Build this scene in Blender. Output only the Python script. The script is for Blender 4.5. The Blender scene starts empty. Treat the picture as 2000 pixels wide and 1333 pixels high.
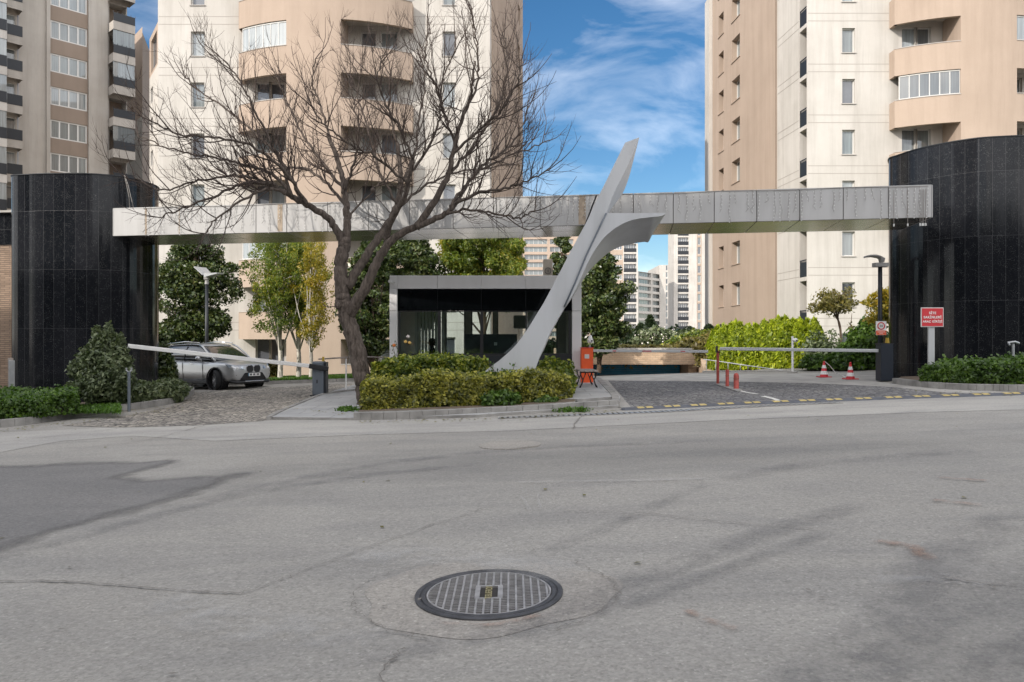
import bpy, bmesh, math, random
import numpy as np
from mathutils import Vector, Matrix, noise as mnoise

random.seed(7); rng = np.random.default_rng(7)
scene = bpy.context.scene
COL = scene.collection
PI = math.pi

# ------------------------------------------------------------------ camera
F, CX, CY, HC = 1500.0, 1000.0, 666.5, 1.6
cam_d = bpy.data.cameras.new('camera'); cam = bpy.data.objects.new('camera', cam_d); COL.objects.link(cam)
cam_d.sensor_width = 36; cam_d.lens = 27.0; cam_d.clip_start = .1; cam_d.clip_end = 6000
cam.location = (0, 0, HC); cam.rotation_euler = (PI/2, 0, 0)
scene.camera = cam

# ------------------------------------------------------------------ sky, sun, exposure
AZ, EL = math.radians(226), math.radians(28)
sdir = Vector((math.sin(AZ)*math.cos(EL), math.cos(AZ)*math.cos(EL), math.sin(EL)))
world = bpy.data.worlds.new('World'); scene.world = world; world.use_nodes = True
nt = world.node_tree; N = nt.nodes; L = nt.links
for n in list(N): N.remove(n)
out = N.new('ShaderNodeOutputWorld'); bg = N.new('ShaderNodeBackground'); bg.inputs[1].default_value = .15
sky = N.new('ShaderNodeTexSky'); sky.sky_type = 'NISHITA'; sky.sun_disc = False
sky.sun_elevation = EL; sky.sun_rotation = AZ; sky.air_density = 1.0; sky.dust_density = .3; sky.ozone_density = 2.2
tc = N.new('ShaderNodeTexCoord'); mp = N.new('ShaderNodeMapping'); mp.inputs['Rotation'].default_value = (.2, .5, .35); mp.inputs['Scale'].default_value = (3.0, 1.0, 7.5)
no = N.new('ShaderNodeTexNoise'); no.inputs['Scale'].default_value = 1.7; no.inputs['Detail'].default_value = 8; no.inputs['Roughness'].default_value = .55; no.inputs['Distortion'].default_value = .6
rp = N.new('ShaderNodeValToRGB'); rp.color_ramp.elements[0].position = .40; rp.color_ramp.elements[0].color = (0, 0, 0, 1); rp.color_ramp.elements[1].position = .78; rp.color_ramp.elements[1].color = (.27, .27, .27, 1)
mx = N.new('ShaderNodeMixRGB'); mx.inputs[2].default_value = (9.4, 9.2, 9.1, 1)
sx = N.new('ShaderNodeSeparateXYZ')                        # clouds: thin wisps north; broad unseen veil added overhead and south for fill
cm = N.new('ShaderNodeMapRange'); cm.inputs[1].default_value = .55; cm.inputs[2].default_value = -.35; cm.inputs[3].default_value = 0; cm.inputs[4].default_value = 1.25; cm.interpolation_type = 'SMOOTHSTEP'
ca = N.new('ShaderNodeMath'); ca.operation = 'MULTIPLY_ADD'; ca.use_clamp = True
hs = N.new('ShaderNodeHueSaturation'); hs.inputs['Saturation'].default_value = 1.3; hs.inputs['Value'].default_value = .42
L.new(tc.outputs['Generated'], mp.inputs[0]); L.new(mp.outputs[0], no.inputs['Vector']); L.new(no.outputs[0], rp.inputs[0])
L.new(tc.outputs['Generated'], sx.inputs[0]); L.new(sx.outputs['Y'], cm.inputs[0]); L.new(cm.outputs[0], ca.inputs[0]); L.new(no.outputs[0], ca.inputs[1]); ca.inputs[2].default_value = 0
cs = N.new('ShaderNodeMath'); cs.operation = 'ADD'; cs.use_clamp = True; L.new(ca.outputs[0], cs.inputs[0]); L.new(rp.outputs[0], cs.inputs[1])
ck = N.new('ShaderNodeMath'); ck.operation = 'ADD'; ck.use_clamp = True; L.new(cs.outputs[0], ck.inputs[0]); ck.inputs[1].default_value = 0
L.new(ck.outputs[0], mx.inputs[0]); L.new(sky.outputs[0], hs.inputs['Color']); L.new(hs.outputs[0], mx.inputs[1]); L.new(mx.outputs[0], bg.inputs[0]); L.new(bg.outputs[0], out.inputs[0])
sun_d = bpy.data.lights.new('sun', 'SUN'); sun_d.energy = 2.1; sun_d.angle = math.radians(.5); sun_d.color = (1, .93, .84)
sun = bpy.data.objects.new('sun', sun_d); COL.objects.link(sun); sun.rotation_euler = sdir.to_track_quat('Z', 'Y').to_euler(); sun.location = (-40, -40, 60)
scene.view_settings.view_transform = 'Standard'; scene.view_settings.look = 'None'
scene.view_settings.exposure = 1.0; scene.view_settings.gamma = 1; scene.view_settings.use_curve_mapping = False
scene.render.engine = 'CYCLES'; scene.cycles.max_bounces = 7; scene.cycles.transparent_max_bounces = 12

# ------------------------------------------------------------------ geometry helpers
def gz(x, y):
    cx = max(-30, min(30, x))
    return .033*cx + (.01*y if y < 28 else .28 - .02*min(y-28, 40))
def P(px, py, Y): return Vector(((px-CX)/F*Y, Y, HC+(CY-py)/F*Y))
def G(px, py, h=0.0):
    a = (px-CX)/F
    Y = (HC-h)/(.033*a + .01 - (CY-py)/F)
    return Vector((a*Y, Y, HC+(CY-py)/F*Y))
def GX(px, Y, h=0.0):
    x = (px-CX)/F*Y
    return Vector((x, Y, gz(x, Y)+h))

class MB:
    def __init__(s): s.v = []; s.f = []; s.m = []; s.uv = []
    def add(s, vs, fs, mat=0, uvs=None):
        b = len(s.v); s.v += [tuple(p) for p in vs]
        for i, f in enumerate(fs):
            s.f.append([b+k for k in f]); s.m.append(mat); s.uv.append(uvs[i] if uvs else None)
        return s
    def quad(s, a, b, c, d, mat=0, uv=None): return s.add([a, b, c, d], [(0, 1, 2, 3)], mat, [uv] if uv else None)
    def box(s, x0, x1, y0, y1, z0, z1, mat=0, M=None):
        vs = [Vector(p) for p in ((x0,y0,z0),(x1,y0,z0),(x1,y1,z0),(x0,y1,z0),(x0,y0,z1),(x1,y0,z1),(x1,y1,z1),(x0,y1,z1))]
        if M is not None: vs = [M @ p for p in vs]
        return s.add(vs, [(0,3,2,1),(4,5,6,7),(0,1,5,4),(1,2,6,5),(2,3,7,6),(3,0,4,7)], mat)
    def bar(s, a, b, w, h, mat=0):
        a = Vector(a); b = Vector(b); d = b-a; Ln = d.length; d.normalize()
        up = Vector((0,0,1)) if abs(d.z) < .95 else Vector((0,1,0))
        r = d.cross(up).normalized(); u = r.cross(d)
        M = Matrix((( d.x, r.x, u.x, a.x),(d.y, r.y, u.y, a.y),(d.z, r.z, u.z, a.z),(0,0,0,1)))
        return s.box(0, Ln, -w/2, w/2, -h/2, h/2, mat, M)
    def tube(s, pts, rad, n=8, mat=0, caps=True):
        pts = [Vector(p) for p in pts]; k = len(pts)
        if not hasattr(rad, '__len__'): rad = [rad]*k
        ref = None; base = len(s.v); prev = None
        for i, p in enumerate(pts):
            d = (pts[min(i+1, k-1)]-pts[max(i-1, 0)]).normalized()
            if prev is None:
                a = Vector((0,0,1)) if abs(d.z) < .9 else Vector((1,0,0)); u = d.cross(a).normalized()
            else:
                u = (prev - d*prev.dot(d)).normalized()
            prev = u; w = d.cross(u)
            for j in range(n):
                t = 2*PI*j/n; s.v.append(tuple(p+(u*math.cos(t)+w*math.sin(t))*rad[i]))
        for i in range(k-1):
            for j in range(n):
                j2 = (j+1) % n
                s.f.append([base+i*n+j, base+i*n+j2, base+(i+1)*n+j2, base+(i+1)*n+j]); s.m.append(mat); s.uv.append(None)
        if caps:
            s.f.append([base+j for j in range(n-1, -1, -1)]); s.m.append(mat); s.uv.append(None)
            s.f.append([base+(k-1)*n+j for j in range(n)]); s.m.append(mat); s.uv.append(None)
        return s
    def cyl(s, c, r, z0, z1, n=24, mat=0, r2=None):
        return s.tube([(c[0], c[1], z0), (c[0], c[1], z1)], [r, r if r2 is None else r2], n, mat)
    def lathe(s, c, prof, n=24, mat=0, axis='z'):
        base = len(s.v)
        for r, z in prof:
            for j in range(n):
                t = 2*PI*j/n
                if axis == 'z': s.v.append((c[0]+r*math.cos(t), c[1]+r*math.sin(t), c[2]+z))
                else: s.v.append((c[0]+r*math.cos(t), c[1]+z, c[2]+r*math.sin(t)))
        for i in range(len(prof)-1):
            for j in range(n):
                j2 = (j+1) % n
                s.f.append([base+i*n+j, base+i*n+j2, base+(i+1)*n+j2, base+(i+1)*n+j]); s.m.append(mat); s.uv.append(None)
        return s
    def prism(s, poly, zb, zt, mat=0, side=None):
        """poly: list of (x,y); zb, zt: functions of x,y"""
        n = len(poly); fb = zb if callable(zb) else (lambda x, y: zb); ft = zt if callable(zt) else (lambda x, y: zt)
        area = sum(poly[i][0]*poly[(i+1) % n][1]-poly[(i+1) % n][0]*poly[i][1] for i in range(n))
        if area < 0: poly = poly[::-1]
        vs = [(p[0], p[1], fb(p[0], p[1])) for p in poly]+[(p[0], p[1], ft(p[0], p[1])) for p in poly]
        s.add(vs, [list(range(n, 2*n))], mat)
        s.add(vs, [(i, (i+1) % n, (i+1) % n+n, i+n) for i in range(n)], mat if side is None else side)
        return s
    def build(s, name, mats, parent=None, smooth=False, bevel=0, subsurf=0, local=False, link=True):
        me = bpy.data.meshes.new(name); me.from_pydata(s.v, [], s.f)
        if not isinstance(mats, (list, tuple)): mats = [mats]
        for m in mats: me.materials.append(m)
        me.polygons.foreach_set('material_index', s.m)
        uvl = me.uv_layers.new(name='UVMap').data
        for p in me.polygons:
            u = s.uv[p.index]; nx, ny, nz = (abs(c) for c in p.normal)
            for k, li in enumerate(p.loop_indices):
                if u: uvl[li].uv = u[k]
                else:
                    co = me.vertices[me.loops[li].vertex_index].co
                    uvl[li].uv = (co.x, co.y) if nz >= nx and nz >= ny else ((co.x, co.z) if ny >= nx else (co.y, co.z))
        if smooth: me.polygons.foreach_set('use_smooth', [True]*len(me.polygons))
        me.update()
        o = bpy.data.objects.new(name, me)
        if link: COL.objects.link(o)
        if bevel:
            b = o.modifiers.new('bevel', 'BEVEL'); b.width = bevel; b.segments = 2; b.limit_method = 'ANGLE'
        if subsurf:
            b = o.modifiers.new('sub', 'SUBSURF'); b.levels = b.render_levels = subsurf
        if parent is not None:
            o.parent = parent
            if not local: o.location = -wl(parent)
        return o

def wl(o):
    v = Vector((0, 0, 0))
    while o is not None: v += o.location; o = o.parent
    return v
def tag(o, label=None, cat=None, group=None, kind=None):
    if label: o['label'] = label
    if cat: o['category'] = cat
    if group: o['group'] = group
    if kind: o['kind'] = kind
    return o
def empty(name, loc, label, cat, group=None):
    o = bpy.data.objects.new(name, None); COL.objects.link(o); o.location = loc; o.empty_display_size = .2
    return tag(o, label, cat, group)
def copy_tree(o, parent=None):
    c = o.copy(); COL.objects.link(c)
    if parent is not None: c.parent = parent
    for ch in list(o.children): copy_tree(ch, c)
    return c
def text_part(s, size, mat, parent, loc, rot=(PI/2, 0, 0), name='lettering', ext=.002, align='CENTER', bold=0.0):
    cu = bpy.data.curves.new(name, 'FONT'); cu.body = s; cu.size = size; cu.extrude = ext; cu.align_x = align; cu.align_y = 'CENTER'; cu.space_line = .95; cu.space_character = 1.12; cu.offset = bold
    t = bpy.data.objects.new(name, cu); COL.objects.link(t)
    bpy.context.view_layer.update()
    me = bpy.data.meshes.new_from_object(t); bpy.data.objects.remove(t)
    me.materials.clear(); me.materials.append(mat)
    o = bpy.data.objects.new(name, me); COL.objects.link(o)
    o.parent = parent; o.location = Vector(loc)-wl(parent); o.rotation_euler = rot
    return o

# ------------------------------------------------------------------ material helpers
def newmat(name):
    m = bpy.data.materials.new(name); m.use_nodes = True
    nt = m.node_tree; return m, nt.nodes, nt.links, nt.nodes['Principled BSDF']
def simple(name, col, rough=.6, metal=0.0, spec=.5, var=.0, scale=6.0, bump=0.0, coat=0.0):
    m, N, L, b = newmat(name)
    b.inputs['Base Color'].default_value = (*col, 1); b.inputs['Roughness'].default_value = rough
    b.inputs['Metallic'].default_value = metal; b.inputs['Specular IOR Level'].default_value = spec
    b.inputs['Coat Weight'].default_value = coat
    tc = N.new('ShaderNodeTexCoord'); n = N.new('ShaderNodeTexNoise'); n.inputs['Scale'].default_value = scale; n.inputs['Detail'].default_value = 6
    L.new(tc.outputs['Object'], n.inputs['Vector'])
    if var:
        r = N.new('ShaderNodeMapRange'); r.inputs[1].default_value = .3; r.inputs[2].default_value = .7; r.inputs[3].default_value = 1-var; r.inputs[4].default_value = 1+var
        mx = N.new('ShaderNodeVectorMath'); mx.operation = 'SCALE'; mx.inputs[0].default_value = col
        L.new(n.outputs[0], r.inputs[0]); L.new(r.outputs[0], mx.inputs['Scale']); L.new(mx.outputs[0], b.inputs['Base Color'])
    if bump:
        n2 = N.new('ShaderNodeTexNoise'); n2.inputs['Scale'].default_value = scale*12; n2.inputs['Detail'].default_value = 4
        bp = N.new('ShaderNodeBump'); bp.inputs['Strength'].default_value = bump; bp.inputs['Distance'].default_value = .01
        L.new(tc.outputs['Object'], n2.inputs['Vector']); L.new(n2.outputs[0], bp.inputs['Height']); L.new(bp.outputs[0], b.inputs['Normal'])
    return m
def noise_node(N, L, vec, scale, detail=5, rough=.5, dist=0.0):
    n = N.new('ShaderNodeTexNoise'); n.inputs['Scale'].default_value = scale; n.inputs['Detail'].default_value = detail; n.inputs['Roughness'].default_value = rough; n.inputs['Distortion'].default_value = dist
    L.new(vec, n.inputs['Vector']); return n.outputs[0]
def ramp(N, L, fac, stops):
    r = N.new('ShaderNodeValToRGB'); e = r.color_ramp.elements
    while len(e) < len(stops): e.new(.5)
    for i, (p, c) in enumerate(stops):
        e[i].position = p; e[i].color = (*c, 1) if len(c) == 3 else c
    L.new(fac, r.inputs[0]); return r.outputs[0]
def mix(N, L, fac, a, b, mode='MIX'):
    m = N.new('ShaderNodeMixRGB'); m.blend_type = mode
    for i, x in enumerate((fac, a, b)):
        if isinstance(x, (int, float)): m.inputs[i].default_value = x
        elif isinstance(x, tuple): m.inputs[i].default_value = (*x, 1) if len(x) == 3 else x
        else: L.new(x, m.inputs[i])
    return m.outputs[0]
def math_n(N, L, op, a, b=None, clamp=False):
    m = N.new('ShaderNodeMath'); m.operation = op; m.use_clamp = clamp
    for i, x in enumerate((a, b)):
        if x is None: continue
        if isinstance(x, (int, float)): m.inputs[i].default_value = x
        else: L.new(x, m.inputs[i])
    return m.outputs[0]
def mapped(N, L, src, scale=(1,1,1), rot=(0,0,0), loc=(0,0,0)):
    m = N.new('ShaderNodeMapping'); m.inputs['Scale'].default_value = scale; m.inputs['Rotation'].default_value = rot; m.inputs['Location'].default_value = loc
    L.new(src, m.inputs[0]); return m.outputs[0]
def bumpn(N, L, h, strength, dist, b):
    bp = N.new('ShaderNodeBump'); bp.inputs['Strength'].default_value = strength; bp.inputs['Distance'].default_value = dist
    L.new(h, bp.inputs['Height']); L.new(bp.outputs[0], b.inputs['Normal'])

def mat_asphalt(name, c1, c2, cb, speck=.5, dark=1.0):
    m, N, L, b = newmat(name); tc = N.new('ShaderNodeTexCoord'); o = tc.outputs['Object']
    big = noise_node(N, L, o, .22, 5, .55, .8); med = noise_node(N, L, mapped(N, L, o, (.5, 1.6, 1), (0, 0, .5)), .9, 7, .6, .6)
    col = ramp(N, L, big, [(.33, c1), (.62, c2)])
    col = mix(N, L, ramp(N, L, med, [(.42, (0,0,0)), (.68, (1,1,1))]), col, cb)
    # fine aggregate
    v = N.new('ShaderNodeTexVoronoi'); v.inputs['Scale'].default_value = 70; L.new(o, v.inputs['Vector'])
    ag = ramp(N, L, v.outputs['Color'], [(.0, (.45,)*3), (.45, (1,)*3), (.8, (1.08,)*3), (1, (1.9,)*3)])
    v2 = noise_node(N, L, mapped(N, L, o, (1, 1.5, 1), (0, 0, .3)), 24, 8, .8)
    ag2 = ramp(N, L, v2, [(.34, (.70,)*3), (.66, (1.22,)*3)])
    col = mix(N, L, speck, col, ag, 'MULTIPLY'); col = mix(N, L, .8, col, ag2, 'MULTIPLY')
    L.new(col, b.inputs['Base Color']); b.inputs['Roughness'].default_value = .88; b.inputs['Specular IOR Level'].default_value = .35
    h = math_n(N, L, 'ADD', v.outputs['Distance'], math_n(N, L, 'MULTIPLY', v2, 1.6))
    bumpn(N, L, h, .55, .006, b)
    return m
def mat_cobble(name, ca, cb, scale=9.0, mortar=(.12,.11,.1)):
    m, N, L, b = newmat(name); tc = N.new('ShaderNodeTexCoord'); o = tc.outputs['Object']
    w = N.new('ShaderNodeTexNoise'); w.inputs['Scale'].default_value = 1.5; L.new(o, w.inputs['Vector'])
    vv = N.new('ShaderNodeVectorMath'); vv.operation = 'MULTIPLY_ADD'; L.new(w.outputs['Color'], vv.inputs[0]); vv.inputs[1].default_value = (.12,)*3; L.new(o, vv.inputs[2])
    v = N.new('ShaderNodeTexVoronoi'); v.inputs['Scale'].default_value = scale; v.inputs['Randomness'].default_value = .75; L.new(vv.outputs[0], v.inputs['Vector'])
    e = N.new('ShaderNodeTexVoronoi'); e.feature = 'DISTANCE_TO_EDGE'; e.inputs['Scale'].default_value = scale; e.inputs['Randomness'].default_value = .75; L.new(vv.outputs[0], e.inputs['Vector'])
    col = ramp(N, L, v.outputs['Color'], [(.1, ca), (.9, cb)])
    d = noise_node(N, L, o, .7, 5); col = mix(N, L, .7, col, ramp(N, L, d, [(.3, (.75,.75,.77)), (.7, (1.2,1.17,1.1))]), 'MULTIPLY')
    ed = ramp(N, L, e.outputs['Distance'], [(.03, (0,)*3), (.12, (1,)*3)])
    col = mix(N, L, ed, mortar, col)
    L.new(col, b.inputs['Base Color']); b.inputs['Roughness'].default_value = .8
    bumpn(N, L, ramp(N, L, e.outputs['Distance'], [(0, (0,)*3), (.25, (1,)*3)]), .8, .02, b)
    return m
def mat_stucco(name, col, stain=.25, streak=.3, joints=None, bump=.25):
    m, N, L, b = newmat(name); tc = N.new('ShaderNodeTexCoord'); o = tc.outputs['Object']
    st = noise_node(N, L, mapped(N, L, o, (1.8, 1.8, .12)), 1.0, 8, .65)
    bl = noise_node(N, L, o, .35, 7, .6)
    c = mix(N, L, streak, col, ramp(N, L, st, [(.3, (.62,.6,.58)), (.55, (1,1,1)), (.75, (1.06,1.05,1.03))]), 'MULTIPLY')
    c = mix(N, L, stain, c, ramp(N, L, bl, [(.3, (.75,.73,.7)), (.65, (1.08,1.07,1.06))]), 'MULTIPLY')
    dr = noise_node(N, L, mapped(N, L, o, (3.1, 3.1, .16)), 1.0, 7, .75, 1.2)
    c = mix(N, L, streak*.6, c, ramp(N, L, dr, [(.30, (.60,.58,.56)), (.44, (1,1,1))]), 'MULTIPLY')
    fine = noise_node(N, L, o, 30, 6, .7)
    c = mix(N, L, .35, c, ramp(N, L, fine, [(.3, (.85,)*3), (.7, (1.1,)*3)]), 'MULTIPLY')
    L.new(c, b.inputs['Base Color']); b.inputs['Roughness'].default_value = .9; b.inputs['Specular IOR Level'].default_value = .2
    bumpn(N, L, fine, bump, .01, b)
    return m
def mat_bricks(name, ca, cb, mort, w, h, msize, off=.5, rough=.85, bump=.5, var_noise=.5):
    m, N, L, b = newmat(name); tc = N.new('ShaderNodeTexCoord')
    br = N.new('ShaderNodeTexBrick'); br.inputs['Scale'].default_value = 1; br.inputs['Brick Width'].default_value = w; br.inputs['Row Height'].default_value = h
    br.inputs['Mortar Size'].default_value = msize; br.inputs['Mortar Smooth'].default_value = .1; br.offset = off
    br.inputs['Color1'].default_value = (*ca, 1); br.inputs['Color2'].default_value = (*cb, 1); br.inputs['Mortar'].default_value = (*mort, 1)
    L.new(tc.outputs['UV'], br.inputs['Vector'])
    n = noise_node(N, L, tc.outputs['Object'], 1.5, 8, .65)
    c = mix(N, L, var_noise, br.outputs['Color'], ramp(N, L, n, [(.3, (.65,)*3), (.7, (1.25,)*3)]), 'MULTIPLY')
    L.new(c, b.inputs['Base Color']); b.inputs['Roughness'].default_value = rough
    h2 = math_n(N, L, 'SUBTRACT', math_n(N, L, 'MULTIPLY', n, .4), br.outputs['Fac'])
    bumpn(N, L, h2, bump, .012, b)
    return m
def mat_granite(name):
    m, N, L, b = newmat(name); tc = N.new('ShaderNodeTexCoord'); uv = tc.outputs['UV']; o = tc.outputs['Object']
    br = N.new('ShaderNodeTexBrick'); br.inputs['Scale'].default_value = 1; br.inputs['Brick Width'].default_value = .30; br.inputs['Row Height'].default_value = 1.62
    br.inputs['Mortar Size'].default_value = .004; br.inputs['Mortar Smooth'].default_value = .2; br.offset = 0
    br.inputs['Color1'].default_value = (.004,.005,.007,1); br.inputs['Color2'].default_value = (.013,.014,.017,1); br.inputs['Mortar'].default_value = (.05,.05,.053,1)
    L.new(uv, br.inputs['Vector'])
    v = N.new('ShaderNodeTexVoronoi'); v.inputs['Scale'].default_value = 48; L.new(o, v.inputs['Vector'])
    n = noise_node(N, L, o, 7, 6, .7)
    sp = math_n(N, L, 'MULTIPLY', ramp(N, L, v.outputs['Distance'], [(.12, (1,)*3), (.3, (0,)*3)]), ramp(N, L, n, [(.42, (0,)*3), (.62, (1,)*3)]))
    c = mix(N, L, sp, br.outputs['Color'], (.16,.16,.157))
    dust = noise_node(N, L, mapped(N, L, o, (1, 1, .3)), .8, 6)
    c = mix(N, L, math_n(N, L, 'MULTIPLY', ramp(N, L, dust, [(.4, (0,)*3), (.75, (1,)*3)]), .06), c, (.09,.088,.085))
    L.new(c, b.inputs['Base Color'])
    rr = N.new('ShaderNodeMapRange'); L.new(br.outputs['Color'], rr.inputs[0]); rr.inputs[1].default_value = .006; rr.inputs[2].default_value = .03; rr.inputs[3].default_value = .10; rr.inputs[4].default_value = .2
    L.new(rr.outputs[0], b.inputs['Roughness']); b.inputs['Specular IOR Level'].default_value = .2
    bumpn(N, L, math_n(N, L, 'SUBTRACT', math_n(N, L, 'MULTIPLY', n, .08), br.outputs['Fac']), .25, .004, b)
    return m
def mat_panel(name, col, w, off_dirt=.3, rough=.38, metal=.55):
    m, N, L, b = newmat(name); tc = N.new('ShaderNodeTexCoord'); o = tc.outputs['Object']
    st = noise_node(N, L, mapped(N, L, o, (2.2, 2.2, .35)), 1.2, 7, .6)
    c = mix(N, L, off_dirt, col, ramp(N, L, st, [(.3, (.6,.59,.57)), (.6, (1.05,)*3)]), 'MULTIPLY')
    L.new(c, b.inputs['Base Color']); b.inputs['Roughness'].default_value = rough; b.inputs['Metallic'].default_value = metal
    n = noise_node(N, L, o, .6, 3); bumpn(N, L, n, .25, .02, b)
    return m
def mat_glass(name, tint=(.55,.6,.6), refl=.12):
    m, N, L, b = newmat(name); N.remove(b); out = N['Material Output']
    t = N.new('ShaderNodeBsdfTransparent'); t.inputs[0].default_value = (*tint, 1)
    g = N.new('ShaderNodeBsdfGlossy'); g.inputs['Roughness'].default_value = .03; g.inputs[0].default_value = (.95,.97,1,1)
    fr = N.new('ShaderNodeFresnel'); fr.inputs[0].default_value = 1.5
    f = math_n(N, L, 'ADD', fr.outputs[0], refl-.04, True)
    mxs = N.new('ShaderNodeMixShader'); L.new(f, mxs.inputs[0]); L.new(t.outputs[0], mxs.inputs[1]); L.new(g.outputs[0], mxs.inputs[2]); L.new(mxs.outputs[0], out.inputs[0])
    return m
def mat_pane(name, ca, cb, stripes=0.0):
    """opaque window pane: curtain or dark room behind a glossy coat"""
    m, N, L, b = newmat(name); tc = N.new('ShaderNodeTexCoord'); o = tc.outputs['Object']
    n = noise_node(N, L, mapped(N, L, o, (9, 9, .3) if stripes else (1, 1, 1)), 1.2, 5, .6)
    oi = N.new('ShaderNodeObjectInfo'); r = ramp(N, L, oi.outputs['Random'], [(0, ca), (1, cb)])
    c = mix(N, L, .6, r, ramp(N, L, n, [(.35, (.5,)*3), (.65, (1.3,)*3)]), 'MULTIPLY')
    L.new(c, b.inputs['Base Color']); b.inputs['Roughness'].default_value = .5; b.inputs['Coat Weight'].default_value = 1; b.inputs['Coat Roughness'].default_value = .03; b.inputs['Coat IOR'].default_value = 1.9
    return m
def mat_leaf(name, cols, nscale=2.0, trans=.3, rough=.45):
    m, N, L, b = newmat(name); tc = N.new('ShaderNodeTexCoord'); o = tc.outputs['Object']; out = N['Material Output']
    g = N.new('ShaderNodeNewGeometry')
    n = noise_node(N, L, o, nscale, 4, .6)
    f = math_n(N, L, 'ADD', math_n(N, L, 'MULTIPLY', g.outputs['Random Per Island'], .55), math_n(N, L, 'MULTIPLY', math_n(N, L, 'SUBTRACT', n, .28), 1.0), True)
    k = len(cols); c = ramp(N, L, f, [(.08+.84*i/(k-1), cc) for i, cc in enumerate(cols)])
    L.new(c, b.inputs['Base Color']); b.inputs['Roughness'].default_value = rough
    t = N.new('ShaderNodeBsdfTranslucent'); br = mix(N, L, 1.0, c, (1.3, 1.5, .7), 'MULTIPLY'); L.new(br, t.inputs[0])
    ms = N.new('ShaderNodeMixShader'); ms.inputs[0].default_value = trans
    L.new(b.outputs[0], ms.inputs[1]); L.new(t.outputs[0], ms.inputs[2]); L.new(ms.outputs[0], out.inputs[0])
    return m
def mat_bark(name, ca, cb, scale=14):
    m, N, L, b = newmat(name); tc = N.new('ShaderNodeTexCoord'); o = tc.outputs['Object']
    n = noise_node(N, L, mapped(N, L, o, (1, 1, .22)), scale, 8, .7, .4)
    L.new(ramp(N, L, n, [(.32, ca), (.66, cb)]), b.inputs['Base Color']); b.inputs['Roughness'].default_value = .95; b.inputs['Specular IOR Level'].default_value = .15
    bumpn(N, L, n, 1.0, .03, b); return m

M = {}
M['road'] = mat_asphalt('asphalt_worn', (.292,.275,.248), (.34,.322,.292), (.26,.248,.23), .42)
M['patch'] = mat_asphalt('road_dark', (.185,.177,.168), (.225,.214,.203), (.17,.163,.157), .5)
M['apron'] = mat_asphalt('concrete_apron', (.34,.325,.30), (.415,.395,.36), (.305,.292,.275), .2)
M['cob_l'] = mat_cobble('cobble_warm', (.20,.185,.165), (.47,.43,.375), 7.5, (.055,.05,.045))
M['cob_r'] = mat_cobble('cobble_blue', (.12,.12,.13), (.27,.265,.265), 8, (.06,.06,.06))
M['kerb'] = simple('kerb_concrete', (.27,.26,.245), .9, var=.3, scale=3, bump=.6)
M['pave'] = mat_bricks('paving_slab', (.33,.33,.33), (.38,.375,.365), (.17,.165,.16), .9, .6, .008, .5, bump=.3, var_noise=.4)
M['concrete'] = simple('plain_concrete', (.36,.345,.32), .9, var=.2, scale=2, bump=.4)
M['white_wall'] = mat_stucco('white_render', (.53,.505,.47), .5, .42)
M['beige'] = mat_stucco('beige_render', (.41,.325,.262), .35, .28)
M['brownish'] = mat_stucco('taupe_render', (.27,.215,.175), .3, .2)
M['greywall'] = mat_stucco('grey_render', (.43,.40,.365), .5, .4)
M['groove'] = simple('joint_shadow', (.34,.31,.28), .9)
M['granite'] = mat_granite('black_granite')
M['stone'] = mat_bricks('split_stone', (.34,.24,.17), (.24,.165,.115), (.13,.1,.08), .3, .06, .006, .5, bump=1.2)
M['brick_wall'] = mat_bricks('brick_facing', (.55,.40,.27), (.46,.32,.21), (.38,.3,.22), .24, .09, .01, .5)
M['panel'] = mat_panel('aluminium_panel', (.41,.405,.40), 1, .4, .5, .1)
M['panel_y'] = mat_panel('grey_painted_steel', (.45,.46,.475), 1, .25, .5, .0)
M['panel_b'] = mat_panel('booth_panel', (.74,.73,.73), 1, .12, .45, .1)
M['soffit'] = mat_panel('polished_soffit', (.42,.40,.36), 1, .3, .22, .85)
M['jointd'] = simple('dark_joint', (.09,.075,.065), .8)
M['rust'] = simple('rust_stain', (.2,.12,.07), .9)
M['glass'] = mat_glass('booth_glass', (.80,.86,.85), .11)
M['glassd'] = simple('black_glass', (.004,.005,.006), .06, 0, .2)
M['pane_d'] = mat_pane('pane_dark', (.03,.035,.045), (.10,.11,.13))
M['pane_c'] = mat_pane('pane_curtain', (.24,.265,.27), (.20,.23,.24), 1)
M['pane_g'] = mat_pane('pane_grey', (.16,.19,.19), (.09,.1,.105), 1)
M['frame_w'] = simple('white_frame', (.60,.59,.565), .5)
M['frame_g'] = simple('grey_frame', (.33,.32,.31), .5)
M['sill'] = simple('grey_sill', (.42,.39,.36), .8)
M['darkmetal'] = simple('dark_metal', (.022,.025,.03), .45, .3)
M['black'] = simple('black_plastic', (.012,.012,.014), .5)
M['steel'] = simple('galvanised', (.40,.41,.42), .45, .6, var=.15)
M['whitep'] = simple('white_paint', (.80,.79,.77), .45)
M['silverarm'] = simple('silver_paint', (.50,.51,.52), .4, .3)
M['red'] = simple('red_paint', (.36,.06,.045), .55, var=.25, scale=9)
M['redsign'] = simple('red_sign', (.55,.03,.04), .45)
M['orange'] = simple('orange_cabinet', (.78,.10,.02), .45, var=.05)
M['yellow'] = simple('yellow_reflector', (.50,.39,.15), .6, var=.25, scale=20)
M['rubber'] = simple('rubber_hump', (.095,.10,.115), .8, var=.2, scale=8)
M['cab_grey'] = simple('barrier_grey', (.13,.15,.175), .45, .2, var=.06)
M['iron'] = simple('cast_iron', (.085,.085,.09), .55, .5, var=.3, scale=12, bump=.4)
M['iron_rib'] = simple('worn_iron', (.36,.35,.345), .5, .4, var=.25, scale=15)
M['iron_dirt'] = simple('dirt_in_cover', (.032,.029,.027), .95, var=.3, scale=25)
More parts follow.
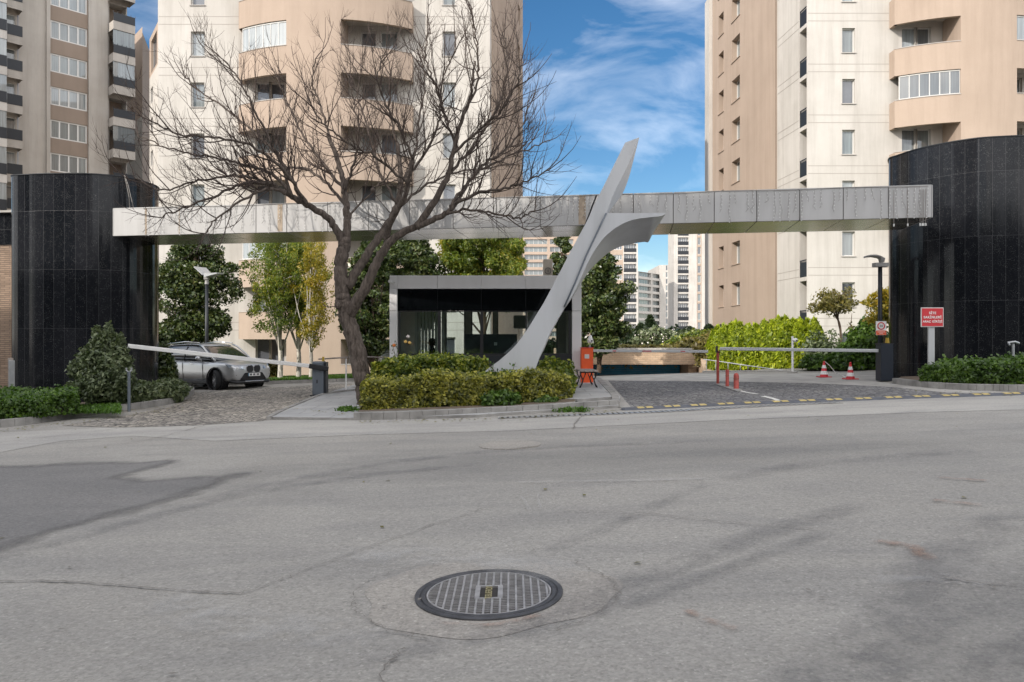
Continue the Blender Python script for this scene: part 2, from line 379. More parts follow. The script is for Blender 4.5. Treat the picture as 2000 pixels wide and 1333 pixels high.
M['brass'] = simple('old_brass', (.34,.30,.17), .6, .4)
M['wood'] = simple('grey_wood', (.27,.235,.21), .85, var=.25, scale=8)
M['soil'] = simple('soil', (.12,.09,.065), .98, var=.3, scale=5, bump=.8)
M['blue'] = simple('blue_gate', (.01,.16,.30), .5, var=.2, scale=2)
M['ramp'] = simple('ramp_concrete', (.2,.19,.18), .9, var=.2)
M['white_line'] = simple('worn_white_line', (.62,.61,.58), .8, var=.25, scale=18)
M['bark'] = mat_bark('grey_bark', (.034,.027,.023), (.165,.135,.115), 18)
M['twig'] = simple('twig_bark', (.06,.042,.034), .9, var=.35, scale=3)
M['barkd'] = mat_bark('brown_bark', (.05,.035,.025), (.15,.11,.08))
M['birchb'] = mat_bark('birch_bark', (.18,.165,.15), (.72,.68,.60), 7)
M['hedge_core'] = simple('hedge_twigs', (.030,.032,.014), .95, var=.5, scale=14)
M['l_hedge'] = mat_leaf('leaf_boxwood', [(.022,.046,.009), (.08,.125,.018), (.21,.24,.03), (.46,.44,.05)], 3.2)
M['l_front'] = mat_leaf('leaf_variegated', [(.035,.046,.014), (.13,.14,.028), (.32,.30,.05), (.56,.50,.09)], 4.0)
M['l_green'] = mat_leaf('leaf_green', [(.02,.045,.010), (.06,.115,.018), (.14,.23,.025)], 2.5)
M['l_dark'] = mat_leaf('leaf_magnolia', [(.012,.022,.008), (.035,.06,.015), (.085,.115,.028), (.17,.16,.06)], 1.6, .12, .35)
M['l_grey'] = mat_leaf('leaf_olive', [(.035,.055,.025), (.10,.13,.06), (.21,.24,.12)], 2.0, .15)
M['l_birch'] = mat_leaf('leaf_birch', [(.05,.09,.015), (.12,.17,.03), (.22,.25,.04), (.45,.32,.03)], .55, .4)
M['l_gold'] = mat_leaf('leaf_gold', [(.10,.12,.02), (.28,.23,.03), (.50,.33,.03)], .9, .4)
M['l_thuja'] = mat_leaf('leaf_thuja', [(.09,.14,.014), (.32,.38,.024), (.60,.62,.035)], 1.1, .35)
M['l_pine'] = mat_leaf('leaf_conifer', [(.012,.025,.010), (.025,.045,.016), (.05,.075,.025)], 1.0, .1)
M['l_autumn'] = mat_leaf('leaf_autumn', [(.09,.06,.02), (.15,.14,.04), (.26,.20,.05)], 2.5, .3)
M['grass'] = mat_leaf('leaf_grass', [(.03,.07,.01), (.07,.15,.015), (.14,.24,.03)], 2.0, .3)
M['skin'] = simple('skin', (.30,.17,.11), .6)
M['coat'] = simple('dark_jacket', (.012,.012,.015), .8)
M['hair'] = simple('dark_hair', (.03,.015,.01), .6)
M['desk'] = simple('dark_desk', (.05,.055,.065), .35)
M['interior'] = simple('interior_wall', (.78,.75,.68), .8)
M['curtain'] = simple('blind', (.7,.72,.7), .8, var=.1, scale=12)
_n = M['curtain'].node_tree; _t = _n.nodes.new('ShaderNodeBsdfTranslucent'); _t.inputs[0].default_value = (.8,.82,.8,1); _m = _n.nodes.new('ShaderNodeMixShader'); _m.inputs[0].default_value = .6
_n.links.new(_n.nodes['Principled BSDF'].outputs[0], _m.inputs[1]); _n.links.new(_t.outputs[0], _m.inputs[2]); _n.links.new(_m.outputs[0], _n.nodes['Material Output'].inputs[0])
M['rose'] = simple('rose_petal', (.75,.22,.05), .6); M['rosey'] = simple('yellow_petal', (.75,.50,.15), .6); M['rosew'] = simple('white_petal', (.75,.70,.66), .7)
M['bulb'] = simple('string_bulb', (.6,.6,.58), .3)
M['cable'] = simple('thin_cable', (.22,.20,.18), .7)
# ------------------------------------------------------------------ walls with openings
def plane_curve(o, d):
    ox, oy = o; dl = math.hypot(*d); dx, dy = d[0]/dl, d[1]/dl
    return lambda u: (ox+dx*u, oy+dy*u, dy, -dx)
def arc_curve(cx, cy, R, a0):
    """u = arc length, angle measured from -Y, outward normal"""
    def f(u):
        a = a0+u/R
        return (cx+R*math.sin(a), cy-R*math.cos(a), math.sin(a), -math.cos(a))
    return f
def wall(mb, cv, u0, u1, z0, z1, holes=(), depth=.3, du=None, mat=0, rmat=None, zs=None):
    us = {u0, u1}; zz = {z0, z1}
    for h in holes:
        for u in h[:2]:
            if u0 < u < u1: us.add(u)
        for z in h[2:4]:
            if z0 < z < z1: zz.add(z)
    if du:
        n = max(1, round((u1-u0)/du))
        for i in range(n+1): us.add(u0+(u1-u0)*i/n)
    us = sorted(us); zz = sorted(zz)
    us = [u for i, u in enumerate(us) if i == 0 or u-us[i-1] > 1e-4]
    def pt(u, z, d=0.0):
        x, y, nx, ny = cv(u); return (x-nx*d, y-ny*d, z)
    inh = lambda u, z: any(h[0] < u < h[1] and h[2] < z < h[3] for h in holes)
    rm = mat if rmat is None else rmat
    for i in range(len(us)-1):
        a, b = us[i], us[i+1]; um = (a+b)/2
        run = None
        for j in range(len(zz)-1):
            zm = (zz[j]+zz[j+1])/2
            if inh(um, zm):
                continue
            mb.quad(pt(a, zz[j]), pt(b, zz[j]), pt(b, zz[j+1]), pt(a, zz[j+1]), mat, [(a, zz[j]), (b, zz[j]), (b, zz[j+1]), (a, zz[j+1])])
        for h in holes:
            if h[0]-1e-6 <= um <= h[1]+1e-6:
                for z, fl in ((h[2], 1), (h[3], 0)):
                    if z0-1e-6 < z < z1+1e-6:
                        q = [pt(a, z), pt(b, z), pt(b, z, depth), pt(a, z, depth)]
                        mb.quad(*(q if fl else q[::-1]), rm)
    for h in holes:
        for u, fl in ((h[0], 0), (h[1], 1)):
            if u0-1e-6 <= u <= u1+1e-6:
                q = [pt(u, h[2]), pt(u, h[3]), pt(u, h[3], depth), pt(u, h[2], depth)]
                mb.quad(*(q if fl else q[::-1]), rm)

WC = {}
def window(parent, x, y, z, ang, w, h, nm=1, pane='pane_d', frame='frame_w', t=.06, name='window'):
    """x,y: centre of the window plane, z: sill; ang: rotation so that local +x runs along the wall"""
    key = (round(w, 2), round(h, 2), nm, pane, frame, t)
    if key not in WC:
        mb = MB(); d = .05
        mb.box(-w/2, w/2, -d, d, 0, t); mb.box(-w/2, w/2, -d, d, h-t, h); mb.box(-w/2, -w/2+t, -d+.002, d-.002, t, h-t); mb.box(w/2-t, w/2, -d+.002, d-.002, t, h-t)
        for k in range(1, nm):
            xx = -w/2+w*k/nm; mb.box(xx-t/2, xx+t/2, -d+.004, d-.004, t, h-t)
        fo = mb.build(name, M[frame], link=False)
        pb = MB(); pb.box(-w/2+t*.5, w/2-t*.5, .0, .02, t*.5, h-t*.5); po = pb.build('pane', M[pane], link=False)
        WC[key] = (fo.data, po.data)
    fo = bpy.data.objects.new(name, WC[key][0]); COL.objects.link(fo); fo.parent = parent; fo.location = Vector((x, y, z))-wl(parent); fo.rotation_euler = (0, 0, ang)
    po = bpy.data.objects.new('pane', WC[key][1]); COL.objects.link(po); po.parent = fo
    return fo
def wall_windows(parent, cv, holes, depth, panes, nm=1, frame='frame_w', name='window', t=.06):
    for k, h in enumerate(holes):
        u = (h[0]+h[1])/2; x, y, nx, ny = cv(u); ang = math.atan2(nx, -ny)
        window(parent, x-nx*(depth-.06), y-ny*(depth-.06), h[2], ang, h[1]-h[0]-.004, h[3]-h[2]-.004, nm, panes[k % len(panes)] if isinstance(panes, (list, tuple)) else panes, frame, t, name)
def sills(mb, cv, holes, mat=0, out=.06, th=.05):
    for h in holes:
        for (a, b) in ((h[0]-.06, h[1]+.06),):
            pts = [cv(a), cv(b)]
            (x0, y0, nx, ny), (x1, y1, _, _) = pts
            q = [(x0+nx*out, y0+ny*out), (x1+nx*out, y1+ny*out), (x1-nx*.02, y1-ny*.02), (x0-nx*.02, y0-ny*.02)]
            mb.prism(q, h[2]-th, h[2]-.003, mat)

PER = 2.98
def tower_front(T, X0, X1, Y, zb, ztop, win_cols, win_bottom, bay_cx, bay_yf, par_bottom, glazed, panes):
    """white front wall with a column or two of windows, and the curved beige balcony bay in front of it"""
    cv = plane_curve((X0, Y), (1, 0))
    kmin = int((zb-win_bottom)/PER); holes = []
    for (xa, xb) in win_cols:
        z = win_bottom
        while z > zb+.6: z -= PER
        z += PER
        while z+1.5 < ztop:
            holes.append((xa-X0, xb-X0, z, z+1.44)); z += PER
    R = 9.3; hw = 5.0; a0 = -math.asin(hw/R); cyy = bay_yf+R; bcv = arc_curve(bay_cx, cyy, R, a0); UL = -2*a0*R
    # back wall windows inside the balconies
    bh = []
    z = par_bottom
    while z-PER > zb: z -= PER
    levels = []
    while z < ztop: levels.append(z); z += PER
    for z in levels[:]:
        for (ox, w) in ((-3.0, .9), (-1.9-.35, .0), (2.35, .9), (3.55, 1.0)):
            if w: bh.append((bay_cx+ox-w/2-X0, bay_cx+ox+w/2-X0, z-1.75, z+.13))
        bh.append((bay_cx-4.05-.45-X0+.25, bay_cx-4.05+.45-X0+.25, z-1.75, z+.13))
    bh = [h for h in bh if h[2] > zb+.1]
    mb = MB(); wall(mb, cv, 0, X1-X0, zb, ztop, holes+bh, .28, None, 0)
    gl = MB()
    z = win_bottom+1.44
    while z > zb: z -= PER
    while z < ztop:
        for dz in (.40, .85):
            for (xa, xb) in ((X0+.05, bay_cx-hw-.02), (bay_cx+hw+.02, X1-.05)):
                if xb-xa > .3: mb.box(xa, xb, Y-.004, Y+.01, z+dz, z+dz+.035, 1)
        z += PER
    w = mb.build('wall', [M['white_wall'], M['groove']], T)
    for h in holes: sm = MB(); sills(sm, cv, [h]); sm.build('sill', M['sill'], w)
    wall_windows(T, cv, holes, .28, panes, 1, 'frame_w')
    wall_windows(T, cv, bh, .28, ['pane_d', 'pane_g', 'pane_c', 'pane_d', 'pane_g'], 1, 'frame_w', 'balcony_window')
    # curved shell
    s = MB(); zo = [(z-(PER-1.56), z) for z in levels]
    op = []
    for (a, b) in zo:
        op.append((-.01, 3.38, a, b)); op.append((6.47, UL+.01, a, b))
    top = ztop+.4
    wall(s, bcv, 0, UL, zb-.3, top, op, .22, .35, 0)
    # inner faces of parapets, slabs, cheek walls
    for (a, b) in zo:
        n = 24
        for zl, zh in ((b+.42, b+.60),):
            poly = []
            for i in range(n+1):
                x, y, nx, ny = bcv(UL*i/n); poly.append((x-nx*.012, y-ny*.012))
            poly += [(poly[-1][0], Y-.01), (poly[0][0], Y-.01)]
            s.prism(poly, zl+.003, zh, 0)
            s.add([(p[0], p[1], zl+.003) for p in poly], [list(range(len(poly)))[::-1]], 1)
    for uu in (3.38, 6.47):
        x, y, nx, ny = bcv(uu); sg = 1 if uu < 5 else -1
        s.box(min(x, x+sg*.25)+.003, max(x, x+sg*.25)-.003, y+.05, Y-.01, zb-.3, top-.01, 0)
    # parapet inner skin
    icv = lambda u: (lambda q: (q[0]-q[2]*.2, q[1]-q[3]*.2, -q[2], -q[3]))(bcv(u))
    for (a, b) in zo:
        for (ua, ub) in ((0, 3.38), (6.47, UL)):
            m_ = 8
            for i in range(m_):
                x0, y0, nx0, ny0 = bcv(ua+(ub-ua)*i/m_); x1, y1, nx1, ny1 = bcv(ua+(ub-ua)*(i+1)/m_)
                s.quad((x1-nx1*.215, y1-ny1*.215, b), (x0-nx0*.215, y0-ny0*.215, b), (x0-nx0*.215, y0-ny0*.215, b+1.56), (x1-nx1*.215, y1-ny1*.215, b+1.56), 0)
                q = [(x0+nx0*.03, y0+ny0*.03), (x1+nx1*.03, y1+ny1*.03), (x1-nx1*.25, y1-ny1*.25), (x0-nx0*.25, y0-ny0*.25)]
                if b+1.56 < top: s.prism(q, a-.005, a+.035, 2)
    # end caps of parapets
    for uu, sg in ((0, -1), (UL, 1)):
        x, y, nx, ny = bcv(uu)
        for (a, b) in zo:
            s.box(min(x, x-sg*.22)+.003, max(x, x-sg*.22)-.003, y-.02, Y-.01, b, b+1.55, 0)
    bay = s.build('balcony_bay', [M['beige'], M['white_wall'], M['sill']], T, smooth=False)
    for (side, k, pn) in glazed:
        if k >= len(zo): continue
        a, b = zo[k]; ua, ub = (0.25, 3.36) if side == 'L' else (6.5, UL-.25)
        f = MB(); g = MB(); n = 6
        pts = []
        for i in range(n+1):
            x, y, nx, ny = bcv(ua+(ub-ua)*i/n); pts.append(Vector((x-nx*.1, y-ny*.1, 0)))
        for i in range(n):
            f.bar(pts[i]+Vector((0,0,a+.05)), pts[i+1]+Vector((0,0,a+.05)), .06, .07); f.bar(pts[i]+Vector((0,0,b-.05)), pts[i+1]+Vector((0,0,b-.05)), .06, .07)
            g.quad(pts[i]+Vector((0,0,a+.06)), pts[i+1]+Vector((0,0,a+.06)), pts[i+1]+Vector((0,0,b-.06)), pts[i]+Vector((0,0,b-.06)))
        for p in pts: f.bar(p+Vector((0,0,a+.05)), p+Vector((0,0,b-.05)), .045, .045)
        fo = f.build('balcony_glazing', M['frame_w'], T); g.build('pane', M[pn], fo)
    return levels

def boxwalls(mb, pts, z0, z1, mat=0):
    n = len(pts)
    for i in range(n-1):
        a, b = pts[i], pts[i+1]; mb.quad((*a, z0), (*b, z0), (*b, z1), (*a, z1), mat)

# ------------------------------------------------------------------ centre tower
X0, X1, YW = -20.7, -1.29, 44.9
T1 = empty('apartment_tower', (-11, 50, -.5), 'off-white apartment tower with curved beige balcony bay behind the bare tree', 'apartment tower')
tower_front(T1, X0, X1, YW, -.8, 30, [(-18.78, -17.98), (-4.05, -3.3)], 18.26, -10.75, 42.8, 16.6,
            [('L', 6, 'pane_c'), ('L', 2, 'pane_c')], ['pane_c', 'pane_d', 'pane_g'])
sd = Vector((.134, .99, 0)).normalized(); mb = MB(); cv = plane_curve((X1, YW), (sd.x, sd.y))
hs_ = [(12.6, 13.8, z, z+1.3) for z in [19.6-PER*k for k in range(-3, 7)]]
wall(mb, cv, 0, .55, -.8, 30, (), .3, None, 1)
cvs = lambda u: (lambda q: (q[0]+q[2]*.06, q[1]+q[3]*.06, q[2], q[3]))(cv(u))
wall(mb, cvs, .55, 15.5, -.8, 30.2, hs_, .3, None, 0)
mb.quad((*cv(.55)[:2], -.8), (*cvs(.55)[:2], -.8), (*cvs(.55)[:2], 30), (*cv(.55)[:2], 30), 0)
e = cv(15.5); boxwalls(mb, [(e[0]+.06, e[1]), (X0+2, e[1]), (X0-.001, YW)], -.8, 30, 0)
mb.add([(X0, YW, 30), (X1, YW, 30), (e[0], e[1], 30), (X0+2, e[1], 30)], [(0, 1, 2, 3)], 1)
mb.build('side_wall', [M['beige'], M['white_wall']], T1)
wall_windows(T1, cvs, hs_, .3, ['pane_d'], 1, 'frame_g')

# ------------------------------------------------------------------ right tower
T2 = empty('apartment_tower', (23, 50, 0), 'off-white and beige apartment tower with balcony bay behind the right granite wall', 'apartment tower')
RX0, RY = 17.3, 45.0
tower_front(T2, RX0, 37, RY, -.8, 30, [(19.35, 20.1), (34.4, 35.15)], 18.5, 27.1, 42.95, 16.9,
            [('L', 5, 'pane_g'), ('R', 6, 'pane_c')], ['pane_g', 'pane_d', 'pane_g', 'pane_c'])
# left flank: seen from its far end towards the corner
fd = Vector((-.08, 1, 0)).normalized(); far = Vector((RX0, RY, 0))+fd*16.0
cvf = plane_curve((far.x, far.y), (-fd.x, -fd.y))          # u runs from far end to the corner: u = 16 - t
slots = [(16-1.0, 16-.08, 17.3-PER*k, 17.3-PER*k+2.75) for k in range(-4, 7)]
mb = MB(); wall(mb, cvf, 11.8, 16, -.8, 30, slots, .9, None, 0)
z = 18.5+1.44
while z > -.8: z -= PER
while z < 30:
    for dz in (.40, .85):
        a = cvf(11.9); b = cvf(14.9)
        mb.bar((a[0]-.002, a[1], z+dz), (b[0]-.002, b[1], z+dz), .012, .035, 1)
    z += PER
mb.build('side_wall', [M['white_wall'], M['groove']], T2)
for s_ in slots:
    r = MB(); a = Vector(cvf(s_[0]+.02)[:2]+(0,)); b = Vector(cvf(s_[1]-.02)[:2]+(0,))
    off = Vector((.03, 0, 0))
    a += off; b += off; zb_ = s_[2]
    r.bar(a+Vector((0,0,zb_+1.0)), b+Vector((0,0,zb_+1.0)), .04, .05)
    for i in range(9):
        p = a.lerp(b, i/8); r.bar(p+Vector((0,0,zb_)), p+Vector((0,0,zb_+.98)), .02, .02)
    r.bar(a+Vector((0,0,zb_+.45)), b+Vector((0,0,zb_+.45)), .006, .85)
    r.build('balcony_railing', M['darkmetal'], T2)
bw = []
for k in range(-2, 8):
    zz = 22.1-PER*k
    if zz > -.2: bw += [(16-11.8, 16-10.2, zz, zz+1.65), (16-14.6, 16-13.5, zz, zz+1.65)]
mb = MB(); cvb = lambda u: (lambda q: (q[0]+q[2]*.12, q[1]+q[3]*.12, q[2], q[3]))(cvf(u))
wall(mb, cvb, 0, 11.8, -.8, 30.4, bw, .5, None, 0)
q0 = cvb(11.8); q1 = cvf(11.8); mb.quad((q0[0], q0[1], -.8), (q1[0]+.3, q1[1], -.8), (q1[0]+.3, q1[1], 30.4), (q0[0], q0[1], 30.4), 1)
mb.build('flank_wall', [M['beige'], M['brownish']], T2)
for h in bw: sm = MB(); sills(sm, cvb, [h]); sm.build('sill', M['beige'], T2)
wall_windows(T2, cvb, bw, .5, ['pane_c', 'pane_d'], 1, 'frame_w')
mb = MB(); boxwalls(mb, [(37, RY), (37, 62), (far.x, far.y)], -.8, 30, 0)
mb.add([(far.x, far.y, 30), (RX0, RY, 30), (37, RY, 30), (37, 62, 30)], [(0, 1, 2, 3)], 0)
mb.build('rear_wall', [M['white_wall']], T2)
# narrow service pipe and dark niches on the far edge
mb = MB(); a = cvb(0); mb.box(a[0]-.25, a[0]+.0, a[1]+.01, a[1]+1.4, -.5, 29); mb.build('corner_pier', M['white_wall'], T2)

# ------------------------------------------------------------------ shaded tower on the left
T3 = empty('apartment_tower', (-42, 72, -.5), 'shaded grey apartment tower with brown spandrels and rows of four-pane windows', 'apartment tower')
A = Vector((-40.4, 70, 0)); d3 = Vector((.69, .724, 0)).normalized(); n3 = Vector((d3.y, -d3.x, 0))
cv3 = plane_curve((A.x, A.y), (d3.x, d3.y))
wz = [28.8-PER*k for k in range(-2, 8)]
mb = MB(); wall(mb, cv3, -4.0, -1.85, -1, 36, (), .3, None, 0)
cvp = lambda u: (lambda q: (q[0]+q[2]*.25, q[1]+q[3]*.25, q[2], q[3]))(cv3(u))
wall(mb, cvp, 1.6, 3.25, -1, 36, (), .3, None, 0); wall(mb, cvp, -1.85, -1.55, -1, 36, (), .3, None, 0)
for u, s_ in ((1.6, 1), (-1.55, 0), (3.25, 0), (-1.85, 1)):
    p = cv3(u); q = cvp(u); qq = [(p[0], p[1], -1), (q[0], q[1], -1), (q[0], q[1], 36), (p[0], p[1], 36)]
    mb.quad(*(qq if s_ else qq[::-1]), 0)
h3 = [(-1.5, 1.55, z, z+1.68) for z in wz]
wall(mb, cv3, -1.55, 1.6, -1, 36, h3, .2, None, 1)
wall(mb, cv3, 3.25, 5.05, -1, 36, [(3.45, 4.95, z-.9, z+1.75) for z in wz], 1.2, None, 0)
bk = lambda u, d: (A+d3*u-n3*d)
for ua, ub, dd in ((3.3, 5.0, 1.2), (-14, -4.5, 1.6)):
    p_, q_ = bk(ua, dd), bk(ub, dd); mb.quad((p_.x, p_.y, -1), (q_.x, q_.y, -1), (q_.x, q_.y, 36), (p_.x, p_.y, 36), 1)
pb = cv3(5.05); mb.quad((pb[0], pb[1], -1), (pb[0]-12, pb[1]+14, -1), (pb[0]-12, pb[1]+14, 36), (pb[0], pb[1], 36), 0)
mb.build('wall', [M['greywall'], M['brownish']], T3)
wall_windows(T3, cv3, h3, .2, ['pane_g', 'pane_c', 'pane_g'], 4, 'frame_w', t=.12)
for k, z in enumerate(wz):
    b = MB(); p0 = A+d3*3.3; p1 = A+d3*5.25
    def slab(mbb, p0, p1, dep, z0, z1, mat=0, inn=0.0):
        q = [p0+n3*inn, p1+n3*inn, p1+n3*dep, p0+n3*dep]; mbb.prism([(v.x, v.y) for v in q], z0, z1, mat)
    slab(b, p0, p1, 1.5, z-1.15, z-.35, 0, .01)
    bo = b.build('balcony_slab', M['greywall'], T3)
    r = MB(); slab(r, p0+d3*.02, p1-d3*.02, 1.53, z-.35, z+.40, 0, 1.47); slab(r, p1-d3*.08, p1-d3*.02, 1.47, z-.35, z+.40, 0, .1)
    for i in range(6):
        q = p0.lerp(p1, i/5)+n3*1.5; r.bar(q+Vector((0,0,z+.4)), q+Vector((0,0,z+.55)), .03, .03)
    r.build('railing', M['darkmetal'], bo)
    if k in (2, 3, 5, 7, 8):
        g = MB(); a_ = p0+n3*1.42; c_ = p1+n3*1.42-d3*.03; g.quad(a_+Vector((0,0,z+.4)), c_+Vector((0,0,z+.4)), c_+Vector((0,0,z+1.8)), a_+Vector((0,0,z+1.8)))
        g.build('pane', M['pane_c' if k in (3, 8) else 'pane_g'], bo)
# near wing on the far left, with its own balconies
mb = MB(); wz2 = [z-.2 for z in wz]
pA = A+d3*(-4.6)
cvw = plane_curve((pA.x-6*n3.x*-1-6.5*d3.x, pA.y-6*n3.y*-1-6.5*d3.y), (d3.x, d3.y))
W0 = A+d3*(-8.9)-n3*.05
cvw = plane_curve((W0.x, W0.y), (d3.x, d3.y))
wh = [(3.85, 4.7, z-.6, z+1.4) for z in wz2]
wall(mb, cvw, 0, 4.9, -1, 36, wh, .2, None, 0); mb.build('wing_wall', M['greywall'], T3)
wall_windows(T3, cvw, wh, .2, ['pane_c', 'pane_g'], 1, 'frame_w')
for k, z in enumerate(wz2):
    for (s0, s1, dep, sl, base) in ((3.8, 4.95, 1.3, 'greywall', 0), (-1.6, 3.3, 3.4, 'white_wall', 0)):
        p0 = W0+d3*s0; p1 = W0+d3*s1; zz = z-(0 if dep < 2 else .5)
        b = MB(); slab(b, p0, p1, dep, zz-1.5, zz-.8, 0, .01); bo = b.build('balcony_slab', M[sl], T3)
        r = MB(); slab(r, p0, p1-d3*.02, dep+.03, zz-.8, zz+.1, 0, dep-.04); r.build('railing', M['darkmetal'], bo)
        if dep > 2:
            g = MB(); a_ = p0+n3*(dep-.06); c_ = p1+n3*(dep-.06)-d3*.02; g.quad(a_+Vector((0,0,zz+.1)), c_+Vector((0,0,zz+.1)), c_+Vector((0,0,zz+1.5)), a_+Vector((0,0,zz+1.5)))
            g.build('pane', M['pane_c'], bo)

# block between the shaded tower and the centre tower
T4 = empty('apartment_block', (-38, 84, -.5), 'beige-topped block filling the narrow gap between the two nearest left towers', 'apartment block')
c0 = P(240, 0, 88); c1 = P(278, 0, 82); c2 = P(294, 0, 88); zt = 1.6+(666.5-60)/1500*83
mb = MB()
pl = plane_curve((c0.x, c0.y), (c1.x-c0.x, c1.y-c0.y)); L1 = math.hypot(c1.x-c0.x, c1.y-c0.y)
hh = [(L1*.42, L1*.54, z, z+1.5) for z in (zt-6.0+.3, zt-6.0-PER*1.05)]
wall(mb, pl, 0, L1, zt-9.5, zt, hh, .4, None, 0); wall(mb, pl, 0, L1, -1, zt-9.5, (), .4, None, 1)
pr_ = plane_curve((c1.x, c1.y), (c2.x-c1.x, c2.y-c1.y)); L2 = math.hypot(c2.x-c1.x, c2.y-c1.y)
wall(mb, pr_, 0, L2, -1, zt-.6, (), .3, None, 2)  # shaded right face coloured darker; its shade is put into the colour
mb.build('wall', [M['beige'], M['white_wall'], M['brownish']], T4)
wall_windows(T4, pl, hh, .4, ['pane_d'], 1, 'frame_g')
mb = MB(); q0 = P(292, 0, 70); q1 = P(309, 0, 66)
pc = plane_curve((q0.x, q0.y), (q1.x-q0.x, q1.y-q0.y)); L3 = math.hypot(q1.x-q0.x, q1.y-q0.y)
zf = lambda y: 1.6+(666.5-y)/1500*68
hl = [(L3*.2, L3*.85, zf(135), zf(72))]; hl2 = [(L3*.15+.0, L3*.4, zf(y+30), zf(y)) for y in (165, 225, 290, 355)]
wall(mb, pc, 0, L3, zf(140), zf(60), hl, .3, None, 0); wall(mb, pc, 0, L3, -1, zf(140), hl2, .3, None, 1)
mb.build('link_wall', [M['beige'], M['white_wall']], T4)
wall_windows(T4, pc, hl+hl2, .3, ['pane_d'], 1, 'frame_g')

# ------------------------------------------------------------------ distant blocks seen under the beam
def far_block(label, px0, px1, Y, ytop, ang, facade, name='distant_tower', depth=30, side_px=None, side_mat='white_wall'):
    """one block; facade: list of (f0,f1,kind,wallmat) columns across the front, f in 0..1"""
    a = P(px0, 0, Y); b = P(px1, 0, Y); zt = HC+(CY-ytop)/F*Y; d = Vector((math.cos(ang), math.sin(ang), 0))
    # end point where the rotated front meets the ray of px1
    r = (px1-CX)/F; Ln = (r*a.y-a.x)/(d.x-r*d.y)
    T = empty(name, (a.x+d.x*Ln/2, a.y+d.y*Ln/2, 0), label, 'apartment block', 'far apartment blocks')
    cv = plane_curve((a.x, a.y), (d.x, d.y)); nf = int((zt+1)/3.0)
    mats = []; mb = MB(); parts = []
    for (f0, f1, kind, wm) in facade:
        if wm not in mats: mats.append(wm)
        mi = mats.index(wm); u0, u1 = Ln*f0, Ln*f1; holes = []
        for k in range(nf):
            z = zt-3.0*(k+1)+.2
            if z < 0: break
            w = u1-u0
            if kind == 'win': holes.append((u0+w*.08, u1-w*.08, z+.9, z+2.4))
            elif kind == 'slot': holes.append((u0+w*.15, u1-w*.15, z+.3, z+2.6))
            elif kind in ('balc', 'balcd'): holes.append((u0+w*.05, u1-w*.05, z+.75 if kind == 'balc' else z+.35, z+2.7))
        if kind == 'plain': wall(mb, cv, u0, u1, -2, zt, (), .3, None, mi)
        elif kind == 'band':
            wall(mb, cv, u0, u1, -2, zt, (), .3, None, mi)
        else:
            wall(mb, cv, u0, u1, -2, zt, holes, 1.0 if 'balc' in kind else .3, None, mi)
            parts.append((kind, holes))
    e = cv(Ln); n = (d.y, -d.x)
    if 'white_wall' not in mats: mats.append('white_wall')
    if side_mat not in mats: mats.append(side_mat)
    si = mats.index(side_mat)
    boxwalls(mb, [(e[0], e[1]), (e[0]-n[0]*depth, e[1]-n[1]*depth), (a.x-n[0]*depth, a.y-n[1]*depth), (a.x, a.y)], -2, zt, si)
    mb.add([(a.x, a.y, zt), (e[0], e[1], zt), (e[0]-n[0]*depth, e[1]-n[1]*depth, zt), (a.x-n[0]*depth, a.y-n[1]*depth, zt)], [(0, 1, 2, 3)], si)
    mb.build('wall', [M[m] for m in mats], T)
    for kind, holes in parts:
        if 'balc' in kind:
            for h in holes:
                x, y, nx, ny = cv((h[0]+h[1])/2); ang2 = math.atan2(nx, -ny)
                window(T, x-nx*.9, y-ny*.9, h[2]-.3, ang2, h[1]-h[0]-.02, h[3]-h[2]+.28, 5, 'pane_d' if kind == 'balcd' else 'pane_g', 'frame_w', .12, 'balcony_window')
                if kind == 'balcd':
                    r_ = MB(); w = (h[1]-h[0])/2
                    Mx = Matrix.Translation((x+nx*.05, y+ny*.05, h[2])) @ Matrix.Rotation(ang2, 4, 'Z')
                    r_.box(-w, w, -.03, .03, -.1, 1.0, 0, Mx); r_.build('railing', M['darkmetal'], T)
        else:
            nm = 4 if kind == 'win' else 1
            wall_windows(T, cv, holes, .3, ['pane_d', 'pane_g'], nm, 'frame_w', t=.14 if kind == 'win' else .1)
    return T
far_block('far cream block with orange-edged balconies seen above the booth roof', 1015, 1128, 300, 452, .0,
          [(0, .06, 'plain', 'beige'), (.06, .5, 'balc', 'beige'), (.5, .95, 'balc', 'beige'), (.95, 1, 'plain', 'beige')])
far_block('far beige slab partly hidden behind the top of the leaning grey post', 1100, 1185, 330, 462, .0,
          [(0, .45, 'plain', 'beige'), (.45, .7, 'slot', 'beige'), (.7, 1, 'plain', 'white_wall')])
far_block('far tower banded in beige with a dark balcony column, right of the magnolia', 1150, 1246, 230, 476, .0,
          [(0, .45, 'win', 'beige'), (.45, .70, 'win', 'beige'), (.70, .98, 'balcd', 'white_wall'), (.98, 1, 'plain', 'white_wall')], side_mat='brownish', depth=10)
far_block('far white stepped block with long balcony rows in the middle of the gap', 1246, 1299, 330, 530, .9,
          [(0, .5, 'balc', 'white_wall'), (.5, 1, 'balc', 'white_wall')], side_mat='white_wall')
far_block('far plain white block wall with few small windows in the gap', 1288, 1326, 345, 518, .0,
          [(0, .3, 'plain', 'white_wall'), (.3, .45, 'slot', 'white_wall'), (.45, .9, 'balc', 'white_wall'), (.9, 1, 'plain', 'white_wall')])
far_block('far white tower with dark railed balconies beside the beige tower flank', 1316, 1384, 245, 445, .0,
          [(0, .1, 'plain', 'white_wall'), (.1, .44, 'balcd', 'white_wall'), (.44, .66, 'plain', 'white_wall'), (.66, .8, 'slot', 'beige'), (.8, 1, 'plain', 'white_wall')], depth=9)

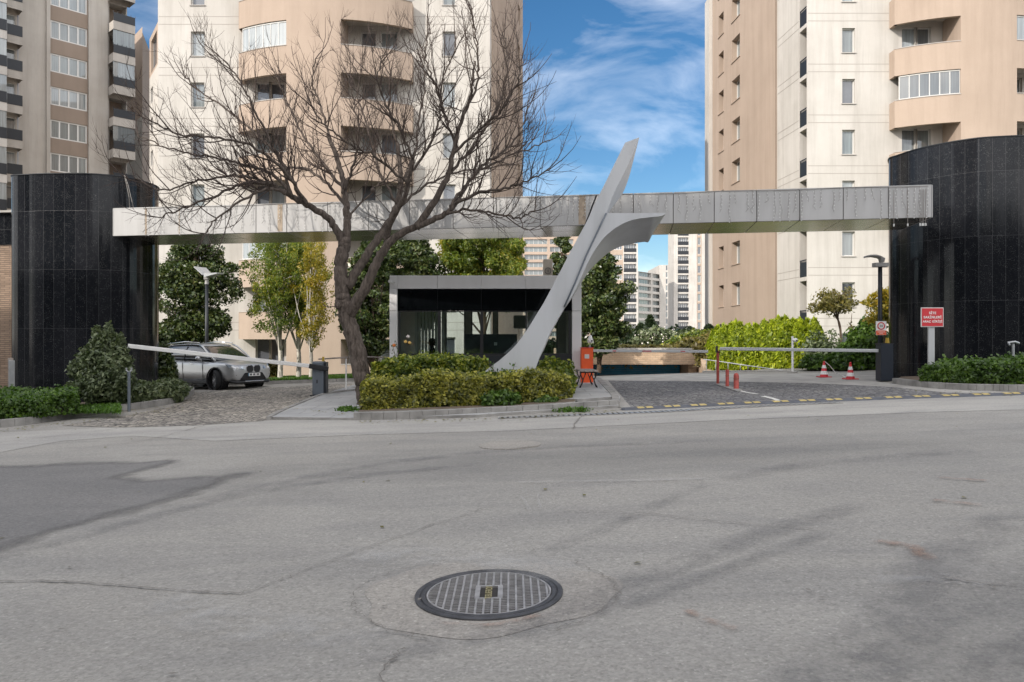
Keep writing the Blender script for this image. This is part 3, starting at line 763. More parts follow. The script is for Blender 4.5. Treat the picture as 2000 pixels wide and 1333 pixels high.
# unseen block added behind the viewer to shade the road; shows in the granite
TB = empty('shade_block', (-35, -25, 0), 'unseen plain block added across the street to shade the road', 'apartment block')
mb = MB(); cvq = plane_curve((-14, -22), (-1, 0))
hq = []
for i in range(18):
    for k in range(11): hq.append((1.2+i*3.7, 3.0+i*3.7, 2.0+k*3.1, 3.6+k*3.1))
wall(mb, cvq, 0, 70, -3, 36.6, hq, .25, None, 0)
boxwalls(mb, [(-14, -36), (-14, -22)], -3, 36.6, 0); boxwalls(mb, [(-84, -22), (-84, -36), (-14, -36)], -3, 36.6, 0)
mb.add([(-14, -22, 36.6), (-84, -22, 36.6), (-84, -36, 36.6), (-14, -36, 36.6)], [(0, 1, 2, 3)], 0)
mb.build('wall', M['greywall'], TB)
mb = MB(); mb.box(-83.9, -14.1, -22.35, -22.25, -2, 36); mb.build('glazing', M['pane_d'], TB)
# ------------------------------------------------------------------ ground
xs = sorted(set([-1500,-600,-250,-120,-70,-45]+list(np.arange(-30, 30.1, 2.0))+[2.9, 8.8, 45, 70, 120, 250, 600, 1500]))
ys = sorted(set([-400,-120,-60]+list(np.arange(-30, 28.1, 2.0))+[27, 30, 33, 36, 39, 42, 46, 50, 58, 68, 90, 140, 250, 500, 1200, 3000]))
mb = MB()
for i in range(len(xs)-1):
    for j in range(len(ys)-1):
        if xs[i] >= 2.89 and xs[i+1] <= 8.81 and ys[j] >= 27 and ys[j+1] <= 46: continue
        q = [(xs[i], ys[j]), (xs[i+1], ys[j]), (xs[i+1], ys[j+1]), (xs[i], ys[j+1])]
        mb.add([(x, y, gz(x, y)) for x, y in q], [(0, 1, 2, 3)])
tag(mb.build('ground', M['road']), kind='structure')

def pxpoly(pts): return [tuple(G(*p)[:2]) for p in pts]
def sheet(name, poly, h, mat, kind='structure', label=None):
    mb = MB(); n = len(poly)
    area = sum(poly[i][0]*poly[(i+1) % n][1]-poly[(i+1) % n][0]*poly[i][1] for i in range(n))
    if area < 0: poly = poly[::-1]
    # fine enough only for flat ground: all sheets stay south of Y = 28
    mb.add([(x, y, gz(x, y)+h) for x, y in poly], [list(range(n))])
    o = mb.build(name, mat); tag(o, kind=kind); return o

sheet('concrete_apron', pxpoly([(-500, 925), (0, 884), (120, 862), (260, 852), (420, 862), (700, 850), (1000, 842), (1400, 822), (1800, 806), (2400, 790), (2400, 768), (1990, 772), (1600, 785), (1230, 802), (980, 818), (700, 821), (520, 822), (300, 832), (0, 846), (-500, 880)]), .004, M['apron'])
sheet('cobbled_driveway', pxpoly([(120, 832), (250, 812), (330, 796), (372, 778), (380, 768), (300, 752), (700, 750), (690, 764), (640, 771), (600, 785), (545, 812), (515, 823), (380, 832), (240, 836)]), .009, M['cob_l'])
sheet('cobbled_entry', pxpoly([(1188, 744), (1225, 792), (1236, 800), (1500, 787), (1800, 776), (1990, 770), (1850, 768), (1745, 757), (1600, 750), (1480, 747), (1390, 746)]), .009, M['cob_r'])
sheet('entry_concrete', pxpoly([(1100, 732.5), (1188, 743.9), (1390, 745.9), (1480, 746.9), (1600, 749.9), (1745, 756.9), (1850, 767.9), (2000, 769), (1900, 762), (1760, 752), (1715, 746), (1800, 730), (1700, 728), (1550, 730), (1500, 731)]), .006, M['concrete'])
sheet('ramp_kerb_strip', pxpoly([(1176, 746), (1187, 744), (1236, 801), (1210, 797)]), .013, M['apron'])
# darker areas, joints and marks on the road
def blobby(pts, amp=.06, n=6, seed=0):
    r = random.Random(seed); out = []
    for i in range(len(pts)):
        a = Vector(pts[i]); b = Vector(pts[(i+1) % len(pts)])
        for k in range(n):
            p = a.lerp(b, k/n); out.append((p.x+r.uniform(-amp, amp), p.y+r.uniform(-amp, amp)))
    return out
def feathered(name, poly, h, mat, feather=.3, step=.09):
    """a patch with a ragged, fading edge: opacity kept per vertex"""
    Pg = np.array(poly); A_, B_ = Pg, np.roll(Pg, -1, 0); x0, y0 = Pg.min(0)-feather; x1, y1 = Pg.max(0)+feather
    nx, ny = int((x1-x0)/step), int((y1-y0)/step); X, Y = np.meshgrid(np.linspace(x0, x1, nx+1), np.linspace(y0, y1, ny+1), indexing='ij')
    D = np.full(X.shape, 1e9); ins = np.zeros(X.shape, bool)
    for a, b in zip(A_, B_):
        d = b-a; t = np.clip(((X-a[0])*d[0]+(Y-a[1])*d[1])/(d@d), 0, 1); D = np.minimum(D, np.hypot(X-a[0]-t*d[0], Y-a[1]-t*d[1]))
        if abs(d[1]) > 1e-9: ins ^= ((a[1] > Y) != (b[1] > Y)) & (X < d[0]*(Y-a[1])/d[1]+a[0])
    D = np.where(ins, D, -D)
    w = np.array([[min(1, max(0, .5+(D[i, j]+.16*mnoise.noise(Vector((X[i, j]*2.2, Y[i, j]*2.2, 0)))+.1*mnoise.noise(Vector((X[i, j]*7, Y[i, j]*7, 4))))/feather)) for j in range(ny+1)] for i in range(nx+1)])
    idx = -np.ones(w.shape, int); vs, ws, fs = [], [], []
    for i in range(nx):
        for j in range(ny):
            c = ((i, j), (i+1, j), (i+1, j+1), (i, j+1))
            if max(w[k] for k in c) <= 0: continue
            f = []
            for k in c:
                if idx[k] < 0: idx[k] = len(vs); x, y = X[k], Y[k]; vs.append((x, y, gz(x, y)+h)); ws.append(w[k])
                f.append(idx[k])
            fs.append(f)
    me = bpy.data.meshes.new(name); me.from_pydata(vs, [], fs); at = me.attributes.new('patch_fade', 'FLOAT', 'POINT'); at.data.foreach_set('value', ws)
    me.materials.append(mat); o = bpy.data.objects.new(name, me); COL.objects.link(o); return tag(o, kind='structure')
def patch_fade_mix(m, k):
    N, L = m.node_tree.nodes, m.node_tree.links; a = N.new('ShaderNodeAttribute'); a.attribute_name = 'patch_fade'; t = N.new('ShaderNodeBsdfTransparent'); ms = N.new('ShaderNodeMixShader')
    L.new(math_n(N, L, 'MULTIPLY', a.outputs['Fac'], k), ms.inputs[0]); L.new(t.outputs[0], ms.inputs[1]); L.new(N['Principled BSDF'].outputs[0], ms.inputs[2]); L.new(ms.outputs[0], N['Material Output'].inputs[0])
patch_fade_mix(M['patch'], 1.0)
feathered('dark_road_patch', pxpoly([(-560, 930), (0, 913), (180, 906), (335, 902), (290, 915), (225, 936), (330, 938), (470, 927), (400, 950), (300, 985), (120, 1035), (0, 1072), (-420, 1210)]), .004, M['patch'])  # darker patch with a fading edge on the left of the road
M['patch2'] = mat_asphalt('asphalt_worn_dark', (.20,.195,.19), (.25,.243,.235), (.19,.185,.18), .6); patch_fade_mix(M['patch2'], .18)
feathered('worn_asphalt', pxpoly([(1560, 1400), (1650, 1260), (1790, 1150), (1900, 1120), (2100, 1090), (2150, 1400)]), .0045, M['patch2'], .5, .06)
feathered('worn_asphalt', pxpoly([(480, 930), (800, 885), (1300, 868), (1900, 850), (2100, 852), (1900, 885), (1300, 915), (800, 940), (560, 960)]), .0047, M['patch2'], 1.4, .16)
def mark_mat(name, col, lo, hi, stretch=(1, 1, 1), rot=0, scale=3, amax=.6):
    m, N, L, b = newmat(name); tc = N.new('ShaderNodeTexCoord'); out = N['Material Output']
    b.inputs['Base Color'].default_value = (*col, 1); b.inputs['Roughness'].default_value = .9
    n = noise_node(N, L, mapped(N, L, tc.outputs['Object'], stretch, (0, 0, rot)), scale, 8, .7)
    uv = N.new('ShaderNodeSeparateXYZ'); L.new(tc.outputs['UV'], uv.inputs[0])
    ed = math_n(N, L, 'MULTIPLY', math_n(N, L, 'MULTIPLY', uv.outputs['Y'], math_n(N, L, 'SUBTRACT', 1.0, uv.outputs['Y'])), 4.0)
    en = math_n(N, L, 'MULTIPLY', math_n(N, L, 'MULTIPLY', uv.outputs['X'], math_n(N, L, 'SUBTRACT', 1.0, uv.outputs['X'])), 9.0, True)
    f = math_n(N, L, 'MULTIPLY', math_n(N, L, 'MULTIPLY', ramp(N, L, n, [(lo, (0,)*3), (hi, (1,)*3)]), ed), math_n(N, L, 'MULTIPLY', en, amax))
    t = N.new('ShaderNodeBsdfTransparent'); ms = N.new('ShaderNodeMixShader')
    L.new(f, ms.inputs[0]); L.new(t.outputs[0], ms.inputs[1]); L.new(b.outputs[0], ms.inputs[2]); L.new(ms.outputs[0], out.inputs[0])
    return m
M['tyre'] = mark_mat('tyre_mark', (.11,.11,.12), .36, .6, (1, 1, 1), 0, 2.5, .2)
M['tar'] = mark_mat('tar_wear', (.10,.10,.11), .4, .62, (1, 1, 1), 0, 6, .22)
M['rusty'] = mark_mat('rust_wear', (.30,.20,.15), .42, .62, (1, 1, 1), 0, 7, .7)
M['pale'] = mark_mat('pale_wear', (.47,.46,.44), .4, .65, (1, 1, 1), 0, 3, .4)
M['crack'] = simple('crack', (.185,.168,.148), .95)
def spline(pts, n=8):
    out = []; k = len(pts)
    for i in range(k-1):
        p0, p1, p2, p3 = (Vector(pts[max(i-1, 0)]), Vector(pts[i]), Vector(pts[i+1]), Vector(pts[min(i+2, k-1)]))
        for j in range(n):
            t = j/n; out.append(.5*((2*p1)+(p2-p0)*t+(2*p0-5*p1+4*p2-p3)*t*t+(3*p1-p0-3*p2+p3)*t**3))
    out.append(Vector(pts[-1])); return out
def ribbon(mb, pts, w, h, taper=False):
    pts = spline([(p[0], p[1], 0) for p in pts]); k = len(pts); L_, R_ = [], []
    for i, p in enumerate(pts):
        d = (pts[min(i+1, k-1)]-pts[max(i-1, 0)]).normalized(); q = Vector((-d.y, d.x, 0)); ww = w/2
        L_.append(p+q*ww); R_.append(p-q*ww)
    for i in range(k-1):
        a, b, c, d = R_[i], R_[i+1], L_[i+1], L_[i]
        mb.quad(*[(v.x, v.y, gz(v.x, v.y)+h) for v in (a, b, c, d)], 0, [(i/(k-1), 0), ((i+1)/(k-1), 0), ((i+1)/(k-1), 1), (i/(k-1), 1)])
hh_ = .009
for nm, mt, lines in (
    ('tyre_marks', 'tyre', [([(-80, 1110), (100, 1065), (300, 1010), (520, 960), (760, 925), (980, 905)], .30), ([(1060, 1080), (1180, 1035), (1290, 985), (1390, 942)], .22),
                            ([(1000, 1250), (1150, 1175), (1350, 1095), (1550, 1025), (1700, 985)], .34), ([(1180, 1200), (1400, 1120), (1620, 1040)], .2),
                            ([(1400, 940), (1600, 905), (1900, 880)], .4), ([(300, 1000), (700, 915), (1000, 880), (1400, 862)], .35), ([(1990, 1000), (1850, 1080), (1780, 1150)], .5)]),
    ('tar_streaks', 'tar', [([(1540, 1360), (1640, 1280), (1740, 1200), (1830, 1120)], .34), ([(1680, 1340), (1780, 1260), (1900, 1180)], .3), ([(1880, 1345), (1960, 1290), (2050, 1240)], .3), ([(700, 1290), (950, 1250), (1200, 1190)], .22)]),
    ('rusty_scrapes', 'rusty', [([(1700, 1060), (1780, 1072), (1815, 1100)], .16), ([(1340, 1195), (1380, 1215), (1440, 1235)], .08), ([(860, 1222), (960, 1226), (1060, 1205)], .06), ([(1830, 935), (1930, 942)], .12), ([(1820, 980), (1920, 990)], .12)]),
    ('pale_scuffs', 'pale', [([(640, 1090), (900, 1095), (1150, 1130)], .5), ([(1000, 945), (1200, 942), (1390, 938)], .12), ([(1690, 1140), (1860, 1135), (1930, 1150)], .22), ([(300, 1180), (500, 1230), (760, 1250)], .5), ([(1020, 975), (1035, 1000)], .04), ([(1050, 970), (1055, 1000)], .03)])):
    mb = MB()
    for pl, w in lines: ribbon(mb, [G(*p)[:2] for p in pl], w, hh_); hh_ += .0006
    tag(mb.build(nm, M[mt]), kind='structure')
def crackline(mb, pl, w=.012, amp=.025, h=.0135, seed=1):
    r = random.Random(seed); pts = spline([tuple(G(*p)[:2])+(0,) for p in pl], 14); pp = [Vector((p.x+r.uniform(-amp, amp), p.y+r.uniform(-amp, amp), 0)) for p in pts]
    for i in range(len(pp)-1):
        a, b = pp[i], pp[i+1]; d = (b-a); 
        if d.length < 1e-4: continue
        d.normalize(); q = Vector((-d.y, d.x, 0))*(w/2*r.uniform(.3, 1.3))
        mb.quad(*[(v.x, v.y, gz(v.x, v.y)+h) for v in (a-q, b-q, b+q, a+q)])
mb = MB()
crackline(mb, [(-60, 1140), (100, 1138), (250, 1148), (380, 1158), (470, 1162)], .016, .01, .0135, 2)
crackline(mb, [(470, 1162), (540, 1138), (640, 1100), (780, 1050), (960, 990)], .008, .02, .0137, 3)
crackline(mb, [(700, 1200), (690, 1160), (760, 1120), (860, 1105)], .006, .02, .0139, 4)
crackline(mb, [(1120, 1100), (1185, 1130), (1207, 1160), (1190, 1190), (1090, 1235)], .006, .02, .0141, 5)
crackline(mb, [(700, 1200), (760, 1236), (840, 1252)], .006, .02, .0143, 6)
crackline(mb, [(1845, 1130), (1900, 1140), (1990, 1148)], .012, .02, .0145, 7)
crackline(mb, [(740, 1345), (760, 1300), (790, 1270)], .01, .02, .0147, 8)
crackline(mb, [(1100, 1000), (1250, 1005), (1450, 1025), (1640, 1040)], .008, .02, .0149, 9)
crackline(mb, [(0, 866), (120, 852), (230, 838)], .02, .03, .0151, 10)
crackline(mb, [(180, 874), (280, 862), (400, 832)], .02, .03, .0153, 11)
crackline(mb, [(1120, 840), (1128, 822), (1140, 812)], .02, .02, .0155, 12)
r_ = random.Random(5)
for i in range(130):
    x = r_.uniform(-5, 6); y = r_.uniform(3.2, 13); a = r_.uniform(0, PI); s_ = r_.uniform(.008, .028)
    c_ = Vector((x, y, 0)); u = Vector((math.cos(a), math.sin(a), 0))*s_; v = Vector((-u.y, u.x, 0))*.4
    mb.quad(*[(q.x, q.y, gz(q.x, q.y)+.0165) for q in (c_-u, c_-v, c_+u, c_+v)])
tag(mb.build('road_cracks', M['crack']), kind='structure')

def raised(name, poly, h, top, side=None, kind='structure'):
    mb = MB(); mb.prism(poly, lambda x, y: gz(x, y)-.3, lambda x, y: gz(x, y)+h, 0, 1)
    return tag(mb.build(name, [top, side or M['kerb']], bevel=.012), kind=kind)
def kerb(name, pts, w=.14, h=.15, left=True, closed=False, lab=None):
    """kerb stones along a polyline of (x, y)"""
    pts = [Vector((p[0], p[1], 0)) for p in spline([(p[0], p[1], 0) for p in pts], 5)]; k = len(pts); off = []
    for i, p in enumerate(pts):
        d = (pts[min(i+1, k-1)]-pts[max(i-1, 0)]).normalized(); off.append(Vector((-d.y, d.x, 0))*(w if left else -w))
    mb = MB(); sgap = 0
    for i in range(k-1):
        a, b, c, d = pts[i], pts[i+1], pts[i+1]+off[i+1], pts[i]+off[i]
        e = .004
        mb.prism([(v.x, v.y) for v in (a.lerp(b, e), b.lerp(a, e), c.lerp(d, e), d.lerp(c, e))], lambda x, y: gz(x, y)-.2, lambda x, y: gz(x, y)+h)
    return tag(mb.build(name, M['kerb'], bevel=.012), kind='structure')

# island in the middle: left ramped pavement, planted bed, right pavement
island = pxpoly([(640, 771), (600, 786), (560, 802), (530, 820), (690, 822), (930, 816), (1208, 797), (1212, 780), (1176, 744), (1130, 733), (1000, 728), (760, 735), (700, 752)])
raised('island_pavement', island, .055, M['pave'])
kerb('island_kerb', pxpoly([(690, 822), (800, 819.5), (930, 813), (1080, 805), (1207, 796)]), .16, .15, True)
kerb('island_kerb', pxpoly([(1209, 796), (1207, 784), (1190, 765), (1172, 746)]), .15, .14, True)
kerb('driveway_kerb', pxpoly([(520, 821), (545, 808), (580, 793), (632, 773), (700, 764)]), .1, .075, False)
raised('paved_corner', pxpoly([(1128, 792), (1206, 786), (1206, 782), (1170, 748), (1130, 748), (1090, 760), (1100, 790)]), .13, M['pave'])
bed = pxpoly([(700, 816), (930, 809), (1122, 796), (1135, 770), (1130, 748), (1000, 740), (760, 748), (715, 770)])
raised('planting_bed', bed, .12, M['soil'])
# left bed
kl = [(-500, 868), (-250, 852), (0, 836), (100, 823), (200, 808), (290, 797), (345, 787), (372, 776), (378, 766), (350, 757)]
kerb('bed_kerb', pxpoly(kl), .17, .16, True)
lb = pxpoly([(-450, 862), (0, 828), (100, 815), (200, 801), (290, 790), (340, 781), (365, 773), (366, 765), (340, 754), (250, 745), (-450, 760)])
raised('planting_bed', lb, .13, M['soil'])
# right bed
kr = [(1748, 756), (1800, 759), (1900, 765), (2000, 768), (2300, 776)]
kerb('bed_kerb', pxpoly([(1742, 750), (1800, 757), (1860, 762), (1940, 764.5), (2020, 766), (2400, 772)]), .16, .14, True)
raised('planting_bed', pxpoly([(1750, 750), (1800, 755), (1860, 759.5), (1940, 762), (2020, 763), (2400, 768), (2400, 745), (2000, 738), (1760, 744)]), .11, M['soil'])
# lawn in front of the centre tower
def gridsheet(name, x0, x1, y0, y1, h, mat, nx=10, ny=10):
    mb = MB()
    for i in range(nx):
        for j in range(ny):
            q = [(x0+(x1-x0)*a/nx, y0+(y1-y0)*b/ny) for a, b in ((i, j), (i+1, j), (i+1, j+1), (i, j+1))]
            mb.add([(x, y, gz(x, y)+h) for x, y in q], [(0, 1, 2, 3)])
    return tag(mb.build(name, mat), kind='structure')
M['lawn'] = simple('lawn_base', (.035,.07,.012), .95, var=.4, scale=3, bump=.8)
gridsheet('lawn_ground', -24, 2, 29.3, 44.8, .10, M['lawn'], 13, 12)
kerb('lawn_kerb', [(-24, 29.1), (-14, 29.1), (-5, 29.1), (2, 29.1)], .18, .13, True)
gridsheet('terrace_ground', 8.9, 45, 28.6, 60, .02, M['lawn'], 18, 16)
# ramp down to the garage
mb = MB()
def rz(y): return gz(5, 27)-.02-(y-27)*.225 if y < 36 else gz(5, 27)-.02-9*.225-(y-36)*.03
for a, b in ((27, 30), (30, 33), (33, 36), (36, 46)): mb.quad((2.9, a, rz(a)), (8.8, a, rz(a)), (8.8, b, rz(b)), (2.9, b, rz(b)))
mb.quad((2.9, 27, gz(3, 27)), (8.8, 27, gz(8.8, 27)), (8.8, 27, gz(8.8, 27)-.3), (2.9, 27, gz(3, 27)-.3))
tag(mb.build('ramp', M['ramp']), kind='structure'); mb = MB()
mb.quad((2.9, 27, .5), (2.9, 46, .5), (2.9, 46, -3), (2.9, 27, -3)); mb.quad((8.81, 27, gz(8.8, 27)), (8.81, 46, gz(8.8, 46)), (8.81, 46, -3), (8.81, 27, -3)); mb.quad((2.9, 46, .3), (8.81, 46, .3), (8.81, 46, -3), (2.9, 46, -3)); mb.build('ramp_wall', M['brick_wall'], None)['kind'] = 'structure'
GP = empty('garage_entrance', (6, 36, 0), 'stone-faced underground garage portal above a blue shutter', 'garage entrance')
mb = MB(); mb.box(2.5, 8.75, 36, 36.4, .50, 1.18); mb.box(2.5, 2.9, 35.9, 46, -2.4, 1.17); mb.box(8.36, 8.75, 36.41, 46, -2.4, 1.16); mb.box(2.91, 8.35, 36.41, 46, .55, 1.15)
mb.build('portal', M['brick_wall'], GP)
mb = MB(); mb.box(2.4, 8.85, 35.9, 36.5, 1.183, 1.27); mb.build('coping', M['concrete'], GP, bevel=.01)
mb = MB()
a = Vector((8.75, 36, 0)); b = Vector((6.85, 27.4, 0)); nrm = Vector((b.y-a.y, a.x-b.x, 0)).normalized()*.3
for k in range(6):
    p = a.lerp(b, k/6); q = a.lerp(b, (k+1)/6); zt0 = 1.18-.12*(k) ; zt1 = 1.18-.12*(k+1)
    vs = [p, q, q-nrm, p-nrm]; zz0 = -2.3
    mb.add([(v.x, v.y, -2.3) for v in vs]+[(p.x, p.y, zt0), (q.x, q.y, zt1), (q.x-nrm.x, q.y-nrm.y, zt1), (p.x-nrm.x, p.y-nrm.y, zt0)], [(4,5,6,7), (0,1,5,4), (1,2,6,5), (2,3,7,6), (3,0,4,7)])
mb.build('wing_wall', M['brick_wall'], GP)
mb = MB()
for i in range(30): mb.box(2.95, 8.3, 38+.0, 38.03+(.012 if i % 2 else 0), -2.1+i*.09, -2.1+i*.09+.084)
mb.build('shutter', M['blue'], GP)
tri = MB(); tri.add([(6.75+.0, 27.05, gz(6.8, 27)-.003), (8.85, 27.0, gz(8.8, 27)-.003), (9.0, 36.6, gz(8.8, 36)-.003), (8.9, 36, gz(8.8, 36)-.003)], [(0, 1, 2, 3)])
tag(tri.build('ramp_bank', M['soil']), kind='structure')

# ------------------------------------------------------------------ manhole covers, drain, speed hump
def on_ground(mb, h=0): mb.v = [(x, y, z+gz(x, y)+h) for x, y, z in mb.v]; return mb
mc = G(955, 1160); R = .455; cx, cy = mc.x, mc.y
MH = empty('manhole_cover', (cx, cy, gz(cx, cy)), 'round cast-iron telephone manhole cover with a ribbed grid and brass plate', 'manhole cover')
mb = MB(); mb.lathe((cx, cy, 0), [(R, -.02), (R, .012), (R-.012, .016), (R-.028, .016), (R-.034, .006), (R-.038, .006), (R-.042, .014), (R-.064, .016), (R-.070, .006), (R-.070, -.02)], 72)
on_ground(mb).build('frame', M['iron'], MH, smooth=False)
mb = MB(); mb.lathe((cx, cy, 0), [(R-.072, -.02), (R-.072, .004), (.0001, .004)], 72); on_ground(mb).build('cover_plate', M['iron_dirt'], MH)
mb = MB(); mb.lathe((cx, cy, 0), [(R-.072, .0), (R-.072, .014), (R-.082, .014), (R-.082, .0)], 72)
rr = R-.08; dw, dh = .085, .122
for i in range(-7, 8):
    x = (i+.5)*.0475; 
    if abs(x) < rr:
        yy = math.sqrt(rr*rr-x*x)
        segs = [(-yy, yy)] if abs(x) > dw else [(-yy, -dh), (dh, yy)]
        for a, b in segs: mb.box(cx+x-.006, cx+x+.006, cy+a, cy+b, .004, .013)
mb2 = MB()
for j in range(-12, 13):
    y = j*.0285+.014
    if abs(y) < rr:
        xx = math.sqrt(rr*rr-y*y)
        segs = [(-xx, xx)] if abs(y) > dh else [(-xx, -dw), (dw, xx)]
        for a, b in segs: mb.box(cx+a, cx+b, cy+y-.003, cy+y+.003, .004, .0105)
mb.box(cx-dw, cx-dw+.03, cy-dh, cy+dh, .004, .0135); mb.box(cx+dw-.03, cx+dw, cy-dh, cy+dh, .004, .0135)
mb.box(cx-dw+.03, cx+dw-.03, cy-dh, cy-dh+.02, .004, .0135); mb.box(cx-dw+.03, cx+dw-.03, cy+dh-.02, cy+dh, .004, .0135)
on_ground(mb).build('ribs', M['iron_rib'], MH)
t = text_part('TELEFON', .058, M['brass'], MH, (cx+.001, cy, gz(cx, cy)+.011), (0, 0, PI/2), 'lettering', .003, bold=.001)
t2 = text_part('TS', .032, M['iron_rib'], MH, (cx, cy+.19+.08, gz(cx, cy)+.0115), (0, 0, PI/2), 'lettering', .003)
ring = []
for i in range(60):
    a = 2*PI*i/60; r_ = R+.33+.05*math.sin(3*a+1)+.03*math.sin(7*a); ring.append((cx+r_*1.0*math.cos(a)-.01, cy+r_*.84*math.sin(a)))
M['ringc'] = mat_asphalt('cover_concrete', (.30,.277,.245), (.37,.343,.305), (.285,.265,.24), .5)
mb = MB()
for i in range(60):
    a0, a1 = 2*PI*i/60, 2*PI*(i+1)/60
    p0, p1 = ring[i], ring[(i+1) % 60]
    q0 = (cx+(R-.005)*math.cos(a0), cy+(R-.005)*math.sin(a0)); q1 = (cx+(R-.005)*math.cos(a1), cy+(R-.005)*math.sin(a1))
    mb.add([(x, y, gz(x, y)+.0028) for x, y in (q0, p0, p1, q1)], [(0, 1, 2, 3)])
tag(mb.build('cover_surround', M['ringc']), kind='structure')
m2 = G(996, 870); mb = MB(); mb.lathe((m2.x, m2.y, 0), [(.44, -.01), (.44, .012), (.36, .012), (.35, .008), (.0001, .008)], 40)
tag(on_ground(mb).build('manhole_cover', M['ringc']), 'pale concrete manhole cover near the drain in the middle of the road', 'manhole cover')

dl = [G(975, 818), G(1215, 809), G(1310, 804.5), G(1420, 798.5), G(1520, 793), G(1640, 787.5)]
pts = spline([(p.x, p.y, 0) for p in dl], 24); W = .11
DR = empty('drain_grate', (dl[1].x, dl[1].y, gz(dl[1].x, dl[1].y)), 'long steel drain channel grate across the entry in front of the hump', 'drain')
ch = MB(); fr = MB(); br = MB(); acc = 0
for i in range(len(pts)-1):
    a, b = pts[i], pts[i+1]; d = (b-a); Ln = d.length; d.normalize(); q = Vector((-d.y, d.x, 0))
    ch.prism([(v.x, v.y) for v in (a-q*W, b-q*W, b+q*W, a+q*W)], lambda x, y: gz(x, y)-.02, lambda x, y: gz(x, y)+.010)
    for s_ in (-1, 1):
        fr.prism([(v.x, v.y) for v in (a+q*s_*W, b+q*s_*W, b+q*s_*(W+.03), a+q*s_*(W+.03))], lambda x, y: gz(x, y)-.02, lambda x, y: gz(x, y)+.018)
    while acc < Ln:
        c = a+d*acc; s2 = q*W*.98; s3 = d*.055+q*.0
        br.prism([(v.x, v.y) for v in (c-s2-d*.02, c-s2+d*.035, c+s2+d*.035, c+s2-d*.02)], lambda x, y: gz(x, y)-.01, lambda x, y: gz(x, y)+.020)
        acc += .105
    acc -= Ln
ch.build('channel', M['black'], DR); fr.build('frame', M['kerb'], DR); br.build('bars', M['steel'], DR)
hp = [(1213, 801.5), (1300, 797.5), (1440, 791), (1560, 786.2), (1690, 781.5), (1800, 777.5), (1900, 774.2), (2000, 771), (2150, 767)]
hl_ = spline([tuple(G(*p)[:2])+(0,) for p in hp], 10)
SH = empty('speed_hump', (hl_[30].x, hl_[30].y, gz(hl_[30].x, hl_[30].y)), 'dark rubber speed hump with pairs of yellow blocks along the entry', 'speed hump')
mb = MB(); prof = [(-.17, .002), (-.12, .03), (-.04, .045), (.04, .045), (.12, .03), (.17, .002)]
k = len(hl_); rows = []
for i, p in enumerate(hl_):
    d = (hl_[min(i+1, k-1)]-hl_[max(i-1, 0)]).normalized(); q = Vector((-d.y, d.x, 0)); sc_ = .35 if i == 0 else 1
    rows.append([(p+q*o*sc_, z*sc_+.003) for o, z in prof])
for i in range(k-1):
    for j in range(5):
        mb.quad(*[(v.x, v.y, gz(v.x, v.y)+z) for v, z in (rows[i][j], rows[i+1][j], rows[i+1][j+1], rows[i][j+1])])
mb.build('rubber_body', M['rubber'], SH, smooth=True)
ypx = [1258, 1311, 1362, 1415, 1467, 1522, 1574, 1626, 1683, 1742, 1797, 1853, 1913, 1972]
import bisect
for c_ in ypx:
    for o_ in (-8.5, 8.5):
        px = c_+o_; py = np.interp(px, [h[0] for h in hp], [h[1] for h in hp])
        c = G(px, py); d = (G(px+4, np.interp(px+4, [h[0] for h in hp], [h[1] for h in hp]))-c); d.z = 0; d.normalize(); q = Vector((-d.y, d.x, 0))
        mb = MB(); hw = .068
        vs = []
        for o, z in ((-.125, .034), (-.04, .051), (.04, .051), (.125, .034)):
            for s_ in (-hw, hw):
                v = c+q*o+d*s_; vs.append((v.x, v.y, gz(v.x, v.y)+z))
        mb.add(vs, [(0, 1, 3, 2), (2, 3, 5, 4), (4, 5, 7, 6)]); mb.build('yellow_block', M['yellow'], SH)
mb = MB(); ribbon(mb, [G(1443, 764)[:2], G(1460, 768)[:2], G(1479, 771)[:2]], .09, .014); ribbon(mb, [G(1489, 775)[:2], G(1510, 780)[:2], G(1528, 787)[:2]], .11, .014)
tag(mb.build('lane_marking', M['white_line']), kind='structure')
raised('bollard_island', pxpoly([(1397, 752), (1408, 750), (1450, 764), (1440, 767)]), .03, M['kerb'])

# ------------------------------------------------------------------ granite walls of the gate
def granite_wall(label, cx, cy, pts, top, zoff=0.0):
    T = empty('granite_wall', (cx, cy, 0), label, 'gate wall')
    mb = MB(); pts = [(v.x, v.y) for v in spline([(p[0], p[1], 0) for p in pts], 6)]
    u = 0; zb = -1.0
    for i in range(len(pts)-1):
        a, b = pts[i], pts[i+1]; ln = math.hypot(b[0]-a[0], b[1]-a[1])
        mb.quad((*a, zb), (*b, zb), (*b, top), (*a, top), 0, [(u, zb-zoff), (u+ln, zb-zoff), (u+ln, top-zoff), (u, top-zoff)]); u += ln
    mb.add([(p[0], p[1], top) for p in pts], [list(range(len(pts)))], 1)
    e0, e1 = pts[0], pts[-1]; mb.quad((*e1, zb), (*e0, zb), (*e0, top), (*e1, top), 1)
    w = mb.build('granite_cladding', [M['granite'], M['kerb']], T)
    cp = MB()
    for i in range(len(pts)-1):
        a, b = Vector(pts[i]+(0,)), Vector(pts[i+1]+(0,)); 
        cp.bar((a.x, a.y, top+.012), (b.x, b.y, top+.012), .05, .02)
    cp.build('coping', M['darkmetal'], T)
    return T, pts
LW, lp = granite_wall('black granite gate wall at the left with the white beam end passing in front', -12.5, 22.5, [(-14.05, 24.5), (-14.03, 22.4), (-13.99, 21.46), (-13.35, 21.24), (-12.68, 21.13), (-11.83, 21.13), (-11.34, 21.26), (-10.85, 21.60), (-10.62, 22.26), (-10.60, 22.96), (-10.95, 23.75), (-11.75, 25)], 6.2, .33)
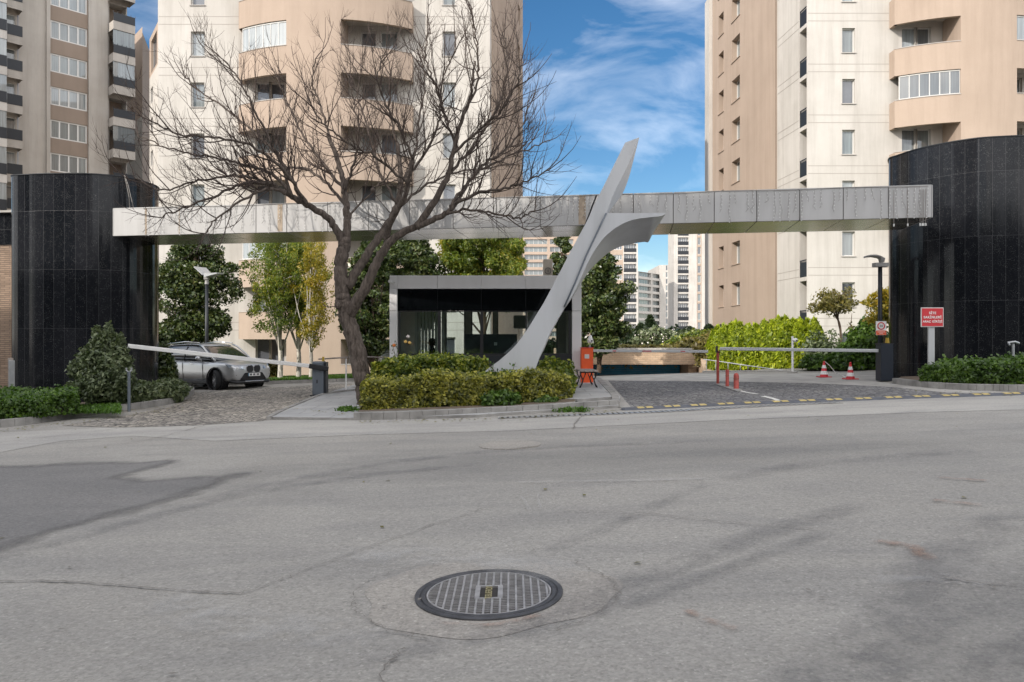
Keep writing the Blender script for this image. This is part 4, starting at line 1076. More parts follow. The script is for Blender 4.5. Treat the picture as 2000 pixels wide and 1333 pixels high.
RW, rp_ = granite_wall('black granite gate wall at the right behind the red sign', 13.0, 20.5, [(12.1, 24.2), (11.0, 22.35), (10.57, 21.52), (10.62, 21.1), (10.80, 20.41), (11.24, 19.74), (11.71, 19.34), (12.29, 19.17), (12.8, 19.12), (13.8, 19.3), (14.9, 20.0), (15.6, 21.5)], 6.7, 1.0)
# extra upstand on the right wall's rear edge (lighter return) and the bracket wires on the left wall
mb = MB(); mb.tube([P(243, 343, 21.3), P(247, 360, 21.2), P(252, 385, 21.2), P(254, 412, 21.5)], .010, 6); mb.tube([P(244, 343, 21.3), P(251, 365, 21.2), P(258, 395, 21.2), P(262, 412, 21.5)], .010, 6)
mb.build('hanging_cable', M['cable'], LW)
# stone boundary wall on the far left
SW = empty('stone_wall', (-16, 22, 0), 'rough stone wall with a black granite band at the far left edge', 'wall')
a = Vector((-14.03, 22.4, 0)); b = Vector((-22, 23.5, 0)); zt = 1.6+(666.5-416)/1500*22.4
mb = MB(); cvs_ = plane_curve((b.x, b.y), (a.x-b.x, a.y-b.y)); Lw = (a-b).length
wall(mb, cvs_, 0, Lw, -1, 1.6+(666.5-478)/1500*22.4, (), .2); mb.build('stone_face', M['stone'], SW)
mb = MB(); cvt = lambda u: (lambda q: (q[0]+q[2]*.03, q[1]+q[3]*.03, q[2], q[3]))(cvs_(u))
wall(mb, cvt, 0, Lw, 1.6+(666.5-478)/1500*22.4, zt, (), .2); mb.build('granite_band', M['granite'], SW)
mb = MB(); mb.bar((b.x, b.y, zt+.03), (a.x, a.y, zt+.03), .35, .06); mb.build('coping', M['concrete'], SW)
CB = G(30, 770); mb = MB(); mb.box(-13.95, -13.55, 21.45, 21.75, -.3, 1.18); o = mb.build('door', M['steel'], None, bevel=.01); bpy.data.objects.remove(o)
UB = empty('utility_box', (-13.75, 21.5, 0), 'narrow grey metal utility box between the stone and granite walls', 'utility box')
mb = MB(); mb.box(-14.02, -13.62, 21.35, 21.7, -.3, 1.13); mb.build('casing', M['wood'], UB, bevel=.01)
mb = MB(); mb.box(-13.98, -13.78, 21.325, 21.348, -.1, 1.06); mb.build('door', M['steel'], UB, bevel=.004)

# ------------------------------------------------------------------ the beam across the gate
BL = Vector((-11.0, 21.2, 0)); BR = Vector((9.84, 18.0, 0)); bd = (BR-BL).normalized(); bn = Vector((bd.y, -bd.x, 0)); BLn = (BR-BL).length
zb_, zt_ = 4.50, 5.26; dep = 2.05
BM = empty('gate_beam', (0, 19.6, zb_), 'long aluminium-clad beam spanning between the two granite walls', 'gate beam')
MXb = Matrix(((bd.x, -bn.x, 0, BL.x), (bd.y, -bn.y, 0, BL.y), (0, 0, 1, 0), (0, 0, 0, 1)))
mb = MB(); mb.box(.01, BLn-.01, .04, dep-.04, zb_+.03, zt_-.02, 0, MXb); mb.build('core', M['jointd'], BM)
edges = [0]; 
for px in (285, 350, 440, 500, 560, 640, 720, 800, 885, 970, 1055, 1137, 1237, 1315, 1395, 1478, 1562, 1647, 1735):
    r = (px-CX)/F; edges.append((r*BL.y-BL.x)/(bd.x-r*bd.y))
edges.append(BLn)
r_ = random.Random(3)
for i in range(len(edges)-1):
    a, b = edges[i]+.008, edges[i+1]-.008
    mb = MB(); mb.box(a, b, 0, .03, zb_, zt_, 0, MXb); mb.build('front_panel', M['panel'], BM, bevel=.004)
    mb = MB(); mb.box(a, b, .045, dep*.46, zb_-.004, zb_+.02, 0, MXb); mb.box(a, b, dep*.46+.02, dep-.05, zb_-.004, zb_+.02, 0, MXb); mb.build('soffit_panel', M['soffit'], BM, bevel=.004)
    mb = MB(); mb.box(a, b, -.005, dep, zt_-.018, zt_+.006, 0, MXb); mb.build('top_panel', M['panel'], BM)
    mb = MB(); mb.box(a, b, dep-.035, dep-.005, zb_, zt_, 0, MXb); mb.build('rear_panel', M['panel'], BM)
mb = MB()
for i, px in enumerate((285, 350, 547, 1137)):
    r = (px-CX)/F; u = (r*BL.y-BL.x)/(bd.x-r*bd.y); w = (.05, .02, .14, .18)[i]
    mb.box(u-w/2, u+w/2, -.004, .001, zb_+.02, zt_-.02, 0, MXb)
M['stain'] = simple('stained_strip', (.36,.29,.22), .8, var=.3, scale=5)
mb.build('stained_strip', M['stain'], BM)
mb = MB(); mb.box(0-.02, 0, 0, dep, zb_, zt_, 0, MXb); mb.box(BLn, BLn+.02, 0, dep, zb_, zt_, 0, MXb); mb.build('end_panel', M['panel'], BM)
mb = MB(); mb.box(.0, .25, .25, .6, zb_-.02, zb_-.006, 0, MXb); 
# icicle string lights hung along the beam
mb = MB(); bulbs = MB(); u = .9; r_ = random.Random(11); top = []
while u < BLn-.05:
    top.append(MXb @ Vector((u, -.02, zt_-.02-.015*math.sin(u*2.2)))); u += .3
mb.tube(top, .006, 4)
u = .95
while u < BLn-.1:
    ln = r_.choice((.3, .45, .55, .68, .8, .5)); p = [MXb @ Vector((u+r_.uniform(-.015, .015)*k, -.02-.004*k, zt_-.03-ln*k/5)) for k in range(6)]
    mb.tube(p, .0032, 3)
    for k in range(int(ln/.085)):
        q = MXb @ Vector((u+r_.uniform(-.02, .02), -.035, zt_-.09-k*.085)); bulbs.box(q.x-.007, q.x+.007, q.y-.007, q.y+.007, q.z-.012, q.z+.012)
    u += r_.choice((.12, .14, .16, .2, .3))
for px in (1745, 1772, 1796, 1800, 1803, 1807):
    r = (px-CX)/F; u = (r*BL.y-BL.x)/(bd.x-r*bd.y); u = min(u, BLn-.03); p = [MXb @ Vector((u, -.03, zt_-.1-k*.2)) for k in range(5)]; mb.tube(p, .006, 4)
    q = p[-1]; bulbs.box(q.x-.012, q.x+.012, q.y-.012, q.y+.012, q.z-.06, q.z)
SL = empty('string_lights', (0, 19.5, zt_), 'unlit icicle string lights hanging down the front of the beam', 'string lights')
mb.build('cable', M['cable'], SL); tag(bulbs.build('bulbs', M['bulb'], SL), kind='stuff')

# ------------------------------------------------------------------ leaning forked post
YS = empty('leaning_post', (0.2, 17.4, gz(.2, 17.4)), 'leaning grey forked steel post with a curved side wing', 'sculptural post')
Yf, Yb = 17.2, 17.95
def strips(mb, rows):
    """four smooth strips with hard edges between them, capped at both ends"""
    cols = [spline([tuple(r[j]) for r in rows], 4) for j in range(4)]; k = len(cols[0])
    for j in range(4):
        a, b = cols[j], cols[(j+1) % 4]; vs = [v for pr in zip(a, b) for v in pr]
        mb.add(vs, [(2*i, 2*i+1, 2*i+3, 2*i+2) for i in range(k-1)])
    mb.add([c[0] for c in cols], [(3, 2, 1, 0)]); mb.add([c[-1] for c in cols], [(0, 1, 2, 3)])
bl = [((905, 765), (1035, 765), 0), ((930, 740), (1041, 740), 0), ((958, 717), (1047, 718), 0), ((978, 702), (1054, 698), 1), ((1005, 677), (1063, 678), 2), ((1027, 648), (1073, 654), 2), ((1047, 616), (1089, 624), 2),
      ((1064, 588), (1104, 598), 1), ((1086, 546), (1123, 553), 0), ((1110, 500), (1145, 499), 0), ((1128, 466), (1158, 468), 0), ((1145, 435), (1172, 442), 0), ((1160, 403), (1187, 410), 7), ((1172.5, 376.5), (1198, 380), 18), ((1186, 350), (1213, 350), 15), ((1198, 325), (1226, 324), 9), ((1211, 299), (1238, 297), 4), ((1221, 279), (1247.5, 269), 1)]
mb = MB(); rows = []
for (l, r, e) in bl:
    rows.append([P(*l, Yf), P(*r, Yf), P(r[0]+e, r[1]-(2 if e > 3 else 0), Yb), P(l[0]+4, l[1]+2, Yb)])
strips(mb, rows); mb.build('blade', M['panel_y'], YS, smooth=True)
wg = [((1101, 599), (1102, 602), (1103, 603)), ((1112, 577), (1117, 579), (1121, 577)), ((1124, 549), (1133, 547), (1138, 549)), ((1133.5, 524), (1145, 520), (1155, 525)), ((1144, 498), (1158.5, 494), (1181, 500)),
      ((1156, 469), (1175, 470), (1197, 489)), ((1166, 449), (1189, 456), (1212, 482)), ((1174, 433), (1206, 443), (1229, 478)), ((1181, 420), (1226, 433), (1243, 475)), ((1184.5, 416.5), (1244, 428), (1253, 473.5)), ((1215, 416.5), (1262, 425.5), (1260, 473)), ((1258, 416.5), (1280, 423.5), (1267, 472.5)), ((1284, 416.5), (1292, 422), (1276, 455)), ((1299, 416.5), (1299.5, 418.5), (1298, 421))]
mb = MB(); rows = []
for i, (a, b, c) in enumerate(wg):
    ya = Yf-.03; yc = 18.5
    top = P(a[0]-2, a[1]+(8 if i > 8 else 2), 18.4) if i < 13 else P(1297, 418, 17.3)
    cc = P(*c, yc) if i < 13 else P(*c, 17.3)
    rows.append([P(*a, ya), P(*b, ya), cc, top])
strips(mb, rows); mb.build('wing', M['panel_y'], YS, smooth=True)
mb = MB(); mb.tube([P(1184, 417, Yf-.04), P(1172, 442, Yf-.04), P(1145, 499, Yf-.04), P(1123, 553, Yf-.04), P(1102, 600, Yf-.04)], .022, 6); mb.build('seam_rib', M['cab_grey'], YS, smooth=True)
mb = MB(); mb.tube([P(1165, 382, 17.6), P(1157, 402, 17.6), P(1146, 432, 17.6), P(1136, 462, 17.7)], .02, 6); mb.build('cable', M['black'], YS)
# ------------------------------------------------------------------ gatehouse
Yb_ = 22.5; bx0, bx1 = (762-CX)/F*Yb_, (1135-CX)/F*Yb_; bz = lambda y: HC+(CY-y)/F*Yb_; X_ = lambda px: (px-CX)/F*Yb_
zT, zF, zW, zS, z0_ = bz(540), bz(565), bz(608), bz(693), .1; Yr = 26.6
GH = empty('gatehouse', ((bx0+bx1)/2, Yb_, z0_), 'small grey-framed gatehouse with black glass band and a guard inside', 'gatehouse')
ej = [bx0, X_(778), X_(855), X_(940), X_(1027), X_(1116), bx1]
mb = MB()
for i in range(6): mb.box(ej[i]+.004, ej[i+1]-.004, Yb_-.12, Yb_+.1, zF, zT)
mb.build('fascia', M['panel_b'], GH, bevel=.006)
for a, b in ((bx0, X_(777)), (X_(1117), bx1)):
    mb = MB(); mb.box(a, b, Yb_-.12, Yb_+.12, z0_, zW-.005); mb.box(a, b, Yb_-.12, Yb_+.12, zW+.005, zF-.006); mb.build('column', M['panel_b'], GH, bevel=.006)
for a, b in ((bx0, bx0+.2), (bx1-.14, bx1)):
    mb = MB(); mb.box(a, b, Yb_+.125, Yr, z0_, zT-.01); mb.build('side_wall', M['panel_b'], GH)
mb = MB(); mb.box(bx0+.01, bx1-.01, Yb_+.11, Yr+.1, zT-.1, zT-.02); mb.box(bx0-.0, bx1, Yb_-.11, Yb_-.02, zT+.001, zT+.012); mb.build('roof', M['panel_b'], GH)
gx0, gx1 = X_(777)+.003, X_(1117)-.003
mb = MB(); cuts = [gx0, X_(855), X_(940), X_(1027), gx1]
for i in range(4): mb.box(cuts[i]+.006, cuts[i+1]-.006, Yb_-.05, Yb_-.03, zW+.01, zF-.004)
mb.build('black_glass_band', M['glassd'], GH)
mb = MB(); mb.box(gx0, gx1, Yb_-.02, Yb_+.02, zW+.008, zF-.003); mb.build('band_backing', M['black'], GH)
mb = MB(); mb.box(gx0, gx1, Yb_-.03, Yb_+.05, zW-.02, zW+.003); mb.box(gx0, gx1, Yb_-.03, Yb_+.05, zS-.03, zS+.03)
for px, w in ((780, .06), (858, .09), (941, .09), (1028, .05), (1113, .08)):
    x = X_(px); mb.box(x-w/2, x+w/2, Yb_-.028, Yb_+.048, zS+.031, zW-.021)
mb.build('mullion', M['black'], GH)
mb = MB(); mb.box(gx0, gx1, Yb_-.01, Yb_-.004, zS+.02, zW-.015); mb.build('window_glass', M['glass'], GH)
mb = MB(); mb.box(gx0, gx1, Yb_-.04, Yb_+.06, z0_, zS-.031); mb.build('base_panel', M['darkmetal'], GH)
cvr = plane_curve((bx0+.2, Yr), (1, 0)); W_ = bx1-.14-bx0-.2
rh = [(.08, .98, .5, 2.7), (1.06, 1.75, .5, 2.7), (1.95, 2.75, .6, 2.65), (2.85, 3.95, .6, 2.65), (4.3, 4.95, .8, 2.6)]
mb = MB(); wall(mb, cvr, 0, W_, z0_, zT-.1, rh, .12); mb.box(bx0+.21, bx1-.15, Yb_+.13, Yr-.01, z0_, z0_+.25); mb.box(bx0+.205, bx0+.22, Yb_+.13, Yr-.01, z0_+.26, zT-.11); mb.box(bx1-.16, bx1-.145, Yb_+.13, Yr-.01, z0_+.26, zT-.11)
mb.build('interior_wall', M['interior'], GH)
mb = MB()
for h in rh:
    x0, x1 = bx0+.2+h[0], bx0+.2+h[1]
    for a, b, c, d in ((x0, x0+.05, h[2], h[3]), (x1-.05, x1, h[2], h[3]), (x0+.05, x1-.05, h[2], h[2]+.05), (x0+.05, x1-.05, h[3]-.05, h[3])): mb.box(a+.002, b-.002, Yr+.03, Yr+.08, c+.002, d-.002)
mb.build('rear_window_frame', M['frame_g'], GH)
mb = MB()
for i in range(9):
    x = bx0+.28+i*.115; Mx = Matrix.Translation((x, Yr-.25, 1.0)) @ Matrix.Rotation(.5+.15*(i % 3), 4, 'Z'); mb.box(-.05, .05, -.004, .004, 0, 1.7, 0, Mx)
mb.build('blinds', M['curtain'], GH)
DK = empty('desk', (X_(960), 24, z0_+.25), 'dark reception desk panel inside the gatehouse', 'desk')
mb = MB(); x0, x1 = (908-CX)/F*24, (1010-CX)/F*24; zt = HC+(CY-653)/F*24
mb.box(x0, x1, 24, 24.04, z0_+.26, zt); mb.build('front_panel', M['desk'], DK, bevel=.005)
mb = MB(); mb.box(x0, x1, 24.04, 24.7, 1.05, 1.09); mb.build('desk_top', M['desk'], DK)
mb = MB(); mb.box((965-CX)/F*24, (971-CX)/F*24, 23.99, 23.999, HC+(CY-675)/F*24, HC+(CY-669)/F*24); mb.build('notice', M['whitep'], DK)
AC = empty('air_conditioner', (X_(1010), 26.3, 1.9), 'white wall-mounted air conditioner inside the gatehouse', 'air conditioner')
mb = MB(); mb.box((1003-CX)/F*25, (1030-CX)/F*25, 26.1, 26.55, HC+(CY-641)/F*25, HC+(CY-614)/F*25); mb.build('casing', M['frame_w'], AC, bevel=.04)
RU = empty('roof_unit', (X_(1068), 23.5, zT), 'small beige cabinet unit standing on the gatehouse roof', 'roof unit')
mb = MB(); a, b = (1061-CX)/F*23.3, (1079-CX)/F*23.3; mb.box(a, b, 23.2, 23.6, zT-.02, HC+(CY-507)/F*23.3); mb.build('casing', simple('unit_beige', (.25,.22,.18), .7, var=.15), RU, bevel=.02)
mb = MB(); c = Vector(((a+b)/2, 23.19, zT+.22)); mb.lathe(c, [(.10, -.004), (.10, -.012), (.085, -.012), (.085, -.004)], 20, 0, 'y')
for i in range(4): mb.bar(c+Vector((.085*math.cos(i*PI/4), -.01, .085*math.sin(i*PI/4))), c-Vector((.085*math.cos(i*PI/4), .01, .085*math.sin(i*PI/4))), .008, .004)
mb.build('fan_guard', M['darkmetal'], RU)
CM = empty('security_camera', (X_(769), Yb_-.3, bz(553)), 'small security camera bracketed to the upper left corner of the gatehouse', 'security camera')
mb = MB(); mb.bar((X_(766), Yb_-.12, bz(552)), (X_(768), Yb_-.3, bz(553)), .03, .03); mb.build('bracket', M['frame_g'], CM)
mb = MB(); mb.tube([(X_(763), Yb_-.3, bz(551)), (X_(773), Yb_-.38, bz(556))], .045, 10); mb.build('housing', M['frame_w'], CM)

# people
def skin_body(name, parent, verts, edges, radii, mat, root=0):
    me = bpy.data.meshes.new(name); me.from_pydata(verts, edges, []); me.materials.append(mat)
    o = bpy.data.objects.new(name, me); COL.objects.link(o)
    sk = o.modifiers.new('skin', 'SKIN'); 
    me.skin_vertices.new() if not me.skin_vertices else None
    for i, r in enumerate(radii):
        v = me.skin_vertices[0].data[i]; v.radius = (r, r) if not isinstance(r, tuple) else r; v.use_root = (i == root)
    sb = o.modifiers.new('sub', 'SUBSURF'); sb.levels = sb.render_levels = 2
    o.parent = parent
    if parent: o.location = -wl(parent)
    return o
px_, py_, pz_ = (846-CX)/F*23.3, 23.3, z0_+.25
PE = empty('person', (px_, py_, pz_), 'guard with dark hair in a dark jacket seated inside the gatehouse', 'person')
b0 = Vector((px_, py_, pz_))
V = [(0,0,.50), (.0,0,.72), (-.02,0,.95), (-.03,0,1.04), (-.04,0,1.11), (-.05,0,1.20), (-.055,0,1.27),
     (-.01,-.17,.98), (-.08,-.22,.74), (-.30,-.14,.72), (-.38,-.12,.74), (-.01,.17,.98), (-.08,.22,.74), (-.30,.14,.72), (-.38,.12,.74),
     (-.05,-.09,.50), (-.42,-.12,.50), (-.42,-.12,.12), (-.55,-.12,.05), (-.05,.09,.50), (-.42,.12,.50), (-.42,.12,.12), (-.55,.12,.05)]
E = [(0,1),(1,2),(2,3),(3,4),(4,5),(5,6),(2,7),(7,8),(8,9),(9,10),(2,11),(11,12),(12,13),(13,14),(0,15),(15,16),(16,17),(17,18),(0,19),(19,20),(20,21),(21,22)]
Rr = [.15,.14,.15,.07,.055,.095,.085,.065,.05,.038,.035,.065,.05,.038,.035,.09,.065,.045,.04,.09,.065,.045,.04]
body = skin_body('body', PE, [tuple(b0+Vector(v)) for v in V], E, Rr, M['coat'])
mb = MB(); c = b0+Vector((-.075, 0, 1.20)); mb.lathe(c, [(.0001, -.09), (.045, -.08), (.07, -.03), (.072, .03), (.05, .08), (.0001, .09)], 14); mb.box(c.x-.10, c.x-.06, c.y-.012, c.y+.012, c.z-.03, c.z+.012)
mb.build('face', M['skin'], PE, smooth=True)
mb = MB(); c = b0+Vector((-.03, 0, 1.235)); mb.lathe(c, [(.0001, -.15), (.075, -.13), (.105, -.03), (.10, .05), (.06, .095), (.0001, .11)], 16); mb.build('hair', M['hair'], PE, smooth=True)
CH = empty('office_chair', (px_, py_, pz_), 'dark chair under the seated guard in the gatehouse', 'chair')
mb = MB(); mb.box(px_-.24, px_+.24, py_-.24, py_+.24, pz_+.34, pz_+.40); mb.build('seat', M['black'], CH, bevel=.02)
mb = MB(); mb.box(px_+.2, px_+.25, py_-.2, py_+.2, pz_+.42, pz_+.85); mb.build('backrest', M['black'], CH, bevel=.02)
mb = MB(); mb.cyl((px_, py_), .03, pz_+.03, pz_+.34, 8)
for i in range(5): a = i*2*PI/5; mb.bar((px_, py_, pz_+.04), (px_+.24*math.cos(a), py_+.24*math.sin(a), pz_+.03), .03, .03)
mb.build('base', M['black'], CH)

# ------------------------------------------------------------------ barriers
def marks(mb, a, b, fr, l=.1, h=.045, off=.05):
    a = Vector(a); b = Vector(b); d = (b-a).normalized(); n = Vector((d.y, -d.x, 0)).normalized()*off
    for f, ll in fr:
        c = a.lerp(b, f)+n; mb.bar(c-d*ll/2, c+d*ll/2, .004, h)
c0 = G(626, 773); cz = c0.z
LBr = empty('barrier_gate', c0, 'white boom barrier on a slate-grey rounded cabinet, arm raised over the silver car', 'barrier')
mb = MB(); hC = .98; mb.box(c0.x-.20, c0.x+.13, c0.y-.17, c0.y+.17, cz+.02, cz+hC); mb.build('cabinet', M['cab_grey'], LBr, bevel=.035)
mb = MB(); mb.box(c0.x+.135, c0.x+.19, c0.y-.15, c0.y+.15, cz+.02, cz+hC-.02); mb.build('side_cover', M['darkmetal'], LBr, bevel=.01)
mb = MB(); mb.box(c0.x-.25, c0.x+.22, c0.y-.22, c0.y+.22, cz-.02, cz+.03); mb.build('base_plate', M['darkmetal'], LBr, bevel=.005)
mb = MB(); mb.box(c0.x-.07, c0.x-.04, c0.y-.177, c0.y-.171, cz+.36, cz+.46); mb.build('lock', M['black'], LBr)
mb = MB(); mb.cyl((c0.x+.08, c0.y), .04, cz+hC-.01, cz+hC+.13, 12, 0, .03); mb.build('warning_lamp', simple('lamp_yellow', (.45,.30,.03), .4), LBr, smooth=False)
pa = P(612, 716, c0.y-.25); pt_ = P(250, 676, 20.6)
mb = MB(); d = (pt_-pa).normalized(); mb.bar(pa-d*.42+Vector((0, 0, -.03)), pa+d*.12, .09, .14); mb.build('arm_bracket', M['black'], LBr, bevel=.015)
mb = MB(); mb.bar(pa, pt_, .05, .112); mb.build('arm', M['whitep'], LBr, bevel=.012)
mb = MB(); marks(mb, pa, pt_, [(.08, .12), (.27, .12), (.49, .12), (.69, .12), (.94, .12)], off=.03, h=.035); mb.build('reflector', M['red'], LBr)
# receiving post at the left bed
pb_ = GX(252, 18.7); PF = empty('fork_post', pb_, 'grey forked rest post beside the large bush', 'post')
mb = MB(); mb.tube([pb_, pb_+Vector((0, 0, .98))], .036, 12); mb.build('post', M['cab_grey'], PF)
mb = MB(); mb.tube([pb_+Vector((0, 0, .96)), pb_+Vector((-.06, 0, 1.0)), pb_+Vector((-.06, 0, 1.07))], .02, 8); mb.tube([pb_+Vector((0, 0, .96)), pb_+Vector((.06, 0, 1.0)), pb_+Vector((.06, 0, 1.07))], .02, 8); mb.build('fork', M['steel'], PF)
# pipe rail behind the left cabinet
RA = empty('pipe_railing', GX(675, 23.2), 'thin pipe rail with one white post between the grey cabinet and the tree', 'railing')
a = P(622, 702, 22.6); b = P(700, 697, 23.4); c_ = P(790, 700, 24.3)
mb = MB(); mb.tube([a, b, c_], .022, 8); mb.build('rail', M['wood'], RA)
g_ = GX(676, 23.2); mb = MB(); mb.tube([g_, (g_.x, g_.y, P(676, 701, 23.2).z)], .022, 8); mb.build('post', M['whitep'], RA)
mb = MB(); q = P(690, 711, 23.2); mb.bar(q-Vector((.07, 0, 0)), q+Vector((.12, 0, 0)), .02, .03); mb.build('plate', M['whitep'], RA)

c1 = GX(1146, 22.0); OB = empty('barrier_gate', c1, 'orange barrier cabinet with a horizontal silver arm above the garage ramp', 'barrier')
zt = HC+(CY-680)/F*22.0
mb = MB(); mb.box(c1.x-.17, c1.x+.17, c1.y-.15, c1.y+.15, c1.z+.02, zt); mb.build('cabinet', M['orange'], OB, bevel=.012)
mb = MB(); mb.box(c1.x-.075, c1.x+.055, c1.y-.157, c1.y-.151, zt-.30, zt-.18); mb.build('label_plate', M['frame_w'], OB, bevel=.002)
mb = MB(); mb.box(c1.x-.18, c1.x+.18, c1.y-.16, c1.y+.16, zt-.004, zt+.016); mb.build('lid', M['redsign'], OB)
a = P(1157, 685.5, 22.0); b = P(1383, 687, 22.0)
mb = MB(); mb.bar(a, b, .04, .075); mb.build('arm', M['silverarm'], OB, bevel=.01)
mb = MB(); marks(mb, a, b, [(.19, .1), (.47, .26), (.78, .13)], off=.023, h=.025); mb.build('reflector', M['redsign'], OB)
CC = empty('camera_post', (c1.x+.12, c1.y+.3, zt), 'white dome camera on a short post behind the orange cabinet', 'security camera')
g2 = P(1152, 690, 22.6); mb = MB(); mb.tube([(g2.x, g2.y, g2.z-.8), (g2.x, g2.y, g2.z+.25)], .03, 8); mb.build('post', M['frame_g'], CC)
mb = MB(); q = P(1153, 664, 22.6); mb.lathe(q, [(.0001, .14), (.045, .12), (.06, .03), (.085, .0), (.085, -.06), (.05, -.10), (.0001, -.11)], 14); mb.build('housing', M['whitep'], CC, smooth=True)
mb = MB(); mb.lathe(q+Vector((.03, -.06, -.03)), [(.0001, -.035), (.03, -.02), (.035, .01), (.0001, .03)], 12); mb.build('lens', M['black'], CC, smooth=True)

c2 = G(1727, 745.5); RB = empty('barrier_gate', c2, 'dark navy barrier cabinet with a long silver arm at the right granite wall', 'barrier')
zt = HC+(CY-672)/F*c2.y
mb = MB(); mb.box(c2.x-.16, c2.x+.17, c2.y-.16, c2.y+.16, c2.z+.02, zt); mb.build('cabinet', simple('navy_cabinet', (.018,.024,.036), .45, .2), RB, bevel=.015)
mb = MB(); mb.box(c2.x-.17, c2.x+.18, c2.y-.17, c2.y+.17, zt, zt+.018); mb.build('lid', M['darkmetal'], RB, bevel=.004)
mb = MB(); mb.tube([(c2.x+.08, c2.y, zt+.02), (c2.x+.08, c2.y, zt+.16)], [.055, .04], 12); mb.build('warning_lamp', simple('lamp_amber', (.42,.27,.02), .4), RB)
a = P(1716, 685.5, c2.y-.05); b = P(1406, 681.5, 20.95)
mb = MB(); mb.bar(a, b, .045, .085); mb.build('arm', M['silverarm'], RB, bevel=.012)
mb = MB(); marks(mb, a, b, [(.06+.0, .0)]+[(f, l) for f, l in ((.20, .05), (.28, .14), (.37, .04), (.46, .16), (.54, .04), (.62, .0), (.70, .05), (.78, .16), (.86, .05), (.90, .15), (.965, .05)) if l], off=.026, h=.03); mb.build('reflector', M['redsign'], RB)
c3 = G(1402, 751.5); RP = empty('rest_post', c3, 'tall red post holding the free end of the silver barrier arm', 'post')
mb = MB(); mb.tube([c3, c3+Vector((0, 0, .93))], .038, 10); mb.build('post', M['red'], RP)
mb = MB(); mb.box(c3.x-.05, c3.x-.01, c3.y-.05, c3.y+.05, c3.z+.90, c3.z+1.06); mb.box(c3.x-.05, c3.x+.06, c3.y-.05, c3.y+.05, c3.z+.88, c3.z+.905); mb.build('fork', M['black'], RP)
for (px, py, h, lab) in ((1420.5, 757, .47, 'thin red bollard nearest the tall red rest post'), (1438, 761.5, .42, 'stout round-topped red bollard at the tip of the small island')):
    c = G(px, py); BO = empty('bollard', c, lab, 'bollard', 'red bollards'); r = .045 if px < 1430 else .065
    mb = MB(); mb.lathe(c, [(r*1.35, 0), (r*1.35, .015), (r, .02), (r, h-r), (r*.8, h-r*.4), (r*.45, h-.008), (.0001, h)] if px > 1430 else [(r*1.4, 0), (r*1.4, .015), (r, .02), (r, h-.01), (.0001, h)], 16); mb.build('post', M['red'], BO, smooth=True)
    mb = MB(); mb.lathe(c, [(r+.003, h*.62), (r+.003, h*.7)], 16); mb.build('band', simple('faded_band', (.3,.09,.06), .7), BO)
# white camera pole
c4 = G(1548, 729); CP = empty('camera_pole', c4, 'slim white pole with a camera in front of the yellow-green hedge', 'camera pole')
mb = MB(); zt = HC+(CY-657)/F*c4.y; mb.tube([c4, (c4.x, c4.y, zt)], .035, 10); mb.build('pole', M['whitep'], CP)
mb = MB(); mb.tube([(c4.x, c4.y, zt-.12), (c4.x+.09, c4.y-.05, zt-.12)], .05, 10); mb.lathe((c4.x+.08, c4.y-.06, zt-.12), [(.0001, .06), (.05, .04), (.07, -.02), (.05, -.06), (.0001, -.08)], 12); mb.build('housing', M['whitep'], CP, smooth=True)
mb = MB(); mb.lathe((c4.x+.09, c4.y-.11, zt-.14), [(.0001, .03), (.03, .01), (.03, -.02), (.0001, -.03)], 10); mb.build('lens', M['black'], CP)
mb = MB(); mb.cyl((c4.x, c4.y), .16, c4.z-.02, c4.z+.05, 16); mb.build('footing', M['concrete'], CP)
# cones
def cone(px, py, lab):
    c = G(px, py); T = empty('traffic_cone', c, lab, 'traffic cone', 'red and white traffic cones'); h = .44
    mb = MB(); mb.box(-.17, .17, -.17, .17, .0, .03); mb.build('base', M['redsign'], T, bevel=.012, local=True)
    mb = MB(); rad = lambda z: .125-.10*z/h
    mb.lathe((0, 0, 0), [(rad(.03), .03), (rad(h), h), (.0001, h)], 20); mb.build('body', M['redsign'], T, smooth=True, local=True)
    for za, zb in ((.09, .19), (.27, .36)):
        mb = MB(); mb.lathe((0, 0, 0), [(rad(za)+.003, za), (rad(zb)+.003, zb)], 20); mb.build('white_band', M['whitep'], T, smooth=True, local=True)
    mb = MB(); mb.lathe((0, 0, 0), [(.022, h-.005), (.035, h+.02), (.0001, h+.05)], 10); mb.build('tip', M['redsign'], T, local=True)
    return c
k1 = cone(1609.5, 737.5, 'red and white cone nearest the white camera pole'); k2 = cone(1661, 741.5, 'red and white cone nearest the navy cabinet')
mb = MB(); mb.tube([k1+Vector((.02, 0, .47)), k1+Vector((.18, .02, .34)), k1+Vector((.36, .03, .12)), k1+Vector((.55, .02, .05)), k2+Vector((-.15, 0, .07)), k2+Vector((-.02, 0, .1))], .012, 6)
tag(mb.build('chain', M['whitep']), 'white plastic chain drooping between the two traffic cones', 'chain')

# ------------------------------------------------------------------ lamps
c5 = GX(1719, 20.9); LP2 = empty('street_lamp', c5, 'dark lamp post with a flat curved head and a 20 sign, right side', 'street lamp')
zt = HC+(CY-520)/F*20.9; zP = lambda y: HC+(CY-y)/F*20.9; XP = lambda x: (x-CX)/F*20.9
mb = MB(); mb.tube([c5, (c5.x, c5.y, zt)], [.062, .055], 12); mb.build('pole', M['darkmetal'], LP2, smooth=True)
mb = MB(); mb.tube([(c5.x, c5.y, zt), (c5.x, c5.y, zP(513))], .035, 10); mb.box(XP(1706), XP(1733), c5.y-.1, c5.y+.1, zP(522), zP(514)); mb.build('collar', M['frame_g'], LP2, bevel=.01)
mb = MB(); pr = [(XP(1722), zP(513), .05), (XP(1721), zP(506), .07), (XP(1716), zP(500.5), .12), (XP(1706), zP(498.5), .16), (XP(1695), zP(499), .15), (XP(1689), zP(501), .08)]
vs = []
